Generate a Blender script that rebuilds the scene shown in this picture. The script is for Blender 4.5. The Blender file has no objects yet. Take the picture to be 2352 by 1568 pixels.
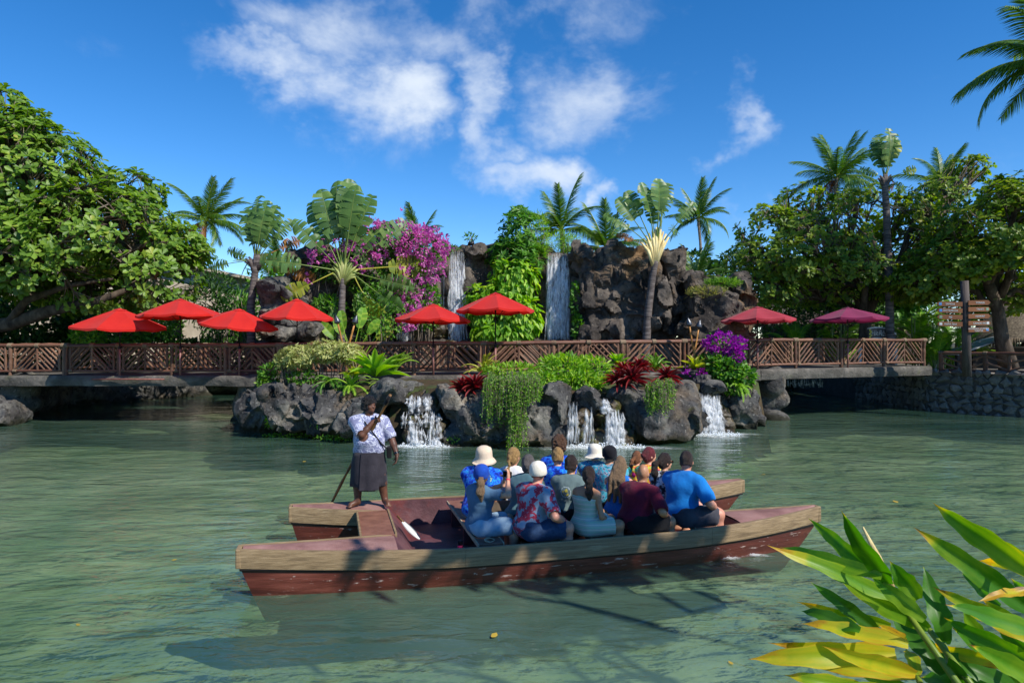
import bpy, bmesh, math, random
import numpy as np
from mathutils import Vector, Matrix, Euler
R = math.radians
SC = bpy.context.scene
COL = SC.collection
random.seed(7); RNG = np.random.default_rng(7)

# ------------------------------------------------------------------ camera
CAMZ = 2.9; F = 1568.0                     # focal length in pixels of a 2352 px wide picture
cam = bpy.data.cameras.new('camera'); cam.lens = 24.0; cam.sensor_width = 36.0
cam.clip_start = 0.05; cam.clip_end = 3000
camo = bpy.data.objects.new('camera', cam); COL.objects.link(camo)
camo.location = (0, 0, CAMZ); camo.rotation_euler = (R(90), 0, 0)
SC.camera = camo

# ------------------------------------------------------------------ sun and sky
SUN = Vector((0.60, -0.46, 0.72)).normalized()
sl = bpy.data.lights.new('sun', 'SUN'); sl.energy = 5.0; sl.angle = R(0.5); sl.color = (1.0, 0.945, 0.86)
so = bpy.data.objects.new('sun', sl); COL.objects.link(so); so.location = (30, -25, 40)
so.rotation_euler = (-SUN).to_track_quat('-Z', 'Y').to_euler()

W = bpy.data.worlds.new('World'); SC.world = W; W.use_nodes = True
wn = W.node_tree.nodes; wl = W.node_tree.links; wn.clear()
def wnode(t, **k):
    n = wn.new(t)
    for a, b in k.items(): setattr(n, a, b)
    return n
def wmath(op, a, b=None, c=None, clamp=False):
    n = wnode('ShaderNodeMath', operation=op, use_clamp=clamp)
    for i, v in enumerate((a, b, c)):
        if v is None: continue
        if isinstance(v, (int, float)): n.inputs[i].default_value = v
        else: wl.new(v, n.inputs[i])
    return n.outputs[0]
sky = wnode('ShaderNodeTexSky', sky_type='NISHITA')
sky.sun_disc = False
sky.sun_elevation = math.asin(SUN.z); sky.sun_rotation = math.atan2(SUN.x, SUN.y)
sky.altitude = 2500; sky.air_density = 1.0; sky.dust_density = 0.0; sky.ozone_density = 2.0
hs = wnode('ShaderNodeHueSaturation'); hs.inputs['Saturation'].default_value = 1.36; hs.inputs['Value'].default_value = 1.28; hs.inputs['Hue'].default_value = 0.503
wl.new(sky.outputs[0], hs.inputs['Color'])
tc = wnode('ShaderNodeTexCoord')
sx = wnode('ShaderNodeSeparateXYZ'); wl.new(tc.outputs['Generated'], sx.inputs[0])
az = wmath('ARCTAN2', sx.outputs[0], sx.outputs[1])
el = wmath('ARCSINE', sx.outputs[2])
# cumulus banks: azimuth and elevation of their middles, half sizes and weight
def ang(px, py):
    v = Vector(((px-1176)/F, 1, (784-py)/F)).normalized()
    return math.atan2(v.x, v.y), math.asin(v.z)
blobs = [(640,170,150,45,.75),(760,80,190,70,.62),(900,240,150,70,.95),(1130,215,80,170,1.0),(1090,90,190,75,.62),
         (1290,20,150,60,.5),(1340,220,130,80,.72),(1230,420,160,60,1.0),(1390,465,60,42,.9),(1680,230,45,60,.6),(1620,350,50,40,.55),
         (2050,395,150,40,.32),(1700,510,60,20,.4),(1100,330,90,40,.45)]
mp = wnode('ShaderNodeMapping'); mp.inputs['Scale'].default_value = (1.0, 1.0, 1.35); wl.new(tc.outputs['Generated'], mp.inputs[0])
nw = wnode('ShaderNodeTexNoise'); nw.inputs['Scale'].default_value = 7.0; nw.inputs['Detail'].default_value = 5.0; nw.inputs['Roughness'].default_value = 0.6
wl.new(mp.outputs[0], nw.inputs['Vector']); sw_ = wnode('ShaderNodeSeparateColor'); wl.new(nw.outputs['Color'], sw_.inputs[0])
azw = wmath('ADD', az, wmath('MULTIPLY', wmath('SUBTRACT', sw_.outputs[0], .5), .30)); elw = wmath('ADD', el, wmath('MULTIPLY', wmath('SUBTRACT', sw_.outputs[1], .5), .22))
acc = None
for px, py, rx, ry, w in blobs:
    a0, e0 = ang(px, py); ra = rx/F*0.95; re = ry/F*0.95
    da = wmath('DIVIDE', wmath('SUBTRACT', azw, a0), ra)
    de = wmath('DIVIDE', wmath('SUBTRACT', elw, e0), re)
    q = wmath('ADD', wmath('MULTIPLY', da, da), wmath('MULTIPLY', de, de))
    g = wmath('MULTIPLY', wmath('EXPONENT', wmath('MULTIPLY', q, -0.75)), w)
    acc = g if acc is None else wmath('MAXIMUM', acc, g)
n1 = wnode('ShaderNodeTexNoise'); n1.inputs['Scale'].default_value = 6.0; n1.inputs['Detail'].default_value = 9.0; n1.inputs['Roughness'].default_value = 0.60; n1.inputs['Distortion'].default_value = 0.25
wl.new(mp.outputs[0], n1.inputs['Vector'])
n2 = wnode('ShaderNodeTexNoise'); n2.inputs['Scale'].default_value = 2.3; n2.inputs['Detail'].default_value = 3.0
wl.new(mp.outputs[0], n2.inputs['Vector'])
wide = wmath('MULTIPLY', wmath('SUBTRACT', n2.outputs[0], 0.66, clamp=True), 1.2)      # thin scattered cloud everywhere else
dens = wmath('ADD', wmath('ADD', acc, wide), wmath('MULTIPLY', wmath('SUBTRACT', n1.outputs[0], 0.5), 2.0))
ms = wnode('ShaderNodeMapRange', interpolation_type='SMOOTHSTEP')
ms.inputs['From Min'].default_value = 0.12; ms.inputs['From Max'].default_value = 1.35
wl.new(dens, ms.inputs['Value'])
cd = wmath('MULTIPLY', ms.outputs[0], 0.93)
mx = wnode('ShaderNodeMix', data_type='RGBA')
wl.new(cd, mx.inputs[0]); wl.new(hs.outputs[0], mx.inputs[6]); mx.inputs[7].default_value = (5.6, 6.2, 7.0, 1)
bg = wnode('ShaderNodeBackground'); bg.inputs['Strength'].default_value = 0.12
wl.new(mx.outputs[2], bg.inputs['Color'])
W.cycles.sampling_method = 'MANUAL'; W.cycles.sample_map_resolution = 512
wo = wnode('ShaderNodeOutputWorld'); wl.new(bg.outputs[0], wo.inputs[0])

vs = SC.view_settings
vs.view_transform = 'Standard'; vs.look = 'None'; vs.gamma = 1; vs.use_curve_mapping = False; vs.exposure = 0.32
cy = SC.cycles
cy.use_denoising = True
try: cy.denoiser = 'OPENIMAGEDENOISE'; cy.denoising_prefilter = 'ACCURATE'; cy.denoising_input_passes = 'RGB_ALBEDO_NORMAL'
except Exception: pass
cy.max_bounces = 8; cy.diffuse_bounces = 3; cy.glossy_bounces = 3; cy.transmission_bounces = 4; cy.transparent_max_bounces = 24
cy.caustics_reflective = False; cy.caustics_refractive = False
cy.sample_clamp_indirect = 4.0; cy.use_adaptive_sampling = True; cy.adaptive_threshold = 0.01
# ================================================================== helpers
def P(px, py, Y):
    """point at distance Y seen at pixel (px, py) of the 2352 x 1568 picture"""
    return Vector(((px-1176)*Y/F, Y, CAMZ-(py-784)*Y/F))
def G(px, py, z=0.0):
    """point of the level plane z seen at that pixel"""
    return P(px, py, (CAMZ-z)*F/(py-784))
def C(h):
    h = h.lstrip('#'); v = [int(h[i:i+2], 16)/255 for i in (0, 2, 4)]
    return tuple(((c+.055)/1.055)**2.4 if c > .04045 else c/12.92 for c in v)

MATS = {}
def mat(name, cols, scale=5.0, detail=5.0, rough=.6, bump=0.0, bscale=None, coord='Object', stretch=(1,1,1), trans=0.0, tcol=None,
        attr=False, objrnd=0.0, spec=.35, sheen=0.0, contrast=(.3,.7), vor=0.0, noise_mix=.35, patch=None, metal=0.0, tex='noise', coat=0.0, wet=None):
    """procedural material: ramp `cols` driven by noise (or by the per-leaf attribute rnd), optional bump and translucency"""
    m = bpy.data.materials.new(name); m.use_nodes = True; MATS[name] = m
    nt = m.node_tree; N = nt.nodes; L = nt.links; N.clear()
    def nd(t, **k):
        n = N.new(t)
        for a, b in k.items(): setattr(n, a, b)
        return n
    def mth(op, a, b=None, clamp=False):
        n = nd('ShaderNodeMath', operation=op, use_clamp=clamp)
        for i, v in enumerate((a, b)):
            if v is None: continue
            if isinstance(v, (int, float)): n.inputs[i].default_value = v
            else: L.new(v, n.inputs[i])
        return n.outputs[0]
    t = nd('ShaderNodeTexCoord'); mp = nd('ShaderNodeMapping'); mp.inputs['Scale'].default_value = stretch
    if coord == 'World':
        g = nd('ShaderNodeNewGeometry'); L.new(g.outputs['Position'], mp.inputs[0])
    else: L.new(t.outputs[coord], mp.inputs[0])
    if objrnd:
        oi = nd('ShaderNodeObjectInfo'); cx = nd('ShaderNodeCombineXYZ')
        sc_ = mth('MULTIPLY', oi.outputs['Random'], 37.0); L.new(sc_, cx.inputs[0]); L.new(sc_, cx.inputs[1])
        L.new(cx.outputs[0], mp.inputs['Location'])
    if tex == 'voronoi':
        nz = nd('ShaderNodeTexVoronoi'); nz.inputs['Scale'].default_value = scale; fac = nz.outputs['Distance']
        L.new(mp.outputs[0], nz.inputs['Vector'])
    elif tex == 'wave':
        nz = nd('ShaderNodeTexWave'); nz.inputs['Scale'].default_value = scale; nz.inputs['Distortion'].default_value = 2.5; nz.inputs['Detail'].default_value = 3; fac = nz.outputs['Fac']; nz.bands_direction = 'Z'
        L.new(mp.outputs[0], nz.inputs['Vector'])
    else:
        nz = nd('ShaderNodeTexNoise'); nz.inputs['Scale'].default_value = scale; nz.inputs['Detail'].default_value = detail; nz.inputs['Roughness'].default_value = .6
        L.new(mp.outputs[0], nz.inputs['Vector']); fac = nz.outputs[0]
    mr = nd('ShaderNodeMapRange'); mr.inputs['From Min'].default_value = contrast[0]; mr.inputs['From Max'].default_value = contrast[1]
    L.new(fac, mr.inputs[0]); fac = mr.outputs[0]
    if attr:
        at = nd('ShaderNodeAttribute', attribute_name='rnd')
        fac = mth('ADD', mth('MULTIPLY', at.outputs['Fac'], 1-noise_mix), mth('MULTIPLY', fac, noise_mix))
    if objrnd:
        fac = mth('ADD', mth('MULTIPLY', fac, 1-objrnd), mth('MULTIPLY', oi.outputs['Random'], objrnd))
    rp = nd('ShaderNodeValToRGB'); cr = rp.color_ramp
    if len(cols) == 1: cols = [(0, cols[0][1]), (1, cols[0][1])]
    while len(cr.elements) < len(cols): cr.elements.new(.5)
    for e, (p, c) in zip(cr.elements, cols): e.position = p; e.color = (*c, 1)
    L.new(fac, rp.inputs[0]); col = rp.outputs[0]
    if patch:       # (colour, scale, lo, hi, stretch, strength): wear or growth with a shape of its own
        for (pc, ps, lo, hi, st, amt) in (patch if isinstance(patch, list) else [patch]):
            mp2 = nd('ShaderNodeMapping'); mp2.inputs['Scale'].default_value = st; mp2.inputs['Location'].default_value = (3.1, 1.7, .4)
            if coord == 'World': L.new(g.outputs['Position'], mp2.inputs[0])
            else: L.new(t.outputs[coord], mp2.inputs[0])
            n2 = nd('ShaderNodeTexNoise'); n2.inputs['Scale'].default_value = ps; n2.inputs['Detail'].default_value = 6; n2.inputs['Roughness'].default_value = .65
            L.new(mp2.outputs[0], n2.inputs['Vector'])
            r2 = nd('ShaderNodeMapRange'); r2.inputs['From Min'].default_value = lo; r2.inputs['From Max'].default_value = hi; r2.inputs['To Max'].default_value = amt
            L.new(n2.outputs[0], r2.inputs[0])
            mc = nd('ShaderNodeMix', data_type='RGBA'); L.new(r2.outputs[0], mc.inputs[0]); L.new(col, mc.inputs[6]); mc.inputs[7].default_value = (*pc, 1)
            col = mc.outputs[2]
    if wet:         # (colour, height): stained band along the waterline
        g2 = nd('ShaderNodeNewGeometry'); sz = nd('ShaderNodeSeparateXYZ'); L.new(g2.outputs['Position'], sz.inputs[0])
        n3 = nd('ShaderNodeTexNoise'); n3.inputs['Scale'].default_value = 2.5; n3.inputs['Detail'].default_value = 5; L.new(g2.outputs['Position'], n3.inputs['Vector'])
        zz = mth('ADD', sz.outputs[2], mth('MULTIPLY', mth('SUBTRACT', n3.outputs[0], .5), -.7))
        r3 = nd('ShaderNodeMapRange'); r3.inputs['From Min'].default_value = wet[1]; r3.inputs['From Max'].default_value = wet[1]-.14; r3.inputs['To Max'].default_value = .85; L.new(zz, r3.inputs[0])
        mc = nd('ShaderNodeMix', data_type='RGBA'); L.new(r3.outputs[0], mc.inputs[0]); L.new(col, mc.inputs[6]); mc.inputs[7].default_value = (*wet[0], 1); col = mc.outputs[2]
    bs = nd('ShaderNodeBsdfPrincipled'); L.new(col, bs.inputs['Base Color'])
    bs.inputs['Roughness'].default_value = rough; bs.inputs['Specular IOR Level'].default_value = spec; bs.inputs['Metallic'].default_value = metal
    if coat: bs.inputs['Coat Weight'].default_value = coat; bs.inputs['Coat Roughness'].default_value = .15
    if sheen: bs.inputs['Sheen Weight'].default_value = sheen
    if bump:
        b2 = nd('ShaderNodeTexNoise'); b2.inputs['Scale'].default_value = bscale or scale*3; b2.inputs['Detail'].default_value = 8; b2.inputs['Roughness'].default_value = .65
        L.new(mp.outputs[0], b2.inputs['Vector']); h = b2.outputs[0]
        if vor:
            v2 = nd('ShaderNodeTexVoronoi', feature='DISTANCE_TO_EDGE'); v2.inputs['Scale'].default_value = vor
            L.new(mp.outputs[0], v2.inputs['Vector'])
            h = mth('ADD', h, mth('MULTIPLY', mth('MINIMUM', v2.outputs[0], .12), 5.0))
        bp = nd('ShaderNodeBump'); bp.inputs['Strength'].default_value = min(1, bump); bp.inputs['Distance'].default_value = .05 if bump <= 1 else .05*bump
        L.new(h, bp.inputs['Height']); L.new(bp.outputs[0], bs.inputs['Normal'])
    out = nd('ShaderNodeOutputMaterial')
    if trans:
        tr = nd('ShaderNodeBsdfTranslucent')
        if tcol: tr.inputs['Color'].default_value = (*tcol, 1)
        else:
            hh = nd('ShaderNodeHueSaturation'); hh.inputs['Value'].default_value = 1.5; hh.inputs['Saturation'].default_value = 1.1
            L.new(col, hh.inputs['Color']); L.new(hh.outputs[0], tr.inputs['Color'])
        ms_ = nd('ShaderNodeMixShader'); ms_.inputs[0].default_value = trans
        L.new(bs.outputs[0], ms_.inputs[1]); L.new(tr.outputs[0], ms_.inputs[2]); L.new(ms_.outputs[0], out.inputs[0])
    else: L.new(bs.outputs[0], out.inputs[0])
    return m

# ---- objects
def props(o, label=None, cat=None, group=None, kind=None):
    if label: o['label'] = label
    if cat: o['category'] = cat
    if group: o['group'] = group
    if kind: o['kind'] = kind
    return o
def link(name, data, parent=None, **k):
    o = bpy.data.objects.new(name, data); COL.objects.link(o)
    if parent is not None: o.parent = parent
    return props(o, **k)
def empty(name, loc=(0,0,0), rz=0.0, parent=None, **k):
    o = link(name, None, parent, **k); o.location = loc; o.rotation_euler = (0, 0, rz); o.empty_display_size = .2
    return o
def mesh(name, V, Fc, m=None, smooth=True, rnd=None):
    me = bpy.data.meshes.new(name)
    V = np.asarray(V, dtype=np.float32)
    if isinstance(Fc, np.ndarray):
        k = Fc.shape[1]; n = len(Fc)
        me.vertices.add(len(V)); me.vertices.foreach_set('co', V.ravel())
        me.loops.add(n*k); me.loops.foreach_set('vertex_index', Fc.astype(np.int32).ravel())
        me.polygons.add(n); me.polygons.foreach_set('loop_start', np.arange(0, n*k, k, dtype=np.int32))
        me.polygons.foreach_set('loop_total', np.full(n, k, dtype=np.int32))
        me.update(calc_edges=True)
    else:
        me.from_pydata([tuple(map(float, v)) for v in V], [], [tuple(int(i) for i in f) for f in Fc]); me.update()
    if smooth: me.polygons.foreach_set('use_smooth', np.ones(len(me.polygons), dtype=bool))
    if rnd is not None:
        a = me.attributes.new('rnd', 'FLOAT', 'POINT'); a.data.foreach_set('value', np.asarray(rnd, dtype=np.float32))
    if m is not None: me.materials.append(MATS[m] if isinstance(m, str) else m)
    return me
def mob(name, V, Fc, m, parent=None, smooth=True, rnd=None, **k):
    return link(name, mesh(name, V, Fc, m, smooth, rnd), parent, **k)

class MB:
    """collects simple shapes into one mesh"""
    def __init__(s): s.V = []; s.F = []
    def add(s, V, Fc):
        b = len(s.V); s.V += [tuple(v) for v in V]; s.F += [tuple(int(i)+b for i in f) for f in Fc]; return s
    def box(s, c, d, rot=None, taper=1.0):
        x, y, z = d[0]/2, d[1]/2, d[2]/2
        V = [Vector((sx*x*(taper if sz > 0 else 1), sy*y*(taper if sz > 0 else 1), sz*z)) for sz in (-1, 1) for sx, sy in ((-1,-1),(1,-1),(1,1),(-1,1))]
        if rot is not None: V = [rot @ v for v in V]
        V = [v+Vector(c) for v in V]
        return s.add(V, [(3,2,1,0),(4,5,6,7),(0,1,5,4),(1,2,6,5),(2,3,7,6),(3,0,4,7)])
    def tube(s, pts, rad, n=8, cap=True):
        V, Fc = tube(pts, rad, n, cap); return s.add(V, Fc)
    def lathe(s, prof, n=16, c=(0,0,0)):
        V = []; Fc = []
        for r, z in prof:
            for k in range(n):
                a = 2*math.pi*k/n; V.append((c[0]+r*math.cos(a), c[1]+r*math.sin(a), c[2]+z))
        for i in range(len(prof)-1):
            for k in range(n): Fc.append((i*n+k, i*n+(k+1) % n, (i+1)*n+(k+1) % n, (i+1)*n+k))
        if prof[0][0] > 1e-4: Fc.append(tuple(range(n-1, -1, -1)))
        if prof[-1][0] > 1e-4: Fc.append(tuple(range((len(prof)-1)*n, len(prof)*n)))
        return s.add(V, Fc)
    def me(s, name, m=None, smooth=True): return mesh(name, s.V, s.F, m, smooth)
    def obj(s, name, m, parent=None, smooth=True, **k): return link(name, s.me(name, m, smooth), parent, **k)

def tube(pts, rad, n=8, cap=True):
    pts = [Vector(p) for p in pts]; k = len(pts)
    if isinstance(rad, (int, float)): rad = [rad]*k
    V = []; Fc = []; up = None
    for i, p in enumerate(pts):
        d = (pts[min(i+1, k-1)]-pts[max(i-1, 0)])
        d = d.normalized() if d.length > 1e-9 else Vector((0, 0, 1))
        if up is None:
            up = d.cross(Vector((0, 0, 1)) if abs(d.z) < .9 else Vector((1, 0, 0))).normalized()
        else:
            up = (up-d*up.dot(d)); up = up.normalized() if up.length > 1e-6 else d.orthogonal().normalized()
        w = d.cross(up)
        for j in range(n):
            a = 2*math.pi*j/n; V.append(p+(up*math.cos(a)+w*math.sin(a))*rad[i])
    for i in range(k-1):
        for j in range(n): Fc.append((i*n+j, i*n+(j+1) % n, (i+1)*n+(j+1) % n, (i+1)*n+j))
    if cap: Fc.append(tuple(range(n-1, -1, -1))); Fc.append(tuple(range((k-1)*n, k*n)))
    return V, Fc

def auto_sharp(o, deg=35):
    me = o.data
    try: me.set_sharp_from_angle(angle=R(deg))
    except Exception: pass
    return o
def bevel(o, w=.01, seg=2):
    md = o.modifiers.new('bevel', 'BEVEL'); md.width = w; md.segments = seg; md.limit_method = 'ANGLE'; md.angle_limit = R(35); return o

# ---- numpy noise and implicit surfaces
def vnoise(p, seed=0):
    p = np.asarray(p, dtype=np.float64); i = np.floor(p).astype(np.int64); f = p-i; u = f*f*(3-2*f)
    def hsh(a, b, c):
        h = (a*374761393 + b*668265263 + c*1274126177 + seed*974634) & 0xffffffff
        h = ((h ^ (h >> 13))*1274126177) & 0xffffffff
        h = ((h ^ (h >> 16))*2246822519) & 0xffffffff
        return ((h ^ (h >> 15)) & 0xffffff)/float(0xffffff)
    r = 0
    for dx in (0, 1):
        for dy in (0, 1):
            for dz in (0, 1):
                w = (u[..., 0] if dx else 1-u[..., 0])*(u[..., 1] if dy else 1-u[..., 1])*(u[..., 2] if dz else 1-u[..., 2])
                r = r+w*hsh(i[..., 0]+dx, i[..., 1]+dy, i[..., 2]+dz)
    return r*2-1
def fbm(p, oct=4, seed=0, gain=.5):
    p = np.asarray(p, dtype=np.float64); r = 0; a = 1; 
    for k in range(oct): r = r+a*vnoise(p*(2.03**k), seed+k*17); a *= gain
    return r

def surfnet(v, org, h):
    s = v < 0
    c = np.zeros(tuple(n-1 for n in v.shape), dtype=np.int8)
    offs = [(a, b, d) for a in (0, 1) for b in (0, 1) for d in (0, 1)]
    nx, ny, nz = v.shape
    for a, b, d in offs: c += s[a:nx-1+a, b:ny-1+b, d:nz-1+d]
    act = (c > 0) & (c < 8); idx = np.argwhere(act)
    if len(idx) == 0: return np.zeros((0, 3)), np.zeros((0, 4), dtype=np.int64)
    vid = np.full(act.shape, -1, dtype=np.int64); vid[act] = np.arange(len(idx))
    pos = np.zeros((len(idx), 3)); cnt = np.zeros(len(idx))
    cv = {o: v[idx[:, 0]+o[0], idx[:, 1]+o[1], idx[:, 2]+o[2]] for o in offs}
    for o in offs:
        for ax in range(3):
            if o[ax]: continue
            q = list(o); q[ax] = 1; q = tuple(q)
            va, vb = cv[o], cv[q]; m = (va < 0) != (vb < 0)
            t = np.where(m, va/np.where(m, va-vb, 1), 0)
            p = np.tile(np.array(o, dtype=float), (len(idx), 1)); p[:, ax] = t
            pos[m] += p[m]; cnt[m] += 1
    V = (idx+pos/cnt[:, None])*h+np.asarray(org)
    quads = []
    for ax in range(3):
        a, b = (ax+1) % 3, (ax+2) % 3
        s0 = [slice(None)]*3; s1 = [slice(None)]*3
        s0[ax] = slice(0, -1); s1[ax] = slice(1, None)
        ch = s[tuple(s0)] != s[tuple(s1)]
        e = np.argwhere(ch)
        ok = (e[:, a] >= 1) & (e[:, b] >= 1) & (e[:, a] < v.shape[a]-1) & (e[:, b] < v.shape[b]-1); e = e[ok]
        if not len(e): continue
        def cell(da, db):
            q = e.copy(); q[:, a] -= da; q[:, b] -= db; return vid[q[:, 0], q[:, 1], q[:, 2]]
        q = np.stack([cell(0, 0), cell(1, 0), cell(1, 1), cell(0, 1)], 1)
        fl = s[e[:, 0], e[:, 1], e[:, 2]]
        q[~fl] = q[~fl][:, ::-1]
        quads.append(q)
    return V, np.concatenate(quads)

class Vox:
    """implicit surface on a grid, smooth unions of round cones and ellipsoids"""
    def __init__(s, lo, hi, h):
        s.lo = np.array(lo, dtype=float); s.h = h
        n = np.ceil((np.array(hi)-s.lo)/h).astype(int)+1
        s.ax = [s.lo[i]+h*np.arange(n[i]) for i in range(3)]
        s.v = np.full(tuple(n), 1.0, dtype=np.float32)
    def _sl(s, lo, hi):
        out = []
        for i in range(3):
            a = int(max(0, math.floor((lo[i]-s.lo[i])/s.h))); b = int(min(len(s.ax[i]), math.ceil((hi[i]-s.lo[i])/s.h)+1))
            if b <= a: return None
            out.append(slice(a, b))
        return tuple(out)
    def _grid(s, sl): return np.meshgrid(s.ax[0][sl[0]], s.ax[1][sl[1]], s.ax[2][sl[2]], indexing='ij', sparse=True)
    def _mix(s, sl, d, k, op='u'):
        o = s.v[sl]
        if op == 'u':
            if k > 0:
                hh = np.clip(.5+.5*(o-d)/k, 0, 1); s.v[sl] = o*(1-hh)+d*hh-k*hh*(1-hh)
            else: s.v[sl] = np.minimum(o, d)
        else: s.v[sl] = np.maximum(o, -d)
    def cone(s, a, b, ra, rb=None, k=.03, op='u', pad=0.0):
        rb = ra if rb is None else rb; ra += pad; rb += pad
        a = np.array(a, dtype=float); b = np.array(b, dtype=float); r = max(ra, rb)+k+2*s.h
        sl = s._sl(np.minimum(a, b)-r, np.maximum(a, b)+r)
        if sl is None: return
        x, y, z = s._grid(sl); ab = b-a; L2 = max(1e-9, float(ab@ab))
        t = np.clip(((x-a[0])*ab[0]+(y-a[1])*ab[1]+(z-a[2])*ab[2])/L2, 0, 1)
        d = np.sqrt((x-a[0]-t*ab[0])**2+(y-a[1]-t*ab[1])**2+(z-a[2]-t*ab[2])**2)-(ra+(rb-ra)*t)
        s._mix(sl, d, k, op)
    def ell(s, c, r, rot=None, k=.03, op='u', pad=0.0, p=2.0):
        c = np.array(c, dtype=float); r = np.array(r, dtype=float)+pad; m = float(r.max())*(1.0 if rot is None else 1.05)+k+2*s.h
        if p > 2 or p < 0: m *= 1.25
        sl = s._sl(c-m, c+m)
        if sl is None: return
        x, y, z = s._grid(sl); x = x-c[0]; y = y-c[1]; z = z-c[2]
        if rot is not None:
            M = np.array(rot)   # columns are the local axes
            x, y, z = (x*M[0, 0]+y*M[1, 0]+z*M[2, 0], x*M[0, 1]+y*M[1, 1]+z*M[2, 1], x*M[0, 2]+y*M[1, 2]+z*M[2, 2])
        if p == 2:
            k0 = np.sqrt((x/r[0])**2+(y/r[1])**2+(z/r[2])**2); k1 = np.sqrt((x/r[0]**2)**2+(y/r[1]**2)**2+(z/r[2]**2)**2)
            d = k0*(k0-1)/np.maximum(k1, 1e-6)
        elif p < 0:         # faceted boulder
            rs = np.random.default_rng(int(-p*1000)); nn = rs.normal(size=(13, 3)); nn /= np.linalg.norm(nn, axis=1, keepdims=True)
            qx, qy, qz = x/r[0], y/r[1], z/r[2]; k0 = np.maximum(np.abs(qz), np.abs(qx))*.97
            for a_, b_, c_ in nn: k0 = np.maximum(k0, (a_*qx+b_*qy+c_*qz)/(.80+.12*abs(c_)))
            k0 = .72*k0+.28*np.sqrt(qx*qx+qy*qy+qz*qz); d = (k0-1)*float(r.min())
        else:
            k0 = (np.abs(x/r[0])**p+np.abs(y/r[1])**p+np.abs(z/r[2])**p)**(1/p); d = (k0-1)*float(r.min())
        s._mix(sl, d, k, op)
    def cut(s, point, normal):
        """remove the side the normal points to"""
        x, y, z = np.meshgrid(*s.ax, indexing='ij', sparse=True); p = point; n = Vector(normal).normalized()
        s.v = np.maximum(s.v, (x-p[0])*n[0]+(y-p[1])*n[1]+(z-p[2])*n[2]).astype(np.float32)
    def noise(s, amp, freq, seed=0, oct=2):
        x, y, z = np.meshgrid(*s.ax, indexing='ij')
        s.v = s.v + (amp*fbm(np.stack([x, y, z], -1)*freq, oct, seed)).astype(np.float32)
    def mesh(s): 
        s.v[0] = s.v[-1] = 1; s.v[:, 0] = s.v[:, -1] = 1; s.v[:, :, 0] = s.v[:, :, -1] = 1
        return surfnet(s.v, s.lo, s.h)
def vnormals(V, Fc):
    n = np.cross(V[Fc[:, 2]]-V[Fc[:, 0]], V[Fc[:, 3]]-V[Fc[:, 1]]); N = np.zeros_like(V)
    for k in range(4): np.add.at(N, Fc[:, k], n)
    return N/np.maximum(np.linalg.norm(N, axis=1, keepdims=True), 1e-9)
def relax(V, Fc, it=2, lam=.5):
    for _ in range(it):
        S = np.zeros_like(V); cN = np.zeros(len(V))
        for a, b in ((0, 1), (1, 2), (2, 3), (3, 0)):
            np.add.at(S, Fc[:, a], V[Fc[:, b]]); np.add.at(S, Fc[:, b], V[Fc[:, a]]); np.add.at(cN, Fc[:, a], 1); np.add.at(cN, Fc[:, b], 1)
        V = V+lam*(S/np.maximum(cN, 1)[:, None]-V)
    return V
# ================================================================== materials
mat('bed', [(0, C('#70865e')), (.5, C('#9da880')), (1, C('#c3c49e'))], scale=.55, detail=6, rough=.9, coord='World', bump=.3, bscale=3,
    patch=[(C('#b4b58a'), 1.6, .52, .75, (1,1,1), .5), (C('#2f4a34'), .35, .5, .7, (1,1,1), .55)])
mat('soil', [(0, C('#2b2418')), (1, C('#4a3d28'))], scale=6, rough=.95, coord='World', bump=.6, bscale=12, patch=(C('#3f5226'), 1.2, .5, .62, (1,1,1), .8))
ROCKC = [(0, C('#2a2929')), (.45, C('#4b4a49')), (.75, C('#68665f')), (1, C('#8c877e'))]
mat('rock', ROCKC, scale=1.1, detail=8, rough=.88, coord='World', bump=2.0, bscale=4.0, vor=0, spec=.2,
    patch=[(C('#7d6a52'), .7, .52, .68, (1,1,1), .6), (C('#a09a90'), 2.3, .60, .74, (1,1,.6), .55), (C('#2a2623'), .8, .55, .68, (1.6,1.6,.35), .55), (C('#5d5a2c'), 1.9, .63, .75, (1,1,1), .5), (C('#171616'), 6.5, .54, .62, (1,1,1), .7), (C('#a9a59c'), 9.0, .61, .68, (1,1,1), .55)], wet=(C('#1f2012'), .26))
mat('cliff_rock', [(0, C('#2a2725')), (.5, C('#4d4741')), (.8, C('#685f56')), (1, C('#85796c'))], scale=.9, detail=8, rough=.9, coord='World', bump=2.0, bscale=3.4, spec=.18,
    patch=[(C('#93734c'), .55, .54, .70, (1,1,.7), .6), (C('#262120'), .9, .52, .66, (1.8,1.8,.3), .6), (C('#a29a90'), 2.0, .64, .76, (1,1,.6), .5), (C('#171412'), 5.5, .55, .63, (1,1,1), .65), (C('#9a8f82'), 8.0, .62, .69, (1,1,1), .45)])
mat('wet_rock', [(0, C('#1d1a14')), (.5, C('#3b3122')), (1, C('#5d5030'))], scale=3, detail=8, rough=.35, coord='World', bump=1.0, bscale=9, spec=.5, patch=(C('#59621f'), 2.6, .52, .66, (1,1,.6), .7))
mat('concrete', [(0, C('#3d3a35')), (.6, C('#5c5852')), (1, C('#79736b'))], scale=1.8, detail=9, rough=.9, coord='World', bump=1.6, bscale=5, patch=[(C('#3a3832'), .9, .5, .66, (1,1,2), .7), (C('#565a36'), 1.3, .58, .7, (1,1,1), .6)])
mat('paving', [(0, C('#6a635b')), (1, C('#8a8278'))], scale=2, rough=.9, coord='World', bump=.4)

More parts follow.
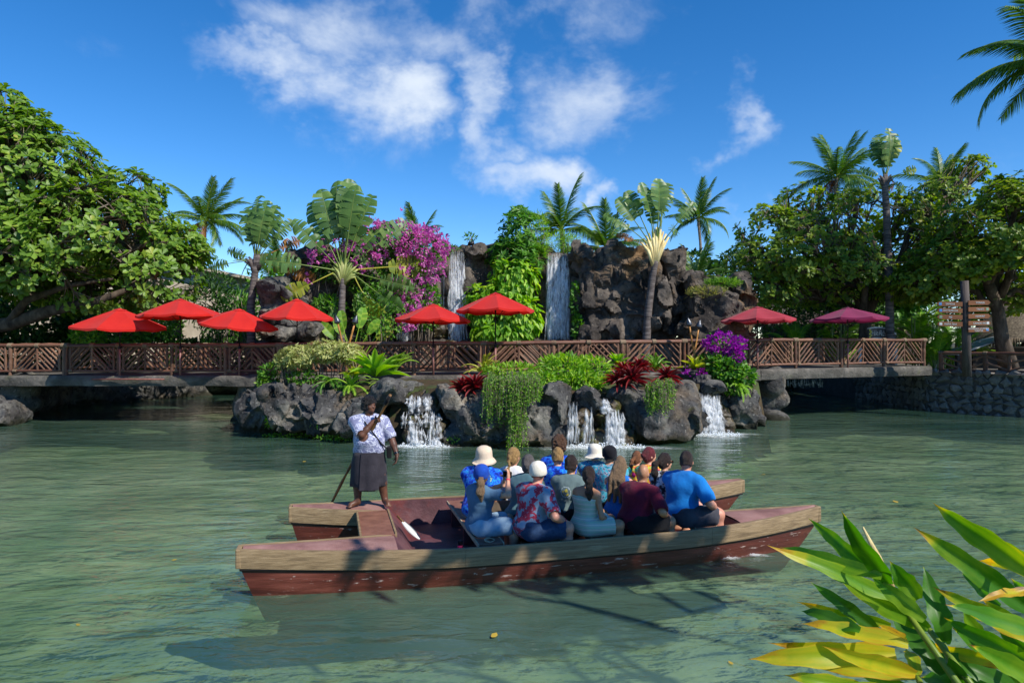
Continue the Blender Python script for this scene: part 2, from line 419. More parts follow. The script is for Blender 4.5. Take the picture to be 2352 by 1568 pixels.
# water: reflecting surface over green, slightly cloudy water
m = bpy.data.materials.new('water'); m.use_nodes = True; MATS['water'] = m
nt = m.node_tree; N = nt.nodes; L = nt.links; N.clear()
geo = N.new('ShaderNodeNewGeometry')
def wnz(scale, st, rot, detail, dist=0.0):
    mp = N.new('ShaderNodeMapping'); mp.inputs['Scale'].default_value = st; mp.inputs['Rotation'].default_value = (0, 0, R(rot))
    L.new(geo.outputs['Position'], mp.inputs[0])
    n = N.new('ShaderNodeTexNoise'); n.inputs['Scale'].default_value = scale; n.inputs['Detail'].default_value = detail; n.inputs['Distortion'].default_value = dist
    L.new(mp.outputs[0], n.inputs['Vector']); return n.outputs[0]
def wm(op, a, b):
    n = N.new('ShaderNodeMath'); n.operation = op
    for i, v in enumerate((a, b)):
        if isinstance(v, (int, float)): n.inputs[i].default_value = v
        else: L.new(v, n.inputs[i])
    return n.outputs[0]
h = wm('ADD', wm('MULTIPLY', wnz(1.1, (.55, 1.25, 1), 12, 2, .5), 1.0), wm('MULTIPLY', wnz(3.6, (.6, 1.3, 1), -18, 3, .8), .34))
h = wm('ADD', h, wm('MULTIPLY', wnz(11, (.7, 1.2, 1), 25, 2, .4), .075))
bp = N.new('ShaderNodeBump'); bp.inputs['Strength'].default_value = 1.0; bp.inputs['Distance'].default_value = .062; L.new(h, bp.inputs['Height'])
gl = N.new('ShaderNodeBsdfGlossy'); gl.inputs['Roughness'].default_value = .06; L.new(bp.outputs[0], gl.inputs['Normal']); gl.inputs['Color'].default_value = (.92, .95, .95, 1)
tr = N.new('ShaderNodeBsdfTransparent'); tr.inputs['Color'].default_value = (.79, .91, .82, 1)
df = N.new('ShaderNodeBsdfDiffuse'); L.new(bp.outputs[0], df.inputs['Normal'])
rp = N.new('ShaderNodeValToRGB'); rp.color_ramp.elements[0].position = .35; rp.color_ramp.elements[1].position = .68
rp.color_ramp.elements[0].color = (*C('#446a58'), 1); rp.color_ramp.elements[1].color = (*C('#7f9d84'), 1)
L.new(wnz(.22, (.7, 1.2, 1), 8, 4, .4), rp.inputs[0]); L.new(rp.outputs[0], df.inputs['Color'])
mxa = N.new('ShaderNodeMixShader'); mxa.inputs[0].default_value = .34; L.new(tr.outputs[0], mxa.inputs[1]); L.new(df.outputs[0], mxa.inputs[2])
fr = N.new('ShaderNodeFresnel'); fr.inputs['IOR'].default_value = 1.33; L.new(bp.outputs[0], fr.inputs['Normal'])
mxb = N.new('ShaderNodeMixShader'); L.new(fr.outputs[0], mxb.inputs[0]); L.new(mxa.outputs[0], mxb.inputs[1]); L.new(gl.outputs[0], mxb.inputs[2])
om = N.new('ShaderNodeOutputMaterial'); L.new(mxb.outputs[0], om.inputs[0])

# falling and foaming water
def spray(name, scale, st, lo, hi, amt):
    m = bpy.data.materials.new(name); m.use_nodes = True; MATS[name] = m
    N = m.node_tree.nodes; L = m.node_tree.links; N.clear()
    g = N.new('ShaderNodeNewGeometry'); mp = N.new('ShaderNodeMapping'); mp.inputs['Scale'].default_value = st; L.new(g.outputs['Position'], mp.inputs[0])
    n = N.new('ShaderNodeTexNoise'); n.inputs['Scale'].default_value = scale; n.inputs['Detail'].default_value = 5; n.inputs['Roughness'].default_value = .7; L.new(mp.outputs[0], n.inputs['Vector'])
    r = N.new('ShaderNodeMapRange'); r.inputs['From Min'].default_value = lo; r.inputs['From Max'].default_value = hi; r.inputs['To Max'].default_value = amt; L.new(n.outputs[0], r.inputs[0])
    at = N.new('ShaderNodeAttribute'); at.attribute_name = 'rnd'; mu = N.new('ShaderNodeMath'); mu.operation = 'MULTIPLY'; L.new(r.outputs[0], mu.inputs[0]); L.new(at.outputs['Fac'], mu.inputs[1])
    a = N.new('ShaderNodeBsdfTransparent'); d = N.new('ShaderNodeBsdfDiffuse'); d.inputs['Color'].default_value = (.93, .95, .97, 1)
    t = N.new('ShaderNodeBsdfTranslucent'); t.inputs['Color'].default_value = (.93, .95, .97, 1)
    q = N.new('ShaderNodeMixShader'); q.inputs[0].default_value = .4; L.new(d.outputs[0], q.inputs[1]); L.new(t.outputs[0], q.inputs[2])
    x = N.new('ShaderNodeMixShader'); L.new(mu.outputs[0], x.inputs[0]); L.new(a.outputs[0], x.inputs[1]); L.new(q.outputs[0], x.inputs[2])
    o = N.new('ShaderNodeOutputMaterial'); L.new(x.outputs[0], o.inputs[0])
spray('falling_water', 4.2, (3.6, 3.6, .7), .40, .58, .97)
spray('foam', 6.0, (1, 1, 1), .38, .60, .95)

# ================================================================== ground, water
def inpoly(x, y, poly):
    r = np.zeros(x.shape, dtype=bool); n = len(poly)
    for i in range(n):
        x0, y0 = poly[i]; x1, y1 = poly[(i+1) % n]
        c = ((y0 > y) != (y1 > y)) & (x < (x1-x0)*(y-y0)/((y1-y0) if y1 != y0 else 1e-9)+x0); r ^= c
    return r
LAGOON = [[(-40,1.6),(-3,1.6),(1.2,1.9),(3.5,2.6),(6,3.4),(26,5),(34,12),(25.2,24.4),(19.9,26.7),(18.1,29.2),(18.5,42),(13,43),(10.2,36),(9.6,30),(9.4,25),(-9.2,25),(-10,30),(-13.5,38.5),(-16.4,38.5),(-20,30.5),(-19.5,26),(-40,25)]]
ISLAND = [(-9.2,25.5),(-8.5,22.9),(-6.4,21.5),(-4.2,20.7),(-2,19.7),(.3,19.6),(2.1,19.6),(3.6,20.3),(5.6,21.5),(7.2,22.9),(8.6,24.5),(9.4,25.5)]
xs = np.concatenate([np.array([-400,-150,-80,-60]), np.arange(-46, 46.1, .5), np.array([60,80,150,400])])
ys = np.concatenate([np.array([-60,-20,-10]), np.arange(-4, 60.1, .5), np.array([70,90,140,250,600])])
gx, gy = np.meshgrid(xs, ys, indexing='ij')
wet = np.zeros(gx.shape, dtype=bool)
for p in LAGOON: wet |= inpoly(gx, gy, p)
wet &= ~inpoly(gx, gy, ISLAND)
gz = np.where(wet, -1.15, 1.5)+.12*fbm(np.stack([gx*.35, gy*.35, gx*0], -1), 3, 5)
gz = np.where((gy < 1.6) & (~wet), .9, gz)                     # the near bank
gz[gy > 60] = 1.5
I = np.arange(gx.size).reshape(gx.shape)
Q = np.stack([I[:-1, :-1].ravel(), I[1:, :-1].ravel(), I[1:, 1:].ravel(), I[:-1, 1:].ravel()], 1)
gme = mesh('ground', np.stack([gx, gy, gz], -1).reshape(-1, 3), Q, 'soil')
gme.materials.append(MATS['bed'])
fz = gz.reshape(-1)[Q].max(1); gme.polygons.foreach_set('material_index', (fz < 0).astype(np.int32)); gme.update()
link('ground', gme, kind='structure')
mob('water', [(-60,-3,0),(60,-3,0),(60,50,0),(-60,50,0)], [(0,1,2,3)], 'water', kind='structure')

# ================================================================== footbridges and the path between them
FP = [(-120,24.7,1.68),(150,24.6,1.68),(600,24.2,1.70),(1000,23.4,1.75),(1400,23.5,1.80),(1740,25.2,1.88),(2128,28.6,1.88)]
FW = [Vector(((a-1176)*b/F, b, c)) for a, b, c in FP]
FL = [0]
for a, b in zip(FW, FW[1:]): FL.append(FL[-1]+(b.xy-a.xy).length)
def fence_at(s):
    for i in range(len(FW)-1):
        if s <= FL[i+1] or i == len(FW)-2:
            t = (s-FL[i])/(FL[i+1]-FL[i]); p = FW[i].lerp(FW[i+1], t); d = (FW[i+1]-FW[i]); d.z = 0; return p, d.normalized()
def fence_s(px):
    for i in range(len(FP)-1):
        if FP[i][0] <= px <= FP[i+1][0]:
            lo, hi = FL[i], FL[i+1]
            for _ in range(40):
                m_ = (lo+hi)/2; p, _d = fence_at(m_)
                if 1176+p.x*F/p.y < px: lo = m_
                else: hi = m_
            return lo
def slab(s0, s1, depth, th, step=.4, rough=.05, front=.25, seed=1):
    n = max(2, int((s1-s0)/step)); V = []; Fc = []
    prof = [(-front, -th), (-front-.03, -th*.6), (-front-.02, -.06), (-front+.03, 0), (depth, 0), (depth, -th)]
    for i in range(n+1):
        p, d = fence_at(s0+(s1-s0)*i/n); nrm = Vector((-d.y, d.x, 0))
        for u, z in prof: V.append(p+nrm*u+Vector((0, 0, z)))
    k = len(prof)
    for i in range(n):
        for j in range(k): Fc.append((i*k+j, i*k+(j+1) % k, (i+1)*k+(j+1) % k, (i+1)*k+j))
    V = np.array(V); nz = fbm(V*2.2, 3, seed)[:, None]*rough; m = np.array([1, 1, 1, .3, 0, 1]*(n+1))[:, None]
    V += nz*m*np.array([[0.3, 1, .22]])
    return V, Fc
sA, sB, sC, sD = fence_s(-110), fence_s(596), fence_s(1738), fence_s(2127)
br = empty('footbridge', fence_at((sA+sB)/2)[0], label='long grey concrete footbridge carrying four red umbrellas over the shaded channel', cat='bridge')
def sub(V, o): return [Vector(v)-o.location for v in V]
V, Fc = slab(sA, sB, 3.6, .37); o = mob('deck', sub(V, br), Fc, 'concrete', br); auto_sharp(o, 40)
br2 = empty('footbridge', fence_at((sC+sD)/2)[0], label='short concrete footbridge ending at the stone wall, with pink and purple umbrellas', cat='bridge')
V, Fc = slab(sC, sD, 3.6, .38, seed=4); o = mob('deck', sub(V, br2), Fc, 'concrete', br2); auto_sharp(o, 40)
V, Fc = slab(sB+.004, sC-.004, 3.6, .40, seed=8); o = mob('path', V, Fc, 'concrete', kind='structure'); auto_sharp(o, 40)
V, Fc = slab(sD+.006, sD+.006, .1, .1, seed=8)
# red pipe fixed under the left deck edge
pp = []
for px in (226, 390):
    p, d = fence_at(fence_s(px)); pp.append(p+Vector((d.y, -d.x, 0))*.36+Vector((0, 0, -.12)))
mb = MB(); mb.tube([pp[0], pp[1]], .025, 8); o = mb.obj('pipe_rail', 'soil')
PIPE = o
props(o, 'thin rusty red pipe fixed along the concrete edge of the long footbridge', 'pipe')
mat('rust_red', [(0, C('#6a3a33')), (1, C('#8f5a50'))], scale=9, rough=.6, bump=.2); o.data.materials.clear(); o.data.materials.append(MATS['rust_red'])
# ================================================================== double-hulled canoe
mat('boat_wood', [(0, C('#6a563e')), (.4, C('#816c4e')), (.7, C('#8f7959')), (1, C('#9d8766'))], scale=4.0, detail=9, rough=.6, stretch=(.35, 6, 11), bump=.25, bscale=8,
    patch=[(C('#4a3a26'), 3.0, .58, .72, (.6, 3, 7), .7), (C('#c4b28c'), 2.2, .62, .74, (.8, 3, 6), .4)], spec=.4)
mat('boat_red', [(0, C('#3d1a15')), (.5, C('#57281f')), (1, C('#6c392e'))], scale=1.6, detail=7, rough=.38, stretch=(.6, 2, 5), bump=.2, bscale=5, spec=.45,
    patch=[(C('#b9a79c'), 3.4, .625, .665, (1.0, 2, 7), .85), (C('#c9b9ae'), 9.0, .655, .70, (.9, 2, 3), .8), (C('#9a5a4a'), 1.2, .52, .7, (.5, 2, 5), .5)])
mat('boat_deck', [(0, C('#74514a')), (.5, C('#8c675f')), (1, C('#9c776e'))], scale=3, detail=8, rough=.62, bump=.25, bscale=40, patch=[(C('#5a3a36'), 1.4, .55, .7, (1, 1, 1), .5), (C('#a98a80'), 14, .66, .74, (1,1,1), .35)])
mat('boat_inside', [(0, C('#3b2226')), (.6, C('#5b3a3e')), (1, C('#6d4a4a'))], scale=2.2, detail=7, rough=.55, bump=.2, bscale=20, patch=[(C('#6e2a20'), 1.3, .5, .62, (1,1,1), .6)])
mat('black_strip', [(0, C('#14100e')), (1, C('#2a211d'))], scale=6, rough=.6)
mat('bench_pad', [(0, C('#6a4436')), (1, C('#8a5f4c'))], scale=5, rough=.55, bump=.15, spec=.4)
mat('bench_trim', [(0, C('#8f7f68')), (1, C('#b5a68c'))], scale=8, rough=.7)
BA = R(14.8); BC = Vector((.47, 9.77, 0))
boat = empty('double_hull_canoe', BC, BA, label='long red and tan wooden double-hulled canoe full of seated passengers', cat='boat')
HT = .965; LH = 3.86; S0, S1 = -2.2, 2.36
def ztop(s): return .445+.10*(abs(s)/LH)**2.4
def hw(s):
    if s < 0:
        u = max(0, (-s-1.5)/(LH-1.5)); return .09+.32*(1-u**1.35)
    u = max(0, (s-1.3)/(LH-1.3)); return .05+.36*(1-u**1.8)
def bw(s, t, z): return (s, t, z)
ST = [LH*math.sin(a)*1.0 for a in np.linspace(-math.pi/2, math.pi/2, 61)]
ST = sorted(set([round(s, 4) for s in np.linspace(-LH, LH, 67)]+[S0, S1]))
def strip(rows, close=False):
    V = [p for r in rows for p in r]; k = len(rows[0]); Fc = []
    for i in range(len(rows)-1):
        for j in range(k-1): Fc.append((i*k+j, i*k+j+1, (i+1)*k+j+1, (i+1)*k+j))
    return V, Fc
def section(s, t0, sg, zt):
    """half hull below the gunwale plank, from the plank down to the keel, on side sg"""
    w = hw(s); out = []
    for f, z in ((.93, zt-.20), (.93, zt-.26), (.90, .10), (.84, -.02), (.70, -.16), (.42, -.28), (.0, -.34)):
        rake = 1-.060*max(0, (zt-.2-z))/.6*(1 if s < 0 else 2.4)*(abs(s)/LH)**6
        out.append((s*rake, t0+sg*w*f, z))
    return out
KS = {-1: (1.06, .94), 1: (.79, .97)}     # the two hulls are staggered: stretch of stern and bow ends
def stag(o, side):
    a, b = KS[side]
    for v in o.data.vertices:
        x = v.co.x
        if x < S0: v.co.x = S0+(x-S0)*a
        elif x > S1: v.co.x = S1+(x-S1)*b
for side, t0 in ((-1, -HT), (1, HT)):
    first = set(boat.children)
    mb = MB()
    rows = [section(s, t0, side, ztop(s)) for s in ST]; V, Fc = strip(rows)
    mb.add(V, Fc if side < 0 else [f[::-1] for f in Fc])
    for rng in ((-LH, S0), (S1, LH)):
        rows = [section(s, t0, -side, ztop(s)) for s in ST if rng[0] <= s <= rng[1]]; V, Fc = strip(rows)
        mb.add(V, Fc if side > 0 else [f[::-1] for f in Fc])
    for s in (ST[0], ST[-1]):         # transom ends
        a = section(s, t0, -1, ztop(s)); b = section(s, t0, 1, ztop(s)); n = len(a)
        V = a+b; Fc = [(i, i+1, n+i+1, n+i) for i in range(n-1)]
        mb.add(V, Fc if s > 0 else [f[::-1] for f in Fc])
    hull = mb.obj('hull', 'boat_red', boat); auto_sharp(hull, 50)
    # tan gunwale planks: outer side in three lengths, inner side at each end, end blocks
    def plank(sa, sb, sg, name='gunwale_plank', hgt=.215):
        ss = sorted(set([sa, sb]+[s for s in ST if sa < s < sb])); rows = []
        for s in ss:
            zt = ztop(s); w = hw(s)+.012; wi = hw(s)-.035
            rows.append([(s, t0+sg*wi, zt), (s, t0+sg*w, zt+.004), (s, t0+sg*(w+.006), zt-.012), (s, t0+sg*w, zt-hgt), (s, t0+sg*wi, zt-hgt), (s, t0+sg*wi, zt)])
        V, Fc = strip(rows); k = 6
        Fc = list(Fc)+[tuple(range(0, 5)), tuple(range(len(V)-2, len(V)-7, -1))]
        o = mob(name, V, [f[::-1] for f in Fc] if sg > 0 else Fc, 'boat_wood', boat, smooth=True); auto_sharp(o, 30); return o
    for a, b in ((-LH, -1.42), (-1.417, 1.86), (1.863, LH)): plank(a, b, side)
    plank(-LH, S0-.02, -side); plank(S1+.01, LH, -side)
    for s in (-LH, LH):
        zt = ztop(s); w = hw(s)+.02; mb = MB(); mb.box((s+(.012 if s > 0 else -.012), t0, zt-.108), (.06, 2*w, .222)); bevel(mb.obj('end_block', 'boat_wood', boat, smooth=False), .015)
    # black rubbing strip under the plank
    rows = []
    for s in ST:
        zt = ztop(s); w = hw(s)*.93+.012; rows.append([(s, t0+side*(w-.03), zt-.212), (s, t0+side*w, zt-.214), (s, t0+side*w, zt-.245), (s, t0+side*(w-.03), zt-.247)])
    V, Fc = strip(rows); mob('rubbing_strip', V, Fc if side < 0 else [f[::-1] for f in Fc], 'black_strip', boat)
    for rng in ((-LH, S0), (S1, LH)):
        rows = []
        for s in ST:
            if rng[0] <= s <= rng[1]:
                zt = ztop(s); w = hw(s)*.93+.012; rows.append([(s, t0-side*(w-.03), zt-.212), (s, t0-side*w, zt-.214), (s, t0-side*w, zt-.245), (s, t0-side*(w-.03), zt-.247)])
        V, Fc = strip(rows); mob('rubbing_strip', V, Fc if side > 0 else [f[::-1] for f in Fc], 'black_strip', boat)
    # covered decks at both ends
    for rng, nm in (((-LH+.03, S0), 'stern_deck'), ((S1, LH-.03), 'bow_deck')):
        ss = [s for s in ST if rng[0] < s < rng[1]]; ss = [rng[0]]+ss+[rng[1]]; rows = []
        for s in ss:
            w = hw(s)-.033; zt = ztop(s); rows.append([(s, t0+w*f, zt-.006+.02*(1-f*f)) for f in (-1, -.6, -.2, .2, .6, 1)])
        V, Fc = strip(rows); mob(nm, V, [f[::-1] for f in Fc], 'boat_deck', boat)
    # inner lining of the cockpit side
    rows = []
    for s in [S0]+[s for s in ST if S0 < s < S1]+[S1]:
        w = hw(s)-.04; zt = ztop(s); rows.append([(s, t0+side*w, zt-.01), (s, t0+side*(w-.02), zt-.2), (s, t0+side*(w-.07), .06)])
    V, Fc = strip(rows); mob('side_lining', V, Fc if side > 0 else [f[::-1] for f in Fc], 'boat_inside', boat)
    for o in set(boat.children)-first: stag(o, side)
# cockpit floor and sloping end walls
mb = MB(); rows = []
for s in np.linspace(S0, S1, 25):
    w = HT+hw(s)-.1; rows.append([(s, t, .07+.012*(abs(t) < .6)) for t in np.linspace(-w, w, 9)])
V, Fc = strip(rows); mob('floor', V, [f[::-1] for f in Fc], 'boat_inside', boat)
def endwall(s_top, s_bot, zt, name, flip):
    w = HT+hw(s_top)-.04; rows = []
    for f, z in ((0, zt), (.12, zt-.02), (.55, zt*.5+.05), (.9, .1), (1.0, .072)):
        s = s_top+(s_bot-s_top)*f; rows.append([(s, t, z) for t in np.linspace(-w, w, 13)])
    V, Fc = strip(rows); mob(name, V, Fc if flip else [f[::-1] for f in Fc], 'boat_inside', boat)
endwall(S0, S0+.34, ztop(S0)-.01, 'stern_bulkhead', True); endwall(S1, S1-.10, ztop(S1)-.01, 'bow_bulkhead', False)
# cross beam joining the sterns
w = HT-hw(S0-.2)+.06
mb = MB(); mb.box((S0-.18, 0, ztop(S0)-.035), (.42, 2*HT-2*hw(S0)+.05, .085)); bevel(mb.obj('cross_beam', 'bench_pad', boat, smooth=False), .008)
for q in (-.40, .035):
    mb = MB(); mb.box((S0+q, 0, ztop(S0)-.028), (.025, 2*HT-2*hw(S0)+.05, .10)); mb.obj('beam_edging', 'boat_wood', boat, smooth=False)
mb = MB(); mb.box((S0-.05, 0, .2), (.06, 2*HT-2*hw(S0)+.05, .36)); mb.obj('stern_panel', 'boat_red', boat, smooth=False)
mb = MB(); mb.box((S1+.06, 0, .235), (.09, 2*HT-2*hw(S1)+.02, .44)); mb.obj('bow_panel', 'boat_red', boat, smooth=False)
# underside of the platform between the hulls
mb = MB(); mb.box((0, 0, .03), (S1-S0-.1, 2*HT-.5, .04)); mb.obj('platform', 'black_strip', boat, smooth=False)
# benches across the boat
ROWS = [-1.06+.735*i for i in range(5)]; SEATZ = .43
for s in ROWS:
    b = empty('bench', (s, 0, 0), parent=boat)
    mb = MB(); mb.box((0, 0, SEATZ-.022), (.31, 2.36, .044)); bevel(mb.obj('seat_board', 'bench_pad', b, smooth=False), .01)
    for q in (-.157, .157):
        mb = MB(); mb.box((q, 0, SEATZ-.024), (.014, 2.37, .05)); mb.obj('edging', 'bench_trim', b, smooth=False)
    for t in (-1.0, 0, 1.0):
        mb = MB(); mb.box((0, t, (SEATZ-.045+.08)/2), (.24, .05, SEATZ-.125)); mb.obj('support', 'boat_inside', b, smooth=False)
    mb = MB(); pts = []
    for k in range(26):
        a = k/25*2*math.pi*1.7; pts.append((.05*math.cos(a)*(1+.3*math.sin(a*2.3)), -1.08+.09*math.sin(a)*(1+.2*math.cos(a*1.7)), SEATZ+.012+.004*k/25))
    mb.tube(pts, .006, 5); mb.obj('rope_tie', 'bench_trim', b)
def boat_to_world(s, t, z):
    c, q = math.cos(BA), math.sin(BA); return Vector((BC.x+s*c-t*q, BC.y+s*q+t*c, z))
# ================================================================== lava-rock cliff, island and banks
def rockmesh(blobs, h=.08, k=.10, seed=0, amp=.10, crack=.10, cell=1.0, fine=.035, floor=None, squash=(1,1,.8)):
    """blobs: (px, py, Y, half width px, half height px, half depth m[, exponent[, tilt deg[, turn deg]]])"""
    B = []
    for b in blobs:
        px, py, Y, rx, ry, rd = b[:6]; p = b[6] if len(b) > 6 else 2.6; tl = b[7] if len(b) > 7 else 0; tn = b[8] if len(b) > 8 else 0
        B.append((P(px, py, Y), (rx*Y/F, rd, ry*Y/F), p, Euler((0, R(tl), R(tn))).to_matrix()))
    lo = np.min([np.array(c)-max(r)*1.15-.4 for c, r, p, m in B], 0); hi = np.max([np.array(c)+max(r)*1.15+.4 for c, r, p, m in B], 0)
    # tighter box from each extent
    lo = np.min([np.array(c)-np.abs(np.array(m))@np.array(r)*1.1-.4 for c, r, p, m in B], 0); hi = np.max([np.array(c)+np.abs(np.array(m))@np.array(r)*1.1+.4 for c, r, p, m in B], 0)
    if floor is not None: lo[2] = max(lo[2], floor)
    vx = Vox(lo, hi, h)
    for i, (c, r, p, m) in enumerate(B):
        if p <= 3.5: p = -(seed+i+1)*.37-.5
        vx.ell(c, tuple(q*(1.06 if p < 0 else 1) for q in r), m, k=k, p=p)
    x, y, z = np.meshgrid(*vx.ax, indexing='ij'); near = np.abs(vx.v) < .6
    q = np.stack([x[near], y[near], z[near]], -1)
    vx.v[near] += (amp*.7*fbm(q*np.array(squash)*.9, 3, seed)).astype(np.float32)
    V, Fc = vx.mesh(); V = relax(V, Fc, 1)
    if crack and len(V):
        rs = np.random.default_rng(seed+5); ext = (hi-lo); n = int(max(8, min(260, ext[0]*ext[1]*ext[2]/cell**3*1.2)))
        S = lo+ext*rs.random((n, 3)); Wp = V+.45*cell*np.stack([fbm(V*.8/cell+i*9, 2, seed+i) for i in range(3)], -1)
        f1 = np.full(len(V), 9.); f2 = np.full(len(V), 9.); who = np.zeros(len(V), dtype=int)
        for j, s_ in enumerate(S):
            d = np.sqrt((((Wp-s_)*np.array(squash))**2).sum(1)); nf = np.minimum(np.maximum(f1, d), f2); f2 = np.where(d < f1, f1, nf); who = np.where(d < f1, j, who); f1 = np.minimum(f1, d)
        e = np.clip((f2-f1)/(.16*cell), 0, 1); Nn = vnormals(V, Fc); e = e*e*(3-2*e)
        # each block is tilted and set in or out a little, so that faces are flat and edges are sharp
        T = rs.normal(size=(n, 3)); T /= np.linalg.norm(T, axis=1, keepdims=True); off = (((V-S[who])*T[who]).sum(1))/cell
        V = V+Nn*(-crack*.9*(1-e)+crack*(1.5*np.clip(off, -.8, .8)+.5*rs.uniform(-1, 1, n)[who])*e)[:, None]
    Nn = vnormals(V, Fc); V = V+Nn*(fine*fbm(V*3.5, 4, seed+3)-fine*2.6*np.abs(fbm(V*np.array([1.3, 1.3, 2.2]), 3, seed+4)))[:, None]
    return V, Fc
def rock(name, blobs, mt, parent=None, base=None, **k):
    kw = {a: k.pop(a) for a in list(k) if a in ('h', 'k', 'seed', 'amp', 'crack', 'cell', 'fine', 'floor', 'squash')}
    V, Fc = rockmesh(blobs, **kw)
    if parent is None:
        c = Vector((V[:, 0].mean(), V[:, 1].mean(), V[:, 2].min())); o = mob(name, V-np.array(c), Fc, mt, None, **k); o.location = c
    else: o = mob(name, V-np.array(parent.location), Fc, mt, parent, **k)
    auto_sharp(o, 34); return o

# ---- the cliff behind the bridge
cl = empty('rock_cliff', (0, 29, 1.2), label='tall dark lava rock cliff with twin waterfalls behind the bridge', cat='rock cliff')
rock('fall_wall', [(860,690,31,90,140,1.6,4),(950,700,30.4,80,120,1.4,4),(1060,700,30.6,90,135,1.2,4),(1180,700,31,110,140,1.4,4),(1290,710,30.2,70,130,1.3,4),
                   (1090,585,29.6,32,26,.8,3),(1075,640,29.4,20,60,.5,3),(1000,610,30.4,60,30,1.2,3),(1180,600,31,70,40,1.5,3)], 'cliff_rock', cl, h=.10, seed=3, cell=1.3, crack=.12)
rock('right_face', [(1330,590,28.6,26,34,.8,3),(1350,680,28.4,42,60,1.0,3),(1410,640,28.6,62,78,1.1,3.4),(1350,770,28.0,40,46,1.0,3),(1420,760,28.2,62,50,1.1,3),
                    (1470,690,28.3,60,90,1.0,3.2),(1395,700,27.9,32,30,.8,3),(1450,600,28.8,70,34,1.0,3),(1500,760,28.0,55,50,1.1,3),(1490,640,28.5,40,60,.9,3),
                    (1345,640,28.0,20,40,.5,3),(1440,690,27.9,26,20,.6,2.4),(1500,600,28.7,40,34,.9,3),(1380,745,27.7,34,18,.6,2.4),(1450,735,27.8,38,16,.6,2.4)], 'cliff_rock', cl, h=.075, seed=8, cell=.95, crack=.15, amp=.12)
rock('upper_block', [(1545,605,28.4,36,34,1.0,3.2),(1535,665,28.3,30,30,.9,3),(1540,705,28.2,30,26,.9,2.6),(1530,745,28.2,34,36,.9,2.6)], 'cliff_rock', cl, h=.075, seed=11, cell=.8, crack=.13)
rock('shoulder', [(1640,720,27.0,62,60,1.3,3),(1690,660,27.6,34,34,1.0,3),(1650,665,27.8,40,24,1.0,3),(1600,700,27.2,40,50,1.0,2.6),(1700,735,27.2,28,50,1.0,2.8),(1590,650,27.8,38,24,.9,2.6),
                  (1660,775,26.8,60,40,1.2,3),(1600,760,26.8,44,44,1.0,3)], 'cliff_rock', cl, h=.075, seed=14, cell=.85, crack=.14)
rock('overhang', [(735,600,28.6,55,42,1.3,2.6),(725,650,28.4,46,50,1.2,2.6),(770,680,28.8,50,60,1.3,2.6),(760,740,28.6,60,40,1.2,2.6),(820,640,29.4,50,60,1.2,2.6),(745,715,28.0,42,30,.9,2.4)], 'cliff_rock', cl, h=.08, seed=20, cell=1.1, crack=.12)
rock('mossy_shoulder', [(652,690,27.2,54,44,1.2,2.6),(640,730,27,46,30,1.2,2.8),(690,700,27.6,30,40,1.0,2.6),(700,745,27.2,40,30,.9,2.8),(660,650,28.4,36,16,.9,2.6)], 'rock', cl, h=.08, seed=24, cell=1.3, crack=.10)
rock('lower_blocks', [(645,765,26.6,48,24,1.0,3.4),(715,770,26.8,40,26,.9,3.2),(770,775,27.4,40,30,.9,3)], 'rock', cl, h=.08, seed=27, cell=1.4, crack=.12)
rock('fall_ledges', [(985,745,29.0,60,40,.6,3),(945,720,29.2,26,50,.5,3),(960,770,28.6,26,22,.6,2.6)], 'wet_rock', cl, h=.07, seed=31, cell=.6, crack=.08)
rock('fall_feet', [(1060,800,29,60,16,.8,2.6),(1180,812,29,90,14,.8,2.6),(1290,800,28.8,56,16,.8,2.6)], 'wet_rock', cl, h=.07, seed=33, cell=.5, crack=.06)

rock('footing', [(650,820,27.2,70,40,1.2,4),(760,820,28,80,40,1.4,4),(880,820,29.5,90,40,1.6,4),(1000,815,29.8,90,45,1.4,4),(1130,815,30,90,45,1.4,4),(1260,815,29.6,80,45,1.4,4),(1360,820,28.2,60,40,1.1,4),(1450,820,28.2,80,40,1.2,4),(1550,820,28,70,44,1.2,4),(1650,820,27,66,42,1.3,4)], 'cliff_rock', cl, h=.1, seed=36, cell=.9, crack=.1)
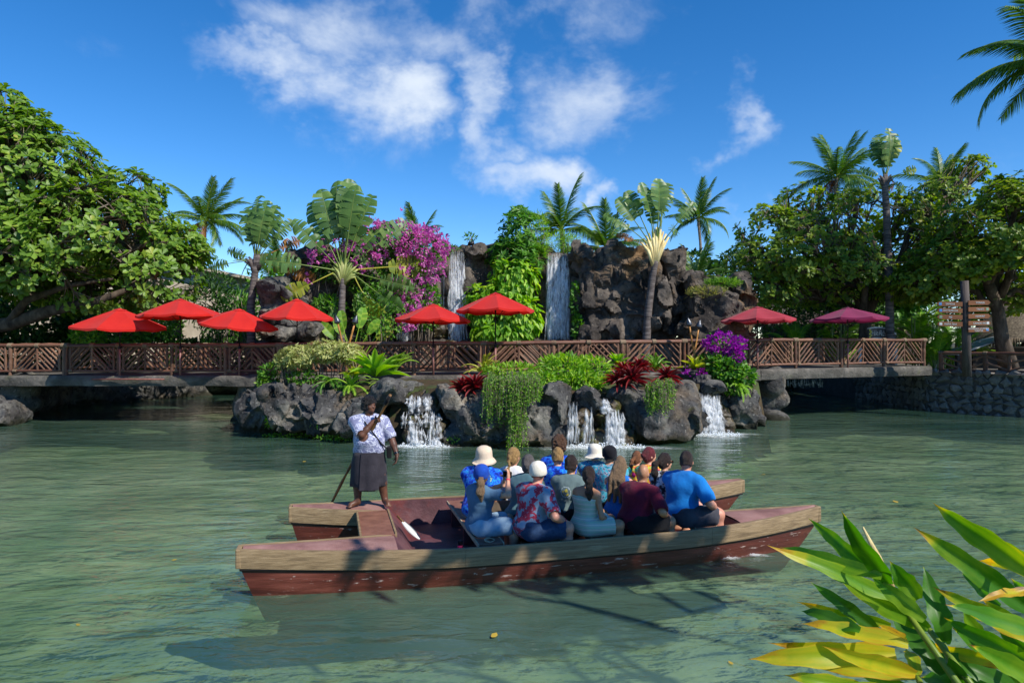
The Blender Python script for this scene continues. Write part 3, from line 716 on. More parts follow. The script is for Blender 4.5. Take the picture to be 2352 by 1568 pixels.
# ---- low island in front of the path
isl = empty('rock_island', (0, 21, 0), label='low island of grey boulders in the water, planted on top and spilling small waterfalls', cat='rock island')
IB = {
 'long_wall': ([(620,945,22.4,60,62,1.2,3),(690,950,21.6,66,60,1.2,3),(760,955,21.0,66,56,1.2,3),(830,960,20.5,50,56,1.2,3),(600,960,22.9,36,60,1.0,2.8),(660,905,22.6,50,22,.8,3)], 31, .13, .75),
 'pale_boulder': ([(888,905,20.4,38,34,.7,2.4),(930,890,21.0,40,18,.6,2.6),(870,935,20.6,26,34,.5,2.6)], 35, .05, 1.6),
 'slab_boulder': ([(1045,930,19.4,42,34,.6,2.6,25),(1075,965,19.2,36,30,.6,2.4,30),(1020,905,20,24,22,.6,2.6)], 37, .06, 1.2),
 'middle_wall': ([(1120,960,19.6,90,66,.9,3),(1210,960,19.6,80,66,.9,3),(1080,1005,19.3,70,26,.7,2.4),(1180,1005,19.4,80,26,.8,2.6),(1255,1000,19.5,50,30,.7,2.6)], 41, .12, .8),
 'knob_boulder': ([(1268,905,19.5,42,30,.7,2.5),(1290,940,19.3,26,36,.5,2.6),(1250,950,19.4,40,40,.5,2.6)], 44, .06, 1.0),
 'split_rock': ([(1352,908,19.7,24,18,.35,2.3,20),(1382,930,19.5,22,14,.3,2.3,30),(1345,930,19.9,40,30,.4,2.6)], 47, .05, .8),
 'wet_mounds': ([(1330,985,19.5,32,45,.5,2.4),(1400,965,19.6,34,50,.5,2.4),(1375,1010,19.3,30,28,.5,2.3),(1435,1000,19.6,26,30,.5,2.3)], 49, .07, .5),
 'right_boulder': ([(1520,950,20.3,78,60,.9,2.8),(1570,940,20.8,44,62,.9,2.8),(1470,960,20.1,44,50,.7,2.6),(1430,905,20.2,44,24,.7,2.6),(1540,985,20.4,56,30,.8,2.6)], 52, .05, 1.8),
 'dark_cap': ([(1636,888,22.2,36,20,.6,2.4),(1615,880,22.3,20,14,.5,2.4)], 55, .06, .7),
 'end_boulder': ([(1705,945,23.0,34,48,.7,2.8),(1685,935,22.8,26,46,.6,2.8),(1722,960,24.0,24,40,.8,2.8)], 57, .10, .9),
 'fall_back': ([(1640,960,22.4,40,52,.5,2.8)], 59, .07, .5),
 'base_wall': ([(610,955,23.6,60,60,.8,3),(690,960,22.7,60,58,.8,3),(770,962,22.0,60,56,.8,3),(850,962,21.6,60,58,.8,3),(930,965,21.2,60,60,.7,3),(1010,965,20.7,60,60,.7,3),(1090,968,20.5,60,62,.7,3),(1170,968,20.5,60,62,.7,3),(1250,965,20.5,60,62,.7,3),(1330,962,20.7,60,62,.7,3),(1410,962,20.8,60,60,.7,3),(1490,960,21.3,60,60,.8,3),(1570,955,22.0,60,60,.8,3),(1650,950,23.2,50,58,.8,3),(1705,945,24.2,36,54,.8,3)], 71, .12, .7),
 'step_rocks': ([(972,925,20.3,50,26,.5,3.4),(972,960,19.8,48,28,.5,3.2),(945,1000,19.4,24,32,.4,2.4),(1005,1000,19.4,26,32,.4,2.4),(975,1005,19.6,30,30,.4,2.6)], 61, .07, .5)}
for nm, (bl, sd, ck, ce) in IB.items():
    rock(nm, bl, 'wet_rock' if nm in ('wet_mounds', 'fall_back', 'step_rocks') else 'rock', isl, h=.055, seed=sd, crack=ck, cell=ce, amp=.08, floor=-.5, k=.08)
# waterline stain stones are part of the rocks; planting bed on top
bx = []; 
top = [(-8.9,24.4),(-8.0,23.2),(-6.2,21.9),(-4.2,21.2),(-2.2,20.5),(.3,20.2),(2.1,20.3),(3.6,20.7),(5.4,21.6),(6.9,22.8),(8.3,24.0),(8.6,24.9)]
V = []; Fc = []
for i, (x, y) in enumerate(top):
    s = fence_s(1176+(-8.9+17.4*i/11)*F/24.0) if False else None
    for j in range(6):
        t = j/5; yy = y+(24.6-y)*t if abs(x) > 7 else y+(23.4+abs(x)*.08-y)*t
        V.append((x*(1-.0*t), yy, 1.22+.42*math.sin(min(1, t*1.6)*math.pi/2)+.05*math.sin(x*3+j)))
for i in range(len(top)-1):
    for j in range(5): Fc.append((i*6+j, (i+1)*6+j, (i+1)*6+j+1, i*6+j+1))
mob('planting_bed', np.array(V)-np.array([0, 21, 0]), Fc, 'soil', isl)

# ---- banks seen under the bridges
def bank(name, pts, z0, z1, lab, mt='rock', seed=0, th=.6, step=.5, cat='rock bank', h=.12):
    """rough rock bank along a plan polyline"""
    lo = np.array([min(p[0] for p in pts)-th-.6, min(p[1] for p in pts)-th-.6, z0]); hi = np.array([max(p[0] for p in pts)+th+.6, max(p[1] for p in pts)+th+.6, z1+.5])
    vx = Vox(lo, hi, h); rs = random.Random(seed)
    for a, b in zip(pts, pts[1:]):
        n = max(1, int(math.dist(a, b)/step))
        for i in range(n+1):
            x = a[0]+(b[0]-a[0])*i/n; y = a[1]+(b[1]-a[1])*i/n
            for z in (z0+.3, (z0+z1)/2, z1-.35):
                vx.ell((x+rs.uniform(-.25, .25), y+rs.uniform(-.25, .25), z+rs.uniform(-.15, .15)), (th*rs.uniform(.8, 1.2), th*rs.uniform(.8, 1.2), .5*rs.uniform(.8, 1.3)), k=.06, p=2.6)
    V, Fc = vx.mesh(); Nn = vnormals(V, Fc); V = V+Nn*(.08*fbm(V*1.6, 3, seed))[:, None]
    c = np.array([V[:, 0].mean(), V[:, 1].mean(), V[:, 2].min()]); o = mob(name, V-c, Fc, mt, label=lab, cat=cat); o.location = c; return o
bank('rock_bank', [(-19.8,26.2),(-20.2,30.5),(-18.4,34),(-16.4,38),(-13,38.6)], -.5, 1.7, 'rough rock bank lining the channel under the long footbridge', seed=3)
bank('rock_abutment', [(-28,24.8),(-23,25.0),(-18.8,25.8)], -.5, 1.5, 'dark veined rock supporting the end of the long footbridge', seed=6, th=.9)
rock('shore_boulder', [(8,948,23.8,34,34,.7,2.3),(-30,940,23.8,40,40,.7,2.4)], 'rock', h=.06, seed=9, crack=.03, amp=.06, label='pale rounded boulder at the water edge beside the dark abutment', cat='boulder', floor=-.6)
bank('rock_pier', [(-9.0,24.5),(-9.6,25.3),(-9.9,28),(-11.5,31)], -.5, 1.6, 'low dark rock face under the bridge beside the island', seed=12, th=.5)
bank('rock_bank', [(9.6,26),(9.8,31),(10.6,36),(13,42.4),(17.8,42.6)], -.5, 1.8, 'dark rock bank at the back of the channel under the short footbridge', seed=15)

# ---- stone retaining wall on the right
mat('wall_stone', [(0, C('#45423f')), (.5, C('#6d6862')), (1, C('#97908a'))], scale=3, detail=6, rough=.9, objrnd=.55, bump=.8, bscale=9, patch=(C('#8a6f52'), 2, .58, .7, (1,1,1), .5))
mat('mortar', [(0, C('#3a3835')), (1, C('#565350'))], scale=4, rough=.95, coord='World', bump=.5)
wallp = [(17.35, 42.0), (17.45, 28.9), (19.6, 25.9), (25.5, 23.0)]
sw = empty('stone_wall', (17.5, 28.9, 0), label='rough grey stone retaining wall under the low crossed-log fence', cat='wall')
mb = MB()
for a, b in zip(wallp, wallp[1:]):
    d = Vector((b[0]-a[0], b[1]-a[1])); L_ = d.length; ang_ = math.atan2(d.y, d.x); c = ((a[0]+b[0])/2, (a[1]+b[1])/2)
    nn = Vector((-d.y, d.x)).normalized()
    mb.box((c[0]+nn.x*.32-17.5, c[1]+nn.y*.32-28.9, .56), (L_+.2, .6, 2.1), Matrix.Rotation(ang_, 3, 'Z'))
mb.obj('mortar_core', 'mortar', sw, smooth=False)
def stone_mesh(seed):
    rs = random.Random(seed); n = 6+seed % 3; V = []; 
    for r, zz in ((1.0, 0), (.93, .55), (.6, .95)):
        for k in range(n):
            a = 2*math.pi*(k+.3*math.sin(seed+k*2.1))/n; q = r*(.85+.25*math.sin(seed*1.7+k*2.9)); V.append((math.cos(a)*q, zz*.22, math.sin(a)*q))
    Fc = [(i*n+k, i*n+(k+1) % n, (i+1)*n+(k+1) % n, (i+1)*n+k) for i in range(2) for k in range(n)]+[tuple(range(2*n, 3*n))]
    return mesh('stone', [(x, -y, z) for x, y, z in V], [f[::-1] for f in Fc], 'wall_stone', smooth=False)
SM = [stone_mesh(i) for i in range(7)]
rs = random.Random(5)
for a, b, n_ in ((wallp[1], wallp[2], 1), (wallp[2], wallp[3], 1), (wallp[0], wallp[1], 1)):
    d = Vector((b[0]-a[0], b[1]-a[1], 0)); L_ = d.length; d.normalize(); ang_ = math.atan2(d.y, d.x); z = -.2; 
    while z < 1.62:
        hgt = rs.uniform(.20, .34); x = rs.uniform(0, .3); z1 = z+hgt
        while x < L_:
            w = rs.uniform(.26, .52)
            if a is wallp[0] and x < 7: x += w; continue
            o = link('stone', SM[rs.randrange(7)], sw)
            p = Vector((a[0], a[1], 0))+d*(x+w/2); nn = Vector((-d.y, d.x, 0)); p = p+nn*.03
            o.location = (p.x-17.5, p.y-28.9, z+hgt/2+rs.uniform(-.05, .05)); o.rotation_euler = (rs.uniform(-.1, .1), rs.uniform(-.5, .5), ang_+rs.uniform(-.06, .06))
            o.scale = (w*.64, .42, hgt*.72); x += w
        z = z1
# path on the wall and behind it
mob('pavement', [(17.4,28.7,1.62),(19.55,25.75,1.62),(26,22.5,1.62),(40,30,1.62),(34,52,1.62),(17.4,44,1.62)], [(0,1,2,3,4,5)], 'paving', kind='structure')

# ================================================================== waterfalls
def fall(name, pts_top, Y, py1, wj, n, lab, bulge=.15, seed=0, wid=.05, back=None):
    """pts_top: list of (px0, px1, py_top); strands of falling water from the lip down to pixel row py1"""
    rs = random.Random(seed); mb = MB(); loc = P((pts_top[0][0]+pts_top[0][1])/2, py1, Y)
    for i in range(n):
        px0, px1, pyt = rs.choice(pts_top); u = rs.random(); px = px0+(px1-px0)*u
        a = P(px, pyt+rs.uniform(-2, 4), Y); b = P(px+rs.uniform(-wj, wj), py1+rs.uniform(-4, 3), Y)
        if rs.random() < .45: t0, t1 = 0, 1
        else: t0 = rs.uniform(0, .6); t1 = min(1, t0+rs.uniform(.2, .6))
        w0 = wid*rs.choice((.5, .8, 1.2, 2.2))*rs.uniform(.6, 1.2); K = 9; V = []; Fc = []; dy = rs.uniform(-.12, .1); sw_ = rs.uniform(-1, 1)*wid*.6; ph = rs.uniform(0, 9)
        for k in range(K+1):
            t = t0+(t1-t0)*k/K; p = a.lerp(b, t); out = bulge*math.sqrt(t)
            ww = w0*(1+1.1*t)*(.35+.65*math.sin(math.pi*min(1, max(0, (k+.7)/(K+1.2)))))*(.8+.4*math.sin(t*17+ph))
            x = p.x-loc.x+sw_*math.sin(t*9+ph); yy = p.y-loc.y-out-dy*t; z = p.z-loc.z
            V += [(x-ww, yy+.01, z), (x, yy-.012-ww*1.1, z), (x+ww, yy+.01, z)]
        for k in range(K):
            for j in range(2): Fc.append((k*3+j, k*3+j+1, k*3+j+4, k*3+j+3))
        mb.add(V, Fc)
    nst = len(mb.V)//3; rd = np.tile([.0, 1.0, .0], nst).reshape(-1, 10, 3); rd[:, 0] *= .3; rd[:, -1] *= .4
    return mob(name, mb.V, mb.F, 'falling_water', label=lab, cat='waterfall', rnd=rd.ravel()), loc
def place(r): r[0].location = r[1]; return r[0]
def drops(parent, c, rx, ry, hgt, n, seed=0, size=.018):
    """spray: small drops thrown up where the water lands"""
    rs = random.Random(seed); mb = MB()
    for i in range(n):
        a = rs.uniform(0, 2*math.pi); q = math.sqrt(rs.random()); x = c[0]+rx*q*math.cos(a); y = c[1]+ry*q*math.sin(a); z = c[2]+abs(rs.gauss(0, hgt))*(1-q*.6)
        s = size*rs.uniform(.4, 1.5)
        mb.add([(x-s, y, z), (x+s, y, z), (x, y-s, z), (x, y+s, z), (x, y, z+s*1.5), (x, y, z-s)], [(0,2,4),(2,1,4),(1,3,4),(3,0,4),(2,0,5),(1,2,5),(3,1,5),(0,3,5)])
    V = np.array(mb.V)-np.array(parent.location); o = mob('spray', V, mb.F, 'white_water', parent, smooth=False, kind='stuff'); return o
def foam(parent, c, rx, ry, seed=0, n=36):
    V = [(0, 0, .03)]; Fc = []; R_ = 7
    for r in range(1, R_+1):
        for k in range(n):
            a = 2*math.pi*k/n; q = r/R_*(1+.22*math.sin(a*3+seed)+.14*math.sin(a*7+seed*2)+.1*math.sin(a*13+seed)); V.append((rx*q*math.cos(a), ry*q*math.sin(a), .012+.05*(1-r/R_)*abs(math.sin(k*2.3+r*1.7+seed))))
    for k in range(n): Fc.append((0, 1+k, 1+(k+1) % n))
    for r in range(R_-1):
        for k in range(n): Fc.append((1+r*n+k, 1+(r+1)*n+k, 1+(r+1)*n+(k+1) % n, 1+r*n+(k+1) % n))
    V = np.array(V)+np.array([c[0], c[1], c[2]])-np.array(parent.location); return mob('foam', V, Fc, 'foam', parent, rnd=np.concatenate([[1], np.repeat(np.clip(1.5*(1-np.arange(1, R_+1)/R_), 0, 1), n)]))
mat('white_water', [(0, (.8, .84, .87)), (1, (.9, .92, .94))], scale=5, rough=.4, trans=.3)
place(fall('waterfall', [(1030,1066,580),(1034,1062,578)], 29.0, 790, 9, 80, 'tall waterfall dropping over the cliff beside the pink bougainvillea', seed=1, wid=.045))
place(fall('waterfall', [(1258,1306,582),(1268,1300,580)], 28.6, 792, 11, 90, 'tall waterfall between the leafy climber and the bare rock face', seed=2, wid=.045))
place(fall('waterfall', [(918,948,715),(920,955,730)], 28.4, 786, 5, 60, 'narrow white cascade over ledges below the bougainvillea', seed=3, wid=.06))
place(fall('waterfall', [(1010,1024,620)], 29.4, 760, 4, 14, 'thin trickle of water beside the pink flowers', seed=4, wid=.02))
def cascade(nm, parts, lab, foamc, fr, seed):
    root = empty(nm, foamc, label=lab, cat='waterfall')
    for i, (tops, Y, py1, wj, n, wid) in enumerate(parts):
        o, loc = fall('water_sheet', tops, Y, py1, wj, n, None, bulge=.10, seed=seed+i, wid=wid); o.parent = root; o.location = loc-root.location
        for kk in ('label', 'category'):
            if kk in o: del o[kk]
    foam(root, foamc, fr[0]*1.25, fr[1]*1.3, seed); drops(root, foamc, fr[0]*.75, fr[1]*.6, .09, 420, seed, .013)
    return root
cascade('small_waterfall', [([(934,1005,908),(940,990,905)], 19.62, 948, 3, 34, .032), ([(926,1012,944)], 19.25, 980, 4, 36, .030), ([(942,962,970),(988,1010,972),(928,1018,975)], 18.95, 1030, 9, 60, .034)],
        'stepped waterfall tumbling over three ledges behind the boatman', G(975, 1026), (.95, .42), 5)
cascade('small_waterfall', [([(1306,1328,922),(1338,1360,935)], 18.9, 1022, 6, 30, .028), ([(1385,1400,915)], 19.2, 950, 8, 24, .04), ([(1395,1432,945),(1398,1425,940)], 18.9, 1028, 8, 64, .036)],
        'double cascade splashing between wet mounds below the red bromeliads', G(1385, 1028), (1.6, .4), 15)
cascade('small_waterfall', [([(1606,1655,908),(1612,1650,905)], 21.75, 998, 16, 120, .05), ([(1612,1645,930)], 21.55, 998, 20, 60, .05)],
        'broad foaming waterfall beside the purple bougainvillea', G(1645, 1000), (1.05, .6), 25)
bw_ = empty('bow_wave', G(1700,1276), label='small white bow wave against the red hull near the ginger leaves', cat='wave'); foam(bw_, G(1700,1276), .42, .10, 3); foam(bw_, G(1660,1284), .3, .06, 5)
place(fall('waterfall', [(455,505,893)], 37.5, 902, 2, 30, 'faint waterfall far back under the long footbridge', seed=40, wid=.06, bulge=.05))
place(fall('waterfall', [(1770,1890,868)], 30.5, 890, 2, 130, 'thin curtain of drips under the short footbridge', seed=41, wid=.015, bulge=.02))
# ================================================================== log fences
mat('log', [(0, C('#33231a')), (.4, C('#5d4232')), (.7, C('#7a5a45')), (1, C('#93765c'))], scale=3, detail=6, rough=.62, stretch=(3, 3, .5), objrnd=.55, bump=.35, bscale=14, spec=.4, patch=(C('#8a4f30'), 1.4, .52, .66, (1,1,1), .5))
mat('rail_log', [(0, C('#3a2219')), (.5, C('#65402f')), (1, C('#875f49'))], scale=3, detail=6, rough=.5, stretch=(3, 3, .4), objrnd=.5, bump=.3, bscale=10, spec=.45)
mat('rope', [(0, C('#5d4a38')), (1, C('#93806a'))], scale=20, rough=.9, stretch=(1, 1, 3), objrnd=.3, bump=.4)
mat('pole_paint', [(0, C('#7a5048')), (1, C('#94685e'))], scale=6, rough=.5, objrnd=.2)
def log_mesh(name, seed, m='log'):
    """unit log along z, slightly crooked, knotted and tapered"""
    rs = random.Random(seed); pts = []; rd = []; n = 7
    for i in range(n+1):
        t = i/n; pts.append((.22*math.sin(t*3.1+seed)*rs.uniform(.3, 1), .22*math.cos(t*2.7+seed)*rs.uniform(.3, 1), t)); rd.append(1+.12*math.sin(seed*3+i*2.1))
    V, Fc = tube([(p[0], p[1], p[2]*20) for p in pts], rd, 9); V = [(v.x, v.y, v.z/20) for v in V]
    me = mesh(name, V, Fc, m)
    try: me.set_sharp_from_angle(angle=R(50))
    except Exception: pass
    return me
LOGS = [log_mesh('log', i) for i in range(6)]; RAILS = [log_mesh('rail', i+20, 'rail_log') for i in range(3)]
mb = MB(); prof = []
for i in range(7):
    prof += [(1.0, i*.14), (1.13, i*.14+.05), (1.0, i*.14+.1)]
mb.lathe(prof, 12); ROPE = mb.me('rope_lashing', 'rope')
def stick(name, a, b, r, parent, me=None, rs=random):
    a = Vector(a); b = Vector(b); d = b-a
    o = link(name, me or rs.choice(LOGS), parent); o.location = a; o.scale = (r, r, d.length)
    q = d.to_track_quat('Z', 'Y'); o.rotation_mode = 'QUATERNION'; o.rotation_quaternion = q @ Euler((0, 0, rs.uniform(0, 6.28))).to_quaternion()
    return o
def lash(c, d, r, ln, parent):
    o = link('rope_lashing', ROPE, parent); o.scale = (r, r, ln); d = Vector(d).normalized(); o.location = Vector(c)-d*ln*.45
    o.rotation_mode = 'QUATERNION'; o.rotation_quaternion = d.to_track_quat('Z', 'Y'); return o
def chevron_fence(name, sa, sb, off, lab, npan, seed, hgt=1.07, nd=6, flip=False):
    rs = random.Random(seed); org = fence_at((sa+sb)/2)[0]; f = empty(name, org, label=lab, cat='fence')
    def at(s, z):
        p, d = fence_at(s); return p+Vector((-d.y, d.x, 0))*off+Vector((0, 0, z))-org
    for i in range(npan+1):
        s = sa+(sb-sa)*i/npan
        if i > 0: s -= .0
        stick('post', at(s, -.02), at(s, hgt-.03), .066*rs.uniform(.9, 1.1), f, rs=rs)
        lash(at(s, hgt), fence_at(s)[1], .083, .20*rs.uniform(.8, 1.3), f)
    for i in range(npan):
        a = sa+(sb-sa)*i/npan; b = sa+(sb-sa)*(i+1)/npan; m = (a+b)/2
        stick('top_rail', at(a-.03, hgt+rs.uniform(-.012, .012)), at(b+.03, hgt+rs.uniform(-.012, .012)), .070*rs.uniform(.92, 1.08), f, rs.choice(RAILS), rs)
        stick('bottom_rail', at(a, .16), at(b, .16+rs.uniform(-.01, .01)), .048*rs.uniform(.9, 1.1), f, rs.choice(RAILS), rs)
        stick('upright', at(m, .17), at(m, hgt-.05), .042, f, rs=rs)
        stick('upright', at(a+.17, .17), at(a+.17, hgt-.05), .045, f, rs=rs); stick('upright', at(b-.17, .17), at(b-.17, hgt-.05), .045, f, rs=rs)
        lash(at(m, hgt), fence_at(m)[1], .082, .16, f); lash(at(a+.17, .16), fence_at(m)[1], .06, .14, f)
        z0, z1 = .20, hgt-.07
        for (l, r, sgn) in ((a+.19, m-.03, 1), (m+.03, b-.19, -1)):
            w = r-l; H = z1-z0; tot = w+H; 
            for k in range(nd+2):
                c = (k+.7+rs.uniform(-.12, .12))/(nd+2)*tot-H        # where the line z=z0 is crossed
                u0, v0 = c, 0.0; u1, v1 = c+H, H
                if u0 < 0: v0 = -u0; u0 = 0
                if u1 > w: v1 = H-(u1-w); u1 = w
                if u1-u0 < .09: continue
                if sgn > 0: p0, p1 = (l+u0, z0+v0), (l+u1, z0+v1)
                else: p0, p1 = (r-u0, z0+v0), (r-u1, z0+v1)
                dd = rs.uniform(-.015, .015)
                stick('slat', at(p0[0], p0[1])+Vector((0, dd, 0)), at(p1[0], p1[1])+Vector((0, dd, 0)), .036*rs.uniform(.8, 1.2), f, rs=rs)
    return f
def fs(px): return fence_s(px)
chevron_fence('log_fence', fs(-100), fs(148), 0, 'weathered grey log fence with arrow-pattern slats at the start of the long footbridge', 2, 1)
chevron_fence('log_fence', fs(152), fs(640), 0, 'brown log fence with diagonal slats along the long footbridge under four red umbrellas', 4, 2)
chevron_fence('log_fence', fs(645), fs(1705), 0, 'log fence with diagonal slats and rope lashings behind the planted island', 7, 3)
chevron_fence('log_fence', fs(1712), fs(2122), 0, 'reddish log fence with diagonal slats along the short footbridge', 4, 4)
chevron_fence('log_fence', fs(-100), fs(600), 3.3, 'rear log fence on the far edge of the long footbridge, seen through the front slats', 6, 5, nd=4)
chevron_fence('log_fence', fs(1742), fs(2040), 3.3, 'rear log fence on the far edge of the short footbridge, seen through the front slats', 3, 6, nd=4)
chevron_fence('log_fence', fs(800), fs(1560), 3.3, 'rear log fence at the foot of the cliff waterfalls, behind the front slats', 5, 7, nd=4)
# low crossed-log fence on the stone wall
def cross_fence():
    rs = random.Random(11); pl = [Vector((17.75, 28.75, 1.62)), Vector((19.85, 25.95, 1.62)), Vector((26.0, 22.8, 1.62))]; pl[0] = Vector((17.9, 28.5, 1.62))
    f = empty('log_fence', pl[0], label='low dark log fence with crossed braces on top of the stone wall', cat='fence')
    segs = []
    for a, b in zip(pl, pl[1:]):
        n = max(1, round((b-a).length/1.75)); segs += [(a.lerp(b, i/n), a.lerp(b, (i+1)/n)) for i in range(n)]
    up = lambda p, z: p+Vector((0, 0, z))-pl[0]
    for i, (a, b) in enumerate(segs):
        stick('post', up(a, -.05), up(a, .78), .09, f, rs=rs); d = (b-a).normalized()
        stick('top_rail', up(a, .80), up(b, .80), .065, f, rs.choice(RAILS), rs); stick('bottom_rail', up(a, .10), up(b, .10), .055, f, rs.choice(RAILS), rs)
        m = a.lerp(b, .5); stick('upright', up(m, .12), up(m, .76), .07, f, rs=rs)
        for (p, q) in ((a, m), (b, m)):
            stick('brace', up(p, .70), up(q, .42), .042, f, rs=rs); stick('brace', up(p, .42), up(q, .14), .042, f, rs=rs)
        lash(up(a, .8), d, .08, .15, f)
    stick('post', up(segs[-1][1], -.05), up(segs[-1][1], .78), .09, f, rs=rs)
cross_fence()

# ================================================================== umbrellas
def canvas(name, a, b, tr=.35):
    m = mat(name, [(0, a), (1, b)], scale=2.0, detail=4, rough=.75, bump=.1, bscale=260, trans=tr, tcol=tuple(x*.9 for x in b), spec=.25, sheen=.15); return name
canvas('red_canvas', C('#cf1f17'), C('#e02a1e')); canvas('pink_canvas', C('#ad2c3a'), C('#c24450')); canvas('purple_canvas', C('#8a2450'), C('#9a2f5c')); canvas('dark_canvas', C('#b01a18'), C('#c2221e'))  # the pink canvas has some of its sunlit sheen mixed into the colour
mat('dark_metal', [(0, C('#16171a')), (1, C('#2b2c30'))], scale=8, rough=.4, metal=.6)
def umbrella(px, py_top, half_px, mt, lab, group=None, tilt=(0, 0), rot=0.2, rim=42, group_=None):
    s = fence_s(px); p, d = fence_at(s); base = p+Vector((d.y, -d.x, 0))*.17
    Y = base.y; ztop_ = CAMZ-(py_top-784)*Y/F-base.z; r = half_px*Y/F; drop = rim*Y/F
    u = empty('umbrella', base, label=lab, cat='umbrella', group=group)
    mb = MB(); mb.tube([(0, 0, -.05), (0, 0, 1.02)], .036, 10); mb.obj('mounting_post', 'pole_paint', u)
    mb = MB(); mb.tube([(0, 0, .95), (0, 0, 1.05)], .048, 10); mb.tube([(0, 0, 1.0), (0, .12, 1.03)], .03, 6); mb.obj('clamp', 'dark_metal', u)
    mb = MB(); mb.tube([(0, 0, 1.0), (0, 0, ztop_-.06)], .022, 8); mb.obj('pole', 'dark_metal', u)
    head = empty('canopy_frame', (0, 0, ztop_), parent=u); head.rotation_euler = (R(tilt[0]), R(tilt[1]), rot)
    V = []; Fc = []; NR = 7; NS = 8; SUBS = 6; n = NS*SUBS
    for i in range(NR+1):
        f = .10+.90*i/NR
        for k in range(n):
            a = 2*math.pi*k/n; w = (k % SUBS)/SUBS; edge = math.cos(math.pi/NS)/math.cos((w-.5)*2*math.pi/NS)        # straight between the rib ends
            sag = .055*math.sin(math.pi*w)*f; z = -drop*(f**1.08)-sag*.9
            V.append((r*f*edge*math.cos(a), r*f*edge*math.sin(a), z))
    for i in range(NR):
        for k in range(n): Fc.append((i*n+k, i*n+(k+1) % n, (i+1)*n+(k+1) % n, (i+1)*n+k))
    hang = len(V)
    for k in range(n):
        v = V[NR*n+k]; V.append((v[0]*.998, v[1]*.998, v[2]-.07-.012*math.sin(k*1.7)))
    for k in range(n): Fc.append((NR*n+k, NR*n+(k+1) % n, hang+(k+1) % n, hang+k))
    cano = mob('canopy', V, [f[::-1] for f in Fc], mt, head)
    # creases along the ribs
    me = cano.data; bm = bmesh.new(); bm.from_mesh(me); bm.verts.ensure_lookup_table()
    for e in bm.edges:
        a, b = e.verts[0].index, e.verts[1].index
        if a % n == b % n and (a % n) % SUBS == 0: e.smooth = False
        if a >= NR*n and b >= NR*n and a < hang and b < hang: e.smooth = False
    bm.to_mesh(me); bm.free()
    V = []; Fc = []
    for i, (f, z) in enumerate(((.0, .012), (.07, -drop*.045), (.15, -drop*.118+.012))):
        for k in range(16):
            a = 2*math.pi*k/16; V.append((r*f*math.cos(a), r*f*math.sin(a), z+(.008*math.cos(a*8) if i == 2 else 0)))
    for i in range(2):
        for k in range(16): Fc.append((i*16+k, (i+1)*16+k, (i+1)*16+(k+1) % 16, i*16+(k+1) % 16))
    mob('vent_cap', V, Fc, mt, head)
    mb = MB(); mb.lathe([(.012, .0), (.022, .015), (.016, .035), (0, .045)], 8); mb.obj('finial', 'dark_metal', head)
    for k in range(NS):
        a = 2*math.pi*k/NS; mb = MB(); mb.tube([(.03*math.cos(a), .03*math.sin(a), -.04), (r*.5*math.cos(a), r*.5*math.sin(a), -drop*.5-.03), (r*.985*math.cos(a), r*.985*math.sin(a), -drop-.02)], .010, 5)
        rb = mb.obj('rib', 'dark_metal', head)
        mb = MB(); mb.tube([(.03*math.cos(a), .03*math.sin(a), -drop-.32), (r*.5*math.cos(a), r*.5*math.sin(a), -drop*.5-.04)], .007, 5); mb.obj('strut', 'dark_metal', rb)
    return u
ug = 'red umbrellas clamped along the bridge fence'
umbrella(282, 708, 104, 'red_canvas', 'red umbrella with its rim pushed up by a wind-tilted canopy, nearest the big round-leafed tree', ug, (3, 2), .1)
umbrella(420, 686, 93, 'red_canvas', 'high red umbrella over the long footbridge, second from the round-leafed tree', ug, (-1, -1), .35, 38)
umbrella(555, 709, 90, 'red_canvas', 'tilted red umbrella in front of a slim leaning tree trunk', ug, (5, 6), .15, 36)
umbrella(687, 686, 84, 'red_canvas', 'red umbrella in front of the mossy boulder beside bamboo torches', ug, (2, 2), .05, 42)
umbrella(998, 698, 88, 'red_canvas', 'red umbrella in front of the waterfall beside the bougainvillea', ug, (-1, 1), .3, 36)
umbrella(1138, 672, 90, 'red_canvas', 'red umbrella in front of the leafy climber between two tall waterfalls', ug, (-1, 0), .1, 40)
umbrella(1733, 704, 82, 'pink_canvas', 'pink umbrella over the short footbridge', None, (-2, 0), .4, 30)
umbrella(1939, 706, 84, 'purple_canvas', 'purple umbrella beside the arched cafe sign', None, (-2, 0), .15, 26)

# ================================================================== bamboo torches
mat('bamboo', [(0, C('#7a4d22')), (.6, C('#b07a3c')), (1, C('#c8965a'))], scale=3, rough=.5, stretch=(2,2,.5), objrnd=.3)
mat('torch_metal', [(0, C('#3a3c40')), (1, C('#6b6e73'))], scale=10, rough=.35, metal=.7)
def torch(a, b, lab, grp):
    a = Vector(a); b = Vector(b); d = (b-a).normalized(); q = d.to_track_quat('Z', 'Y')
    t = empty('bamboo_torch', a, label=lab, cat='torch', group=grp); t.rotation_mode = 'QUATERNION'; t.rotation_quaternion = q; L_ = (b-a).length
    prof = []
    n = 6
    for i in range(n):
        z = (L_-.32)*i/n; prof += [(.036, z), (.031, z+.02), (.031, z+(L_-.32)/n-.02)]
    mb = MB(); mb.lathe(prof, 10); mb.obj('pole', 'bamboo', t)
    mb = MB(); mb.lathe([(.035, L_-.33), (.105, L_-.28), (.11, L_-.26), (.085, L_-.17), (.03, L_-.06), (.02, L_-.03), (.0, L_-.02)], 14); mb.obj('metal_cone', 'torch_metal', t)
    mb = MB(); mb.lathe([(.014, L_-.03), (.016, L_+.03), (0, L_+.04)], 8); mb.obj('wick', 'dark_metal', t)
torch(P(800,845,22.9), P(771,722,22.9), 'bamboo torch leaning towards the pale variegated shrub, one of a crossed pair', None)
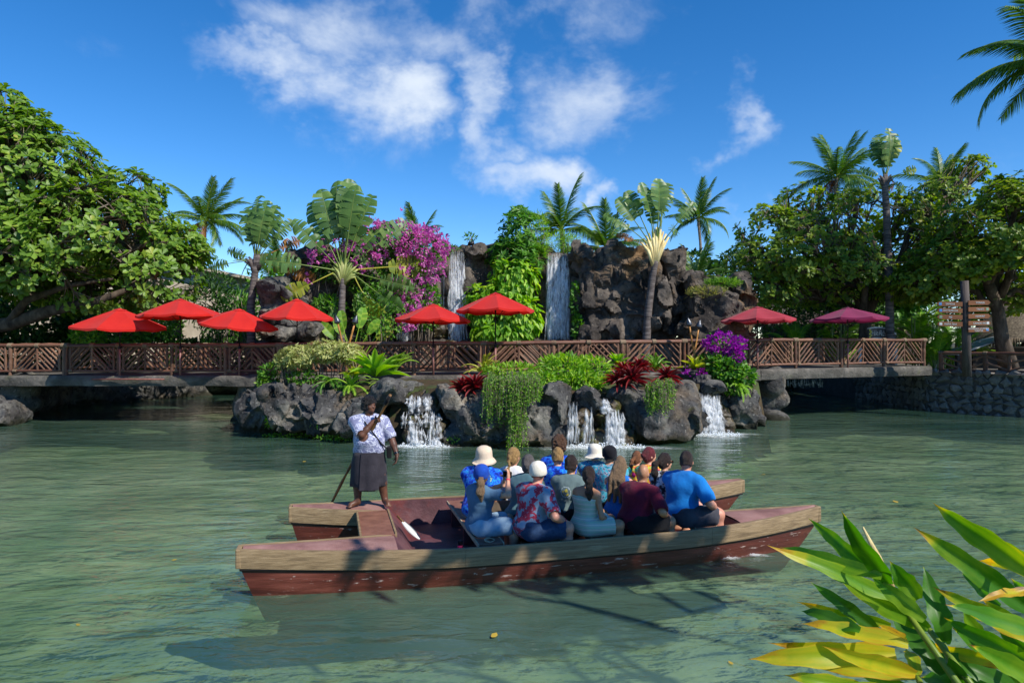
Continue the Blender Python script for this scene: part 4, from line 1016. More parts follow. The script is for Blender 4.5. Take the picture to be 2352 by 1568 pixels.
torch(P(786,850,22.8), P(820,722,22.8), 'bamboo torch leaning towards the bougainvillea cliff, one of a crossed pair', None)
torch(P(1598,835,23.6), P(1580,728,23.6), 'bamboo torch leaning over the island shrubs towards the cliff palm', None)
torch(P(1590,840,23.5), P(1608,733,23.5), 'bamboo torch leaning towards the purple bougainvillea', None)

# ================================================================== signs
mat('sign_wood', [(0, C('#5a3418')), (1, C('#7d4d28'))], scale=3, rough=.6, stretch=(.6, 3, 6), objrnd=.3, bump=.2)
mat('sign_post', [(0, C('#37302e')), (1, C('#5a504b'))], scale=3, rough=.8, stretch=(4, 4, .6), bump=.4)
mat('sign_paint', [(0, C('#a9adae')), (1, C('#c0c3c3'))], scale=5, rough=.6); mat('blue_paint', [(0, C('#3a6fa8')), (1, C('#4d82b8'))], scale=5, rough=.6); mat('green_paint', [(0, C('#5f7d6a')), (1, C('#769079'))], scale=5, rough=.6)
mat('cream', [(0, C('#cdbfae')), (1, C('#ded3c4'))], scale=3, rough=.7); mat('yellow_paint', [(0, C('#c9bb2c')), (1, C('#dccf55'))], scale=3, rough=.6); mat('sign_board', [(0, C('#4a4440')), (1, C('#5d5650'))], scale=3, rough=.7)
def text(s, size, m, parent, loc, rot=(R(90), 0, 0), depth=.004, sx=1.0):
    cu = bpy.data.curves.new('lettering', 'FONT'); cu.body = s; cu.size = size; cu.align_x = 'CENTER'; cu.align_y = 'CENTER'; cu.extrude = depth; cu.resolution_u = 2; cu.offset = 0
    o = bpy.data.objects.new('tmp', cu); COL.objects.link(o); dg = bpy.context.evaluated_depsgraph_get(); me = bpy.data.meshes.new_from_object(o.evaluated_get(dg)); bpy.data.objects.remove(o)
    me.materials.clear(); me.materials.append(MATS[m]); q = link('lettering', me, parent); q.location = loc; q.rotation_euler = rot; q.scale = (sx, 1, 1); return q
SY = 25.9
b0 = P(2221, 860, SY); b0.z = 1.62; tp = P(2215, 645, SY)
sp = empty('signpost', b0, label='dark round signpost with nine arrow boards naming the islands', cat='signpost')
mb = MB(); d = tp-b0; mb.tube([(0, 0, -.05), d*.5+Vector((.02, 0, 0)), d], [.155, .15, .14], 12); mb.obj('post', 'sign_post', sp)
def arrow(px0, px1, py, txt, left, hh=.088, tips=None, small=None):
    a = P(px0, py, SY-.17)-b0; b = P(px1, py, SY-.17)-b0; L_ = b.x-a.x; c = (a+b)/2
    q = .09; o2 = [(-L_/2+(q if left else 0), -hh), (L_/2-(0 if left else q), -hh), (L_/2-(0 if left else 0), 0), (L_/2-(0 if left else q), hh), (-L_/2+(q if left else 0), hh), (-L_/2, 0)]
    n = 6; V = [(x, -.022, z) for x, z in o2]+[(x, .022, z) for x, z in o2]
    Fc = [tuple(range(n)), tuple(range(2*n-1, n-1, -1))]+[(i, i+n, (i+1) % n+n, (i+1) % n) for i in range(n)]
    o = mob('arrow_board', V, Fc, 'sign_wood', sp, smooth=False); o.location = c; o.rotation_euler = (0, R(1.5 if left else -1.0), R(-4 if left else 5))
    if small:
        text(small[0], .085, 'sign_paint', o, (-.04, -.026, .036)); text(small[1], .085, 'sign_paint', o, (-.04, -.026, -.044))
    else: text(txt, .10, 'sign_paint', o, (0.02, -.026, -.004))
    if tips:
        mb = MB(); sg = -1 if left else 1; mb.box((sg*(L_/2-.13), -.026, 0), (.10, .006, hh*1.1)); mb.obj('painted_arrow', tips, o, smooth=False)
    return o
for (x0, x1, y, t, tip) in ((2152,2209,698,'SAMOA','blue_paint'),(2153,2209,713,'AOTEAROA','blue_paint'),(2153,2209,728,'FIJI','green_paint'),(2153,2209,744,'RAPA NUI','sign_paint')): arrow(x0, x1, y, t, True, tips=tip)
for (x0, x1, y, t, tip) in ((2222,2276,695,'TONGA',None),(2222,2276,710,'TAHITI','green_paint'),(2222,2276,726,"HAWAI'I",None),(2222,2277,742,'CANOE RIDE','sign_paint')): arrow(x0, x1, y, t, False, tips=tip)
arrow(2222, 2276, 757, '', False, tips='blue_paint', small=('HAWAIIAN JOURNEY', 'THEATER'))
# arched entrance sign
AY = 31.7
ac = P(2020, 790, AY); ac.z = 1.55; asg = empty('arch_sign', ac, label='cream-edged arched sign reading Hale Aloha over an entrance behind the fence', cat='sign')
def arcpt(px, up): # arch line in local coordinates
    t = (px-2016)/45.0; z = P(0, 750+18*t*t if px > 2010 else 750+14*t*t, AY).z-up; return ((px-1176)*AY/F-ac.x, z-ac.z)
def arcstrip(name, u0, u1, yd, th, m, x0=1996, x1=2058):
    V = []; Fc = []; n = 18
    for i in range(n+1):
        px = x0+(x1-x0)*i/n; x, z = arcpt(px, u0); x2, z2 = arcpt(px, u1); V += [(x, yd, z), (x, yd, z2), (x, yd+th, z2), (x, yd+th, z)]
    for i in range(n):
        for j in range(4): Fc.append((i*4+j, i*4+(j+1) % 4, (i+1)*4+(j+1) % 4, (i+1)*4+j))
    Fc += [(0, 3, 2, 1), (n*4, n*4+1, n*4+2, n*4+3)]; o = mob(name, V, Fc, m, asg, smooth=False); return o
arcstrip('board', .06, .52, 0, .12, 'sign_board'); arcstrip('upper_trim', 0, .07, -.03, .18, 'cream'); arcstrip('lower_trim', .50, .58, -.03, .18, 'cream')
word = 'Hale Aloha'
for i, ch in enumerate(word):
    px = 2003.5+(i+.5)*(2036-2003.5)/len(word)+ (0)
    if ch == ' ': continue
    x, z = arcpt(px, .29); o = text(ch, .40, 'cream', asg, (x, -.012, z), depth=.008, sx=.5)
for px in (1999.5, 2040):
    x, z = arcpt(px, .29); mb = MB()
    for k in range(5): mb.box((x+(.03 if k % 2 else -.03), -.012, z-.16+.08*k), (.08, .01, .07), Matrix.Rotation(R(20 if k % 2 else -20), 3, 'Y'))
    mb.obj('flower_emblem', 'yellow_paint', asg, smooth=False)
for px in (1978, 2057):
    x = (px-1176)*AY/F-ac.x; mb = MB(); mb.box((x, .06, .5), (.16, .14, 1.1)); mb.obj('side_post', 'cream', asg, smooth=False)
# spotlights on the cliff
def spot(px, py, Y, sg, lab):
    c = P(px, py, Y); s = empty('spotlight', c-Vector((0, 0, .35)), label=lab, cat='spotlight')
    mb = MB(); mb.tube([(0, 0, -.3), (0, 0, .25), (sg*.15, 0, .33)], .025, 6); mb.obj('bracket', 'dark_metal', s)
    mb = MB(); mb.lathe([(0, -.13), (.07, -.12), (.085, 0), (.11, .12), (.1, .125), (0, .11)], 12); o = mb.obj('lamp_head', 'dark_metal', s); o.location = (sg*.22, 0, .36); o.rotation_euler = (0, R(80*sg), R(20))
spot(1070, 560, 29.4, 1, 'small black spotlight on the cliff top above the waterfall beside the bougainvillea'); spot(1552, 570, 28.6, 1, 'small black spotlight on the cliff top beside the fan palm')
# ================================================================== plants
def leafmat(name, cols, tr=.42, rough=.45, spec=.4, nm=.12, scale=3): return mat(name, cols, scale=scale, detail=3, rough=rough, trans=tr, attr=True, noise_mix=nm, spec=spec, coord='World')
leafmat('almond_leaf', [(0, C('#3a581a')), (.4, C('#5f8228')), (.75, C('#82a038')), (.93, C('#a5ae48')), (.985, C('#9a8a2c')), (1, C('#a8532a'))])
leafmat('shade_leaf', [(0, C('#425f1c')), (.5, C('#6c8a2a')), (.85, C('#a0ac3c')), (.97, C('#b8a83c')), (1, C('#93602a'))], tr=.5)
leafmat('dark_leaf', [(0, C('#1f3a17')), (.6, C('#375a24')), (1, C('#557a30'))], tr=.35)
leafmat('mid_leaf', [(0, C('#335c1c')), (.6, C('#558a2c')), (1, C('#80a83c'))])
leafmat('lime_leaf', [(0, C('#4d7d22')), (.5, C('#7fb032')), (1, C('#b5cc4c'))], tr=.45)
leafmat('yellow_leaf', [(0, C('#5f7a22')), (.5, C('#9aa736')), (1, C('#cfc659'))], tr=.45)
leafmat('pale_leaf', [(0, C('#6f7f3a')), (.5, C('#a3a85e')), (1, C('#d3d095'))], tr=.35)
leafmat('palm_leaf', [(0, C('#2f4f1c')), (.5, C('#4f7429')), (.85, C('#82983a')), (1, C('#b5ab58'))], tr=.35, rough=.4)
leafmat('fan_leaf', [(0, C('#3a5a28')), (.6, C('#5f8240')), (.9, C('#86994c')), (1, C('#a98f44'))], tr=.35, rough=.4)
leafmat('dry_leaf', [(0, C('#5a3a1c')), (.6, C('#93602c')), (1, C('#c09050'))], tr=.3, rough=.7)
leafmat('bromeliad_leaf', [(0, C('#2a0d10')), (.5, C('#6b1a20')), (.8, C('#9a3a36')), (1, C('#7a8a34'))], tr=.3)
leafmat('moss_leaf', [(0, C('#3c681a')), (.6, C('#6a9a2a')), (1, C('#a0bf48'))], tr=.4)
leafmat('pink_bract', [(0, C('#b5489c')), (.5, C('#cf6fb8')), (1, C('#e2a6d0'))], tr=.45)
leafmat('purple_bract', [(0, C('#7a1a86')), (.5, C('#a02ca6')), (1, C('#bf52bc'))], tr=.45)
leafmat('grass_leaf', [(0, C('#5a6a2a')), (.5, C('#8a8f3f')), (1, C('#b7aa62'))], tr=.35)
mat('bark', [(0, C('#2a221c')), (.5, C('#4d4237')), (1, C('#6b5e50'))], scale=4, detail=7, rough=.9, stretch=(1,1,.4), bump=.7, bscale=9)
mat('palm_bark', [(0, C('#4a4038')), (.5, C('#7b6d5f')), (1, C('#978a7b'))], scale=3, detail=5, rough=.85, stretch=(1,1,7), bump=.5, bscale=4)
mat('fan_bark', [(0, C('#302a28')), (.5, C('#5b5350')), (1, C('#7d746e'))], scale=2.5, detail=5, rough=.85, stretch=(1,1,7), bump=.6, bscale=4)
mat('stalk', [(0, C('#5a6a32')), (.5, C('#8a9350')), (1, C('#b3ab70'))], scale=2, rough=.5, stretch=(1,1,.5))
mat('pale_sheath', [(0, C('#a88f5a')), (.5, C('#d8c58a')), (1, C('#ece0b0'))], scale=2.5, rough=.6, stretch=(3,3,.5), bump=.4)
mat('twig', [(0, C('#4d443a')), (1, C('#8a7d6c'))], scale=5, rough=.85)

OUT = {'ob': ((.38, .52), (.76, 1.0)), 'la': ((.30, 1.0), (.66, .72)), 'ro': ((.25, .85), (.7, .95)), 'st': ((.3, 1.0), (.8, .8))}
def leaves(pos, ax, up, ln, wd, out='ob', fold=.25, droop=.15, rnd=None, rs=RNG):
    """one mesh worth of leaves: six points and two faces each"""
    pos = np.asarray(pos, float); n = len(pos); ax = np.asarray(ax, float); ax = ax/np.maximum(np.linalg.norm(ax, axis=1, keepdims=True), 1e-9)
    sd = np.cross(ax, up); sd /= np.maximum(np.linalg.norm(sd, axis=1, keepdims=True), 1e-6); u = np.cross(sd, ax)
    ln = np.broadcast_to(ln, (n,))[:, None]; wd = np.broadcast_to(wd, (n,))[:, None]/2; (t1, w1), (t2, w2) = OUT[out]
    def pt(t, w): return pos+ax*ln*t+sd*wd*w+u*(np.abs(w)*wd*fold-droop*ln*t*t)
    V = np.stack([pt(0, 0), pt(t1, -w1), pt(t2, -w2), pt(1, 0), pt(t2, w2), pt(t1, w1)], 1).reshape(-1, 3)
    b = np.arange(n)[:, None]*6; Fc = np.concatenate([b+np.array([[0, 3, 2, 1]]), b+np.array([[0, 5, 4, 3]])])
    r = np.repeat(rs.random(n) if rnd is None else rnd, 6)
    return V, Fc, r
def unit(n, rs=RNG):
    v = rs.normal(size=(n, 3)); return v/np.linalg.norm(v, axis=1, keepdims=True)
def cat_leaves(parts):
    V = []; Fc = []; r = []; b = 0
    for v, f, q in parts: V.append(v); Fc.append(f+b); r.append(q); b += len(v)
    return np.concatenate(V), np.concatenate(Fc), np.concatenate(r)
def shell(ells, n, rs=RNG, power=.22, gap=.35, seed=0):
    """points through ellipsoids (centre, radii), mostly near their outside, thinned by noise so that gaps open"""
    w = np.array([r[0]*r[1]*r[2] for c, r in ells])**.67; out = []; dirs = []
    while sum(map(len, out)) < n:
        k = rs.choice(len(ells), size=n, p=w/w.sum()); d = unit(n, rs); q = rs.random(n)**power
        Cc = np.array([ells[i][0] for i in k]); Rr = np.array([ells[i][1] for i in k]); p = Cc+d*Rr*q[:, None]
        keep = np.ones(n, dtype=bool)
        for c, r in ells: keep &= ((((p-np.array(c))/np.array(r))**2).sum(1) > .30) | (rs.random(n) < .25)
        if gap: keep &= vnoise(p*.75, seed) > -1+gap*1.4
        out.append(p[keep]); dirs.append(d[keep])
    return np.concatenate(out)[:n], np.concatenate(dirs)[:n]
def rosettes(tips, dirs, per, ln, wd, rs=RNG, out='ob', lift=.35, droop=.2):
    n = len(tips); T = np.repeat(tips, per, 0); D = np.repeat(dirs, per, 0); N_ = n*per
    up = D*.85+np.array([0, 0, .55]); up /= np.linalg.norm(up, axis=1, keepdims=True)
    a = np.cross(up, unit(N_, rs)); a /= np.maximum(np.linalg.norm(a, axis=1, keepdims=True), 1e-6)
    ax = a+up*(lift+.35*rs.random((N_, 1))); L_ = ln*rs.uniform(.65, 1.15, N_)
    base = np.repeat(rs.random(n), per); r = np.clip(base*.45+rs.random(N_)*.55, 0, 1)
    return leaves(T+.04*unit(N_, rs), ax, up+.25*unit(N_, rs), L_, wd/ln*L_, out, droop=droop, rnd=r, rs=rs)
def kmeans(p, k, rs=RNG, it=5):
    c = p[rs.choice(len(p), size=min(k, len(p)), replace=False)]
    for _ in range(it):
        lab = ((p[:, None]-c[None])**2).sum(2).argmin(1)
        for j in range(len(c)):
            if (lab == j).any(): c[j] = p[lab == j].mean(0)
    return c, lab
def limb(mb, a, b, r0, r1, n=8, seg=6, wob=.12, rs=random, sag=0.0):
    a = Vector(a); b = Vector(b); L_ = (b-a).length; pts = []; rr = []
    for i in range(seg+1):
        t = i/seg; p = a.lerp(b, t)+Vector((rs.uniform(-1, 1), rs.uniform(-1, 1), rs.uniform(-1, 1)))*wob*L_*.25*math.sin(math.pi*t)+Vector((0, 0, sag*L_*math.sin(math.pi*t)))
        pts.append(p); rr.append(r0+(r1-r0)*t)
    mb.tube(pts, rr, n); return pts
def tree(name, lab, trunk, r0, ells, ntips, per, ln, wd, mt, nl=9, group=None, out='ob', seed=0, gap=.35, cat='tree', fork=None, bark='bark', droop=.2):
    rs = np.random.default_rng(seed); rr = random.Random(seed); base = Vector(trunk[0])
    t = empty(name, base, label=lab, cat=cat, group=group); B = np.array(base)
    tips, dirs = shell(ells, ntips, rs, gap=gap, seed=seed)
    mb = MB(); mb.tube([Vector(p)-base for p in trunk], [r0*(1.25 if i == 0 else 1-.35*i/(len(trunk)-1)) for i in range(len(trunk))], 10); mb.obj('trunk', bark, t)
    top = np.array(trunk[-1]); mb = MB(); tw = MB()
    c1, l1 = kmeans(tips, nl, rs)
    for i in range(len(c1)):
        sub = tips[l1 == i]
        if not len(sub): continue
        tgt = c1[i]; start = top if rr.random() < .6 or len(trunk) < 3 else np.array(trunk[-2])
        pl = limb(mb, start-B, tgt-B, r0*.55, r0*.22, 7, 6, .5, rr, .06)
        c2, l2 = kmeans(sub, max(1, len(sub)//14), rs, 3)
        for j in range(len(c2)):
            s2 = sub[l2 == j]
            if not len(s2): continue
            a = pl[rr.randint(3, 6)]; p2 = limb(mb, a, c2[j]-B, r0*.16, r0*.06, 5, 4, .4, rr)
            for q in s2: limb(tw, p2[rr.randint(2, 4)], q-B, r0*.05, r0*.03, 3, 2, .3, rr)
    mb.obj('branches', bark, t); tw.obj('twigs', 'twig', t, kind='stuff')
    V, Fc, r = rosettes(tips, dirs, per, ln, wd, rs, out, droop=droop); mob('crown', V-B, Fc, mt, t, rnd=r, kind='stuff')
    return t
def pell(px, py, Y, rx, ry, rd): return (np.array(P(px, py, Y)), np.array([rx*Y/F, rd, ry*Y/F]))

# ---- big trees
bigt = tree('round_leafed_tree', 'large spreading tree with round glossy leaves overhanging the long footbridge', [P(-130,800,28), P(-120,740,28), P(-90,680,27.6), P(-60,600,27.2)], .45,
     [pell(60,420,26.5,170,150,3.2), pell(230,540,26.5,170,120,3.0), pell(60,580,26,200,110,3.0), pell(350,620,27,110,100,2.4), pell(-60,480,27,160,220,3), pell(300,440,27.5,70,50,1.6), pell(400,560,27.5,70,50,1.6),pell(200,660,27,180,60,2.2),
      pell(20,250,26,40,50,1.0),pell(70,300,26,60,50,1.2),pell(430,580,27.6,60,24,1.2)], 4000, 7, .30, .165, 'almond_leaf', 15, seed=1, gap=.45)
tree('round_leafed_tree', 'broad dark tree with forked trunk beside the purple umbrella', [P(1987,850,33.5), P(1986,790,33.5), P(1988,735,33.5), P(1992,690,33.3)], .34,
     [pell(1880,560,32.5,190,70,3.2), pell(1990,500,33,150,70,3), pell(1800,600,32,140,60,2.6), pell(2060,570,33,160,60,3), pell(1930,620,32,200,40,2.8), pell(2150,450,33,90,40,1.8), pell(2220,390,33,50,30,1.2), pell(1760,520,32.5,70,50,1.5),
      pell(1850,470,33,70,50,1.6), pell(1760,670,32,90,46,1.8), pell(2080,650,32.4,90,50,2), pell(1900,680,34,90,30,1.8)], 3000, 6, .27, .145, 'shade_leaf', 13, seed=2, gap=.62)
tree('round_leafed_tree', 'dark tree with low crooked branches beside the signpost', [P(2318,850,30), P(2300,770,30), P(2290,700,30), P(2270,650,29.6)], .33,
     [pell(2280,520,29,120,110,2.8), pell(2340,600,29,140,90,2.8), pell(2180,600,30,90,60,2.2), pell(2330,450,29,80,50,2), pell(2120,650,30.5,70,46,1.8),pell(2250,620,29.5,120,40,2), pell(2310,690,31,90,30,1.8)], 2400, 6, .28, .15, 'shade_leaf', 11, seed=3, gap=.58)
tree('leafy_tree', 'pale green tree with soft leaves behind the purple umbrella', [P(2075,800,40), P(2075,740,40), P(2070,690,40)], .2,
     [pell(2080,650,39,70,70,2), pell(2050,700,39,50,50,1.6), pell(1860,650,40,90,60,2)], 700, 7, .36, .26, 'mid_leaf', 6, seed=4, gap=.3, out='ro')
mb = MB(); bo = Vector(bigt.location); mb.tube([P(-110,760,27.4)-bo, P(20,745,26.6)-bo, P(120,712,26.2)-bo, P(230,690,26.2)-bo, P(330,650,26.6)-bo], [.34, .27, .22, .15, .07], 9); mb.tube([P(20,745,26.6)-bo, P(60,690,26)-bo, P(160,655,25.8)-bo, P(260,640,26)-bo], [.2, .14, .1, .05], 8); mb.obj('low_limb', 'bark', bigt)
# leafy tree on the near bank: it stands beside the view and throws the broken shade over canoe and water
tree('bank_tree', 'spreading leafy tree on the near bank whose crown shades the canoe', [(9.6,.6,.8), (9.3,1.0,3.2), (8.8,1.6,5.2), (8.4,2.4,6.4)], .13,
     [((7.0,3.35,8.3),(1.3,.45,.6)), ((5.3,3.2,8.0),(.8,.4,.5)), ((8.7,3.4,8.6),(1.3,.5,.6))], 110, 8, .32, .18, 'almond_leaf', 4, seed=5, gap=.6)

# ---- coconut palms
def frond_mesh(seed, L_=3.3, droop=.9, nl=60, ll=.85, lw=.062, hang=.5, side=0.0, stiff=1.35):
    rs = random.Random(seed); pts = []; a = 0; p = Vector((0, 0, 0)); n = 16; dirv = []
    for i in range(n+1):
        t = i/n; pts.append(p.copy()); an = -droop*(t**stiff); d = Vector((math.cos(an), side*t, math.sin(an))).normalized(); dirv.append(d); p = p+d*(L_/n)
    mb = MB(); V, Fc = tube(pts, [.035*(1-.85*i/n)+.004 for i in range(n+1)], 4); V = [tuple(v) for v in V]; Fc = [f for f in Fc if len(f) == 4]; rd = [.9]*len(V)
    for sd in (-1, 1):
        for k in range(nl):
            t = .10+.90*(k+rs.random()*.6)/nl; i = min(n-1, int(t*n)); q = pts[i].lerp(pts[i+1], t*n-i); d = dirv[i]
            s_ = Vector((0, sd, 0)); u = s_.cross(d)*sd; l = ll*(math.sin(math.pi*(.12+.80*t))**.7)*rs.uniform(.85, 1.1)
            fwd = .45+.55*t; x = (s_*(1-.35*t)+d*fwd+Vector((0, 0, -hang*rs.uniform(.5, 1.2)))).normalized(); e = q+x*l*.55; f = e+(x+Vector((0, 0, -hang*1.1))).normalized()*l*.45
            w = d*lw*.5; b = len(V); V += [tuple(q-w), tuple(q+w), tuple(e+w*.8), tuple(e-w*.8), tuple(f)]; Fc += [(b, b+1, b+2, b+3), (b+3, b+2, b+4)]
            c = rs.random()*.7+.25*(t > .85); rd += [c]*5
    me = mesh('frond', V, Fc, 'palm_leaf', smooth=False, rnd=rd); return me
FR = [frond_mesh(1, droop=.8), frond_mesh(2, droop=1.25, side=.25), frond_mesh(3, droop=1.7, hang=.7, side=-.2), frond_mesh(4, droop=.35, hang=.35)]
FRD = frond_mesh(9, droop=2.1, hang=.8); FRD.materials.clear(); FRD.materials.append(MATS['dry_leaf'])
def coco(px, py, Y, base_px, sc, lab, n=17, wind=0.0, seed=0, group='coconut palms against the sky', up=.25, r=.13, dry=0, loc=None, base=None):
    rs = random.Random(seed); c = P(px, py, Y) if loc is None else Vector(loc); b = Vector(((base_px-1176)*Y/F, Y, 1.3)) if base is None else Vector(base)
    t = empty('coconut_palm', b, label=lab, cat='palm tree', group=None)
    pts = []; K = 12
    for i in range(K+1):
        u = i/K; pts.append(b.lerp(c, u)-b+Vector((rs.uniform(-.02, .02)+.25*math.sin(math.pi*u)*(-1 if seed % 2 else 1), 0, 0)))
    mb = MB(); mb.tube(pts, [r*(1.5-.75*(i/K)**.5+.05*(i % 2)) for i in range(K+1)], 9); mb.obj('trunk', 'palm_bark', t)
    top = c-b
    for i in range(n):
        az_ = 2*math.pi*(i*.381966)+rs.uniform(-.3, .3); lvl = i/n; pit = R(75-95*lvl)*1.0+rs.uniform(-.15, .15)
        me = FR[3] if lvl < .2 else (FR[rs.choice((0, 1))] if lvl < .7 else FR[rs.choice((1, 2))])
        o = link('frond', me, t); o.location = top; s = sc*rs.uniform(.85, 1.1); o.scale = (s, s, s)
        d = Vector((math.cos(az_)*math.cos(pit)+wind, math.sin(az_)*math.cos(pit), math.sin(pit)+up*.3)).normalized()
        o.rotation_euler = (rs.uniform(-.25, .25), -math.asin(d.z), math.atan2(d.y, d.x))
    for i in range(dry):
        o = link('dead_frond', FRD, t); o.location = top; o.scale = (sc*.8,)*3; o.rotation_euler = (0, R(15), rs.uniform(0, 6.3))
    mb = MB()
    for i in range(5):
        a = i*1.3; x, y, z = .18*math.cos(a), .18*math.sin(a), -.15; mb.lathe([(0, -.1), (.07, -.06), (.09, 0), (.06, .08), (0, .11)], 8, (x, y, z))
    return t
coco(472, 508, 45, 481, .98, 'windblown coconut palm with a slim trunk beyond the round-leafed tree', 19, wind=.25, seed=1, dry=2)
coco(1290, 530, 36, 1275, .86, 'young coconut palm with yellowing fronds behind the waterfall next to the bare rock face', 13, seed=2)
coco(1392, 572, 35, 1385, .80, 'bushy green coconut palm just above the cliff edge', 14, seed=3, up=.6)
coco(1604, 502, 55, 1610, .95, 'slender distant coconut palm beyond the pale-stalked fan palm', 18, seed=4, wind=-.1)
coco(1922, 408, 46, 1925, 1.05, 'tall coconut palm rising above the dark forked tree', 20, seed=5, wind=.2, dry=2)
coco(2160, 418, 50, 2147, .95, 'coconut palm with yellow-green fronds behind the forked tree', 18, seed=6, wind=.25)
coco(0, 0, 13, 0, 1.2, 'coconut palm whose fronds hang into the sky from beside the pond', 25, seed=7, loc=(20.9, 26.0, 13.6), base=(27.5, 30.5, 1.4), r=.18)
coco(2120, 560, 42, 2128, .8, 'shaded coconut palm with a bare straight trunk beside the shingled roof', 14, seed=11)
coco(1905, 640, 38, 1908, .75, 'slim palm inside the grove beside the forked trunk', 12, seed=12)
coco(1760, 620, 39, 1768, .75, 'slim palm in the dark grove behind the pink umbrella', 12, seed=13)
coco(960, 560, 38, 955, .7, 'small palm peeking above the bougainvillea', 12, seed=8, up=.5)
coco(640, 640, 36, 640, .7, 'low bushy palm behind the mossy boulder', 14, seed=9, up=.5)
coco(1600, 640, 38, 1600, .7, 'low palm behind the grassy rock shoulder of the cliff', 12, seed=10, up=.4)

# ---- traveller's palms (fan of paddle leaves) and banana-like clumps
def paddle(seed, lp=1.3, lb=1.5, w=.42, tears=9, bend=.35, ragged=.3, fold=.25):
    """petiole along z then a torn paddle blade in the xz plane facing -y"""
    rs = random.Random(seed); V = []; Fc = []; rd = []
    def mid(t):  # t in metres along the leaf
        u = t/(lp+lb); return Vector((0, bend*u*u*(lp+lb)*.5, t*(1-.10*u*u)))
    tv, tf = tube([mid(lp*i/4) for i in range(5)]+[mid(lp+lb*i/5) for i in range(1, 6)], [.035, .03, .026, .023, .02, .017, .014, .011, .008, .003], 5); b = len(V); V += [tuple(v) for v in tv]; Fc += [f for f in tf if len(f) == 4]; rd += [.85]*len(tv)
    for sd in (-1, 1):
        cuts = [0]+sorted((k+rs.uniform(-.42, .42)*min(1, ragged*2))/tears for k in range(1, tears))+[1]
        for k in range(tears):
            a, e = cuts[k], cuts[k+1]; gap = rs.uniform(0, ragged)/tears; dr = rs.uniform(0, .5)*ragged*1.6; c = rs.random()*.8; K = 3; sl = rs.uniform(-.06, .10)
            for j in range(K+1):
                f = j/K
                for t, g in ((a, 0), (e-gap*f, 1)):
                    wd = w*(max(0, math.sin(math.pi*(.06+.90*t)))**.55)*(1-.08*rs.random()*(j == K)); m = mid(lp+lb*t)
                    V.append((sd*wd*f, m.y-fold*wd*f+dr*wd*f*f, m.z+wd*f*.28-dr*wd*f*f+sl*f*lb/tears)); rd.append(c if j < K else min(1, c+.25*rs.random()))
            for j in range(K):
                q = len(V)-2*(K+1)+2*j; Fc.append((q, q+1, q+3, q+2) if sd > 0 else (q, q+2, q+3, q+1))
    return mesh('leaf', V, Fc, 'fan_leaf', smooth=True, rnd=rd)
PD = [paddle(i, ragged=.15+.12*i) for i in range(4)]; PDX = [paddle(20+i, ragged=.9, tears=16, bend=.7) for i in range(3)]
PDL = [paddle(60+i, lp=1.0, lb=2.1, w=.44, tears=10, ragged=.35+.2*i, bend=.25) for i in range(3)]; PDS = [paddle(70+i, lp=.5, lb=1.9, w=.42, tears=14, ragged=.8, bend=.5) for i in range(3)]
PDD = paddle(40, ragged=1.0, tears=18, bend=1.1); PDD.materials.clear(); PDD.materials.append(MATS['dry_leaf'])
PDY = paddle(41, ragged=.5, tears=10, bend=.6); PDY.materials.clear(); PDY.materials.append(MATS['yellow_leaf'])
PDG = paddle(42, ragged=.1, tears=8, bend=.5, w=.36); PDG.materials.clear(); PDG.materials.append(MATS['lime_leaf'])
def traveller(trunk_px, Y, leafs, sc, lab, r=.14, sheath='pale_sheath', fan=0.0, seed=0, sheath_len=.9):
    """trunk_px: pixels from the base to the crown; leafs: (angle from vertical in deg, kind, scale)"""
    rs = random.Random(seed); pts = [P(x, y, Y) for x, y in trunk_px]; pts[0].z = min(pts[0].z, 1.4); b = pts[0]
    t = empty('travellers_palm', b, label=lab, cat='palm tree'); n = 14; path = []
    for i in range(n+1):
        u = i/n*(len(pts)-1); k = min(len(pts)-2, int(u)); path.append(pts[k].lerp(pts[k+1], u-k)-b)
    mb = MB(); mb.tube(path, [r*(1.3-.45*i/n+.04*(i % 2)) for i in range(n+1)], 10); mb.obj('trunk', 'fan_bark', t)
    top = path[-1]; d = (path[-1]-path[-3]).normalized()
    if sheath:
        # overlapping flat leaf bases forming the pale wedge
        for i, (an, kd, s) in enumerate(leafs):
            u = i/max(1, len(leafs)-1); o_ = MB(); e = top+Vector((math.sin(R(an*.55)), 0, math.cos(R(an*.55))))*sheath_len*(1-.25*abs(u-.5)*2)
            o_.tube([top-d*.25, top.lerp(e, .5)+Vector((0, -.03*(1 if i % 2 else -1), 0)), e], [r*.75, r*.55, .03], 6); o_.obj('leaf_base', sheath, t)
    for i, (an, kd, s) in enumerate(leafs):
        me = {'g': PD[i % 4], 'r': PDX[i % 3], 'd': PDD, 'y': PDY, 'l': PDG, 'L': PDL[i % 3], 's': PDS[i % 3]}[kd]
        o = link('leaf', me, t); o.location = top+Vector((math.sin(R(an*.5)), 0, math.cos(R(an*.5))))*sheath_len*.55*(1 if sheath else 0); q = s*sc; o.scale = (q, q, q)
        o.rotation_euler = Euler((rs.uniform(-.25, .30), R(an), fan+rs.uniform(-.5, .5)), 'XYZ')
    return t
traveller([(1480,800),(1488,720),(1498,640),(1506,600)], 26.6, [(-50,'r',.95),(-36,'g',1.05),(-24,'g',1.1),(-12,'g',1.15),(-4,'L',.95),(2,'g',1.2),(9,'r',1.15),(17,'r',1.15),(26,'r',1.05),(38,'r',.95),(52,'r',.8),(-68,'d',.5)], .80,
          'slender fan palm with pale wedge of leaf bases in front of the bare cliff face', r=.13, seed=1, fan=.3, sheath_len=1.35)
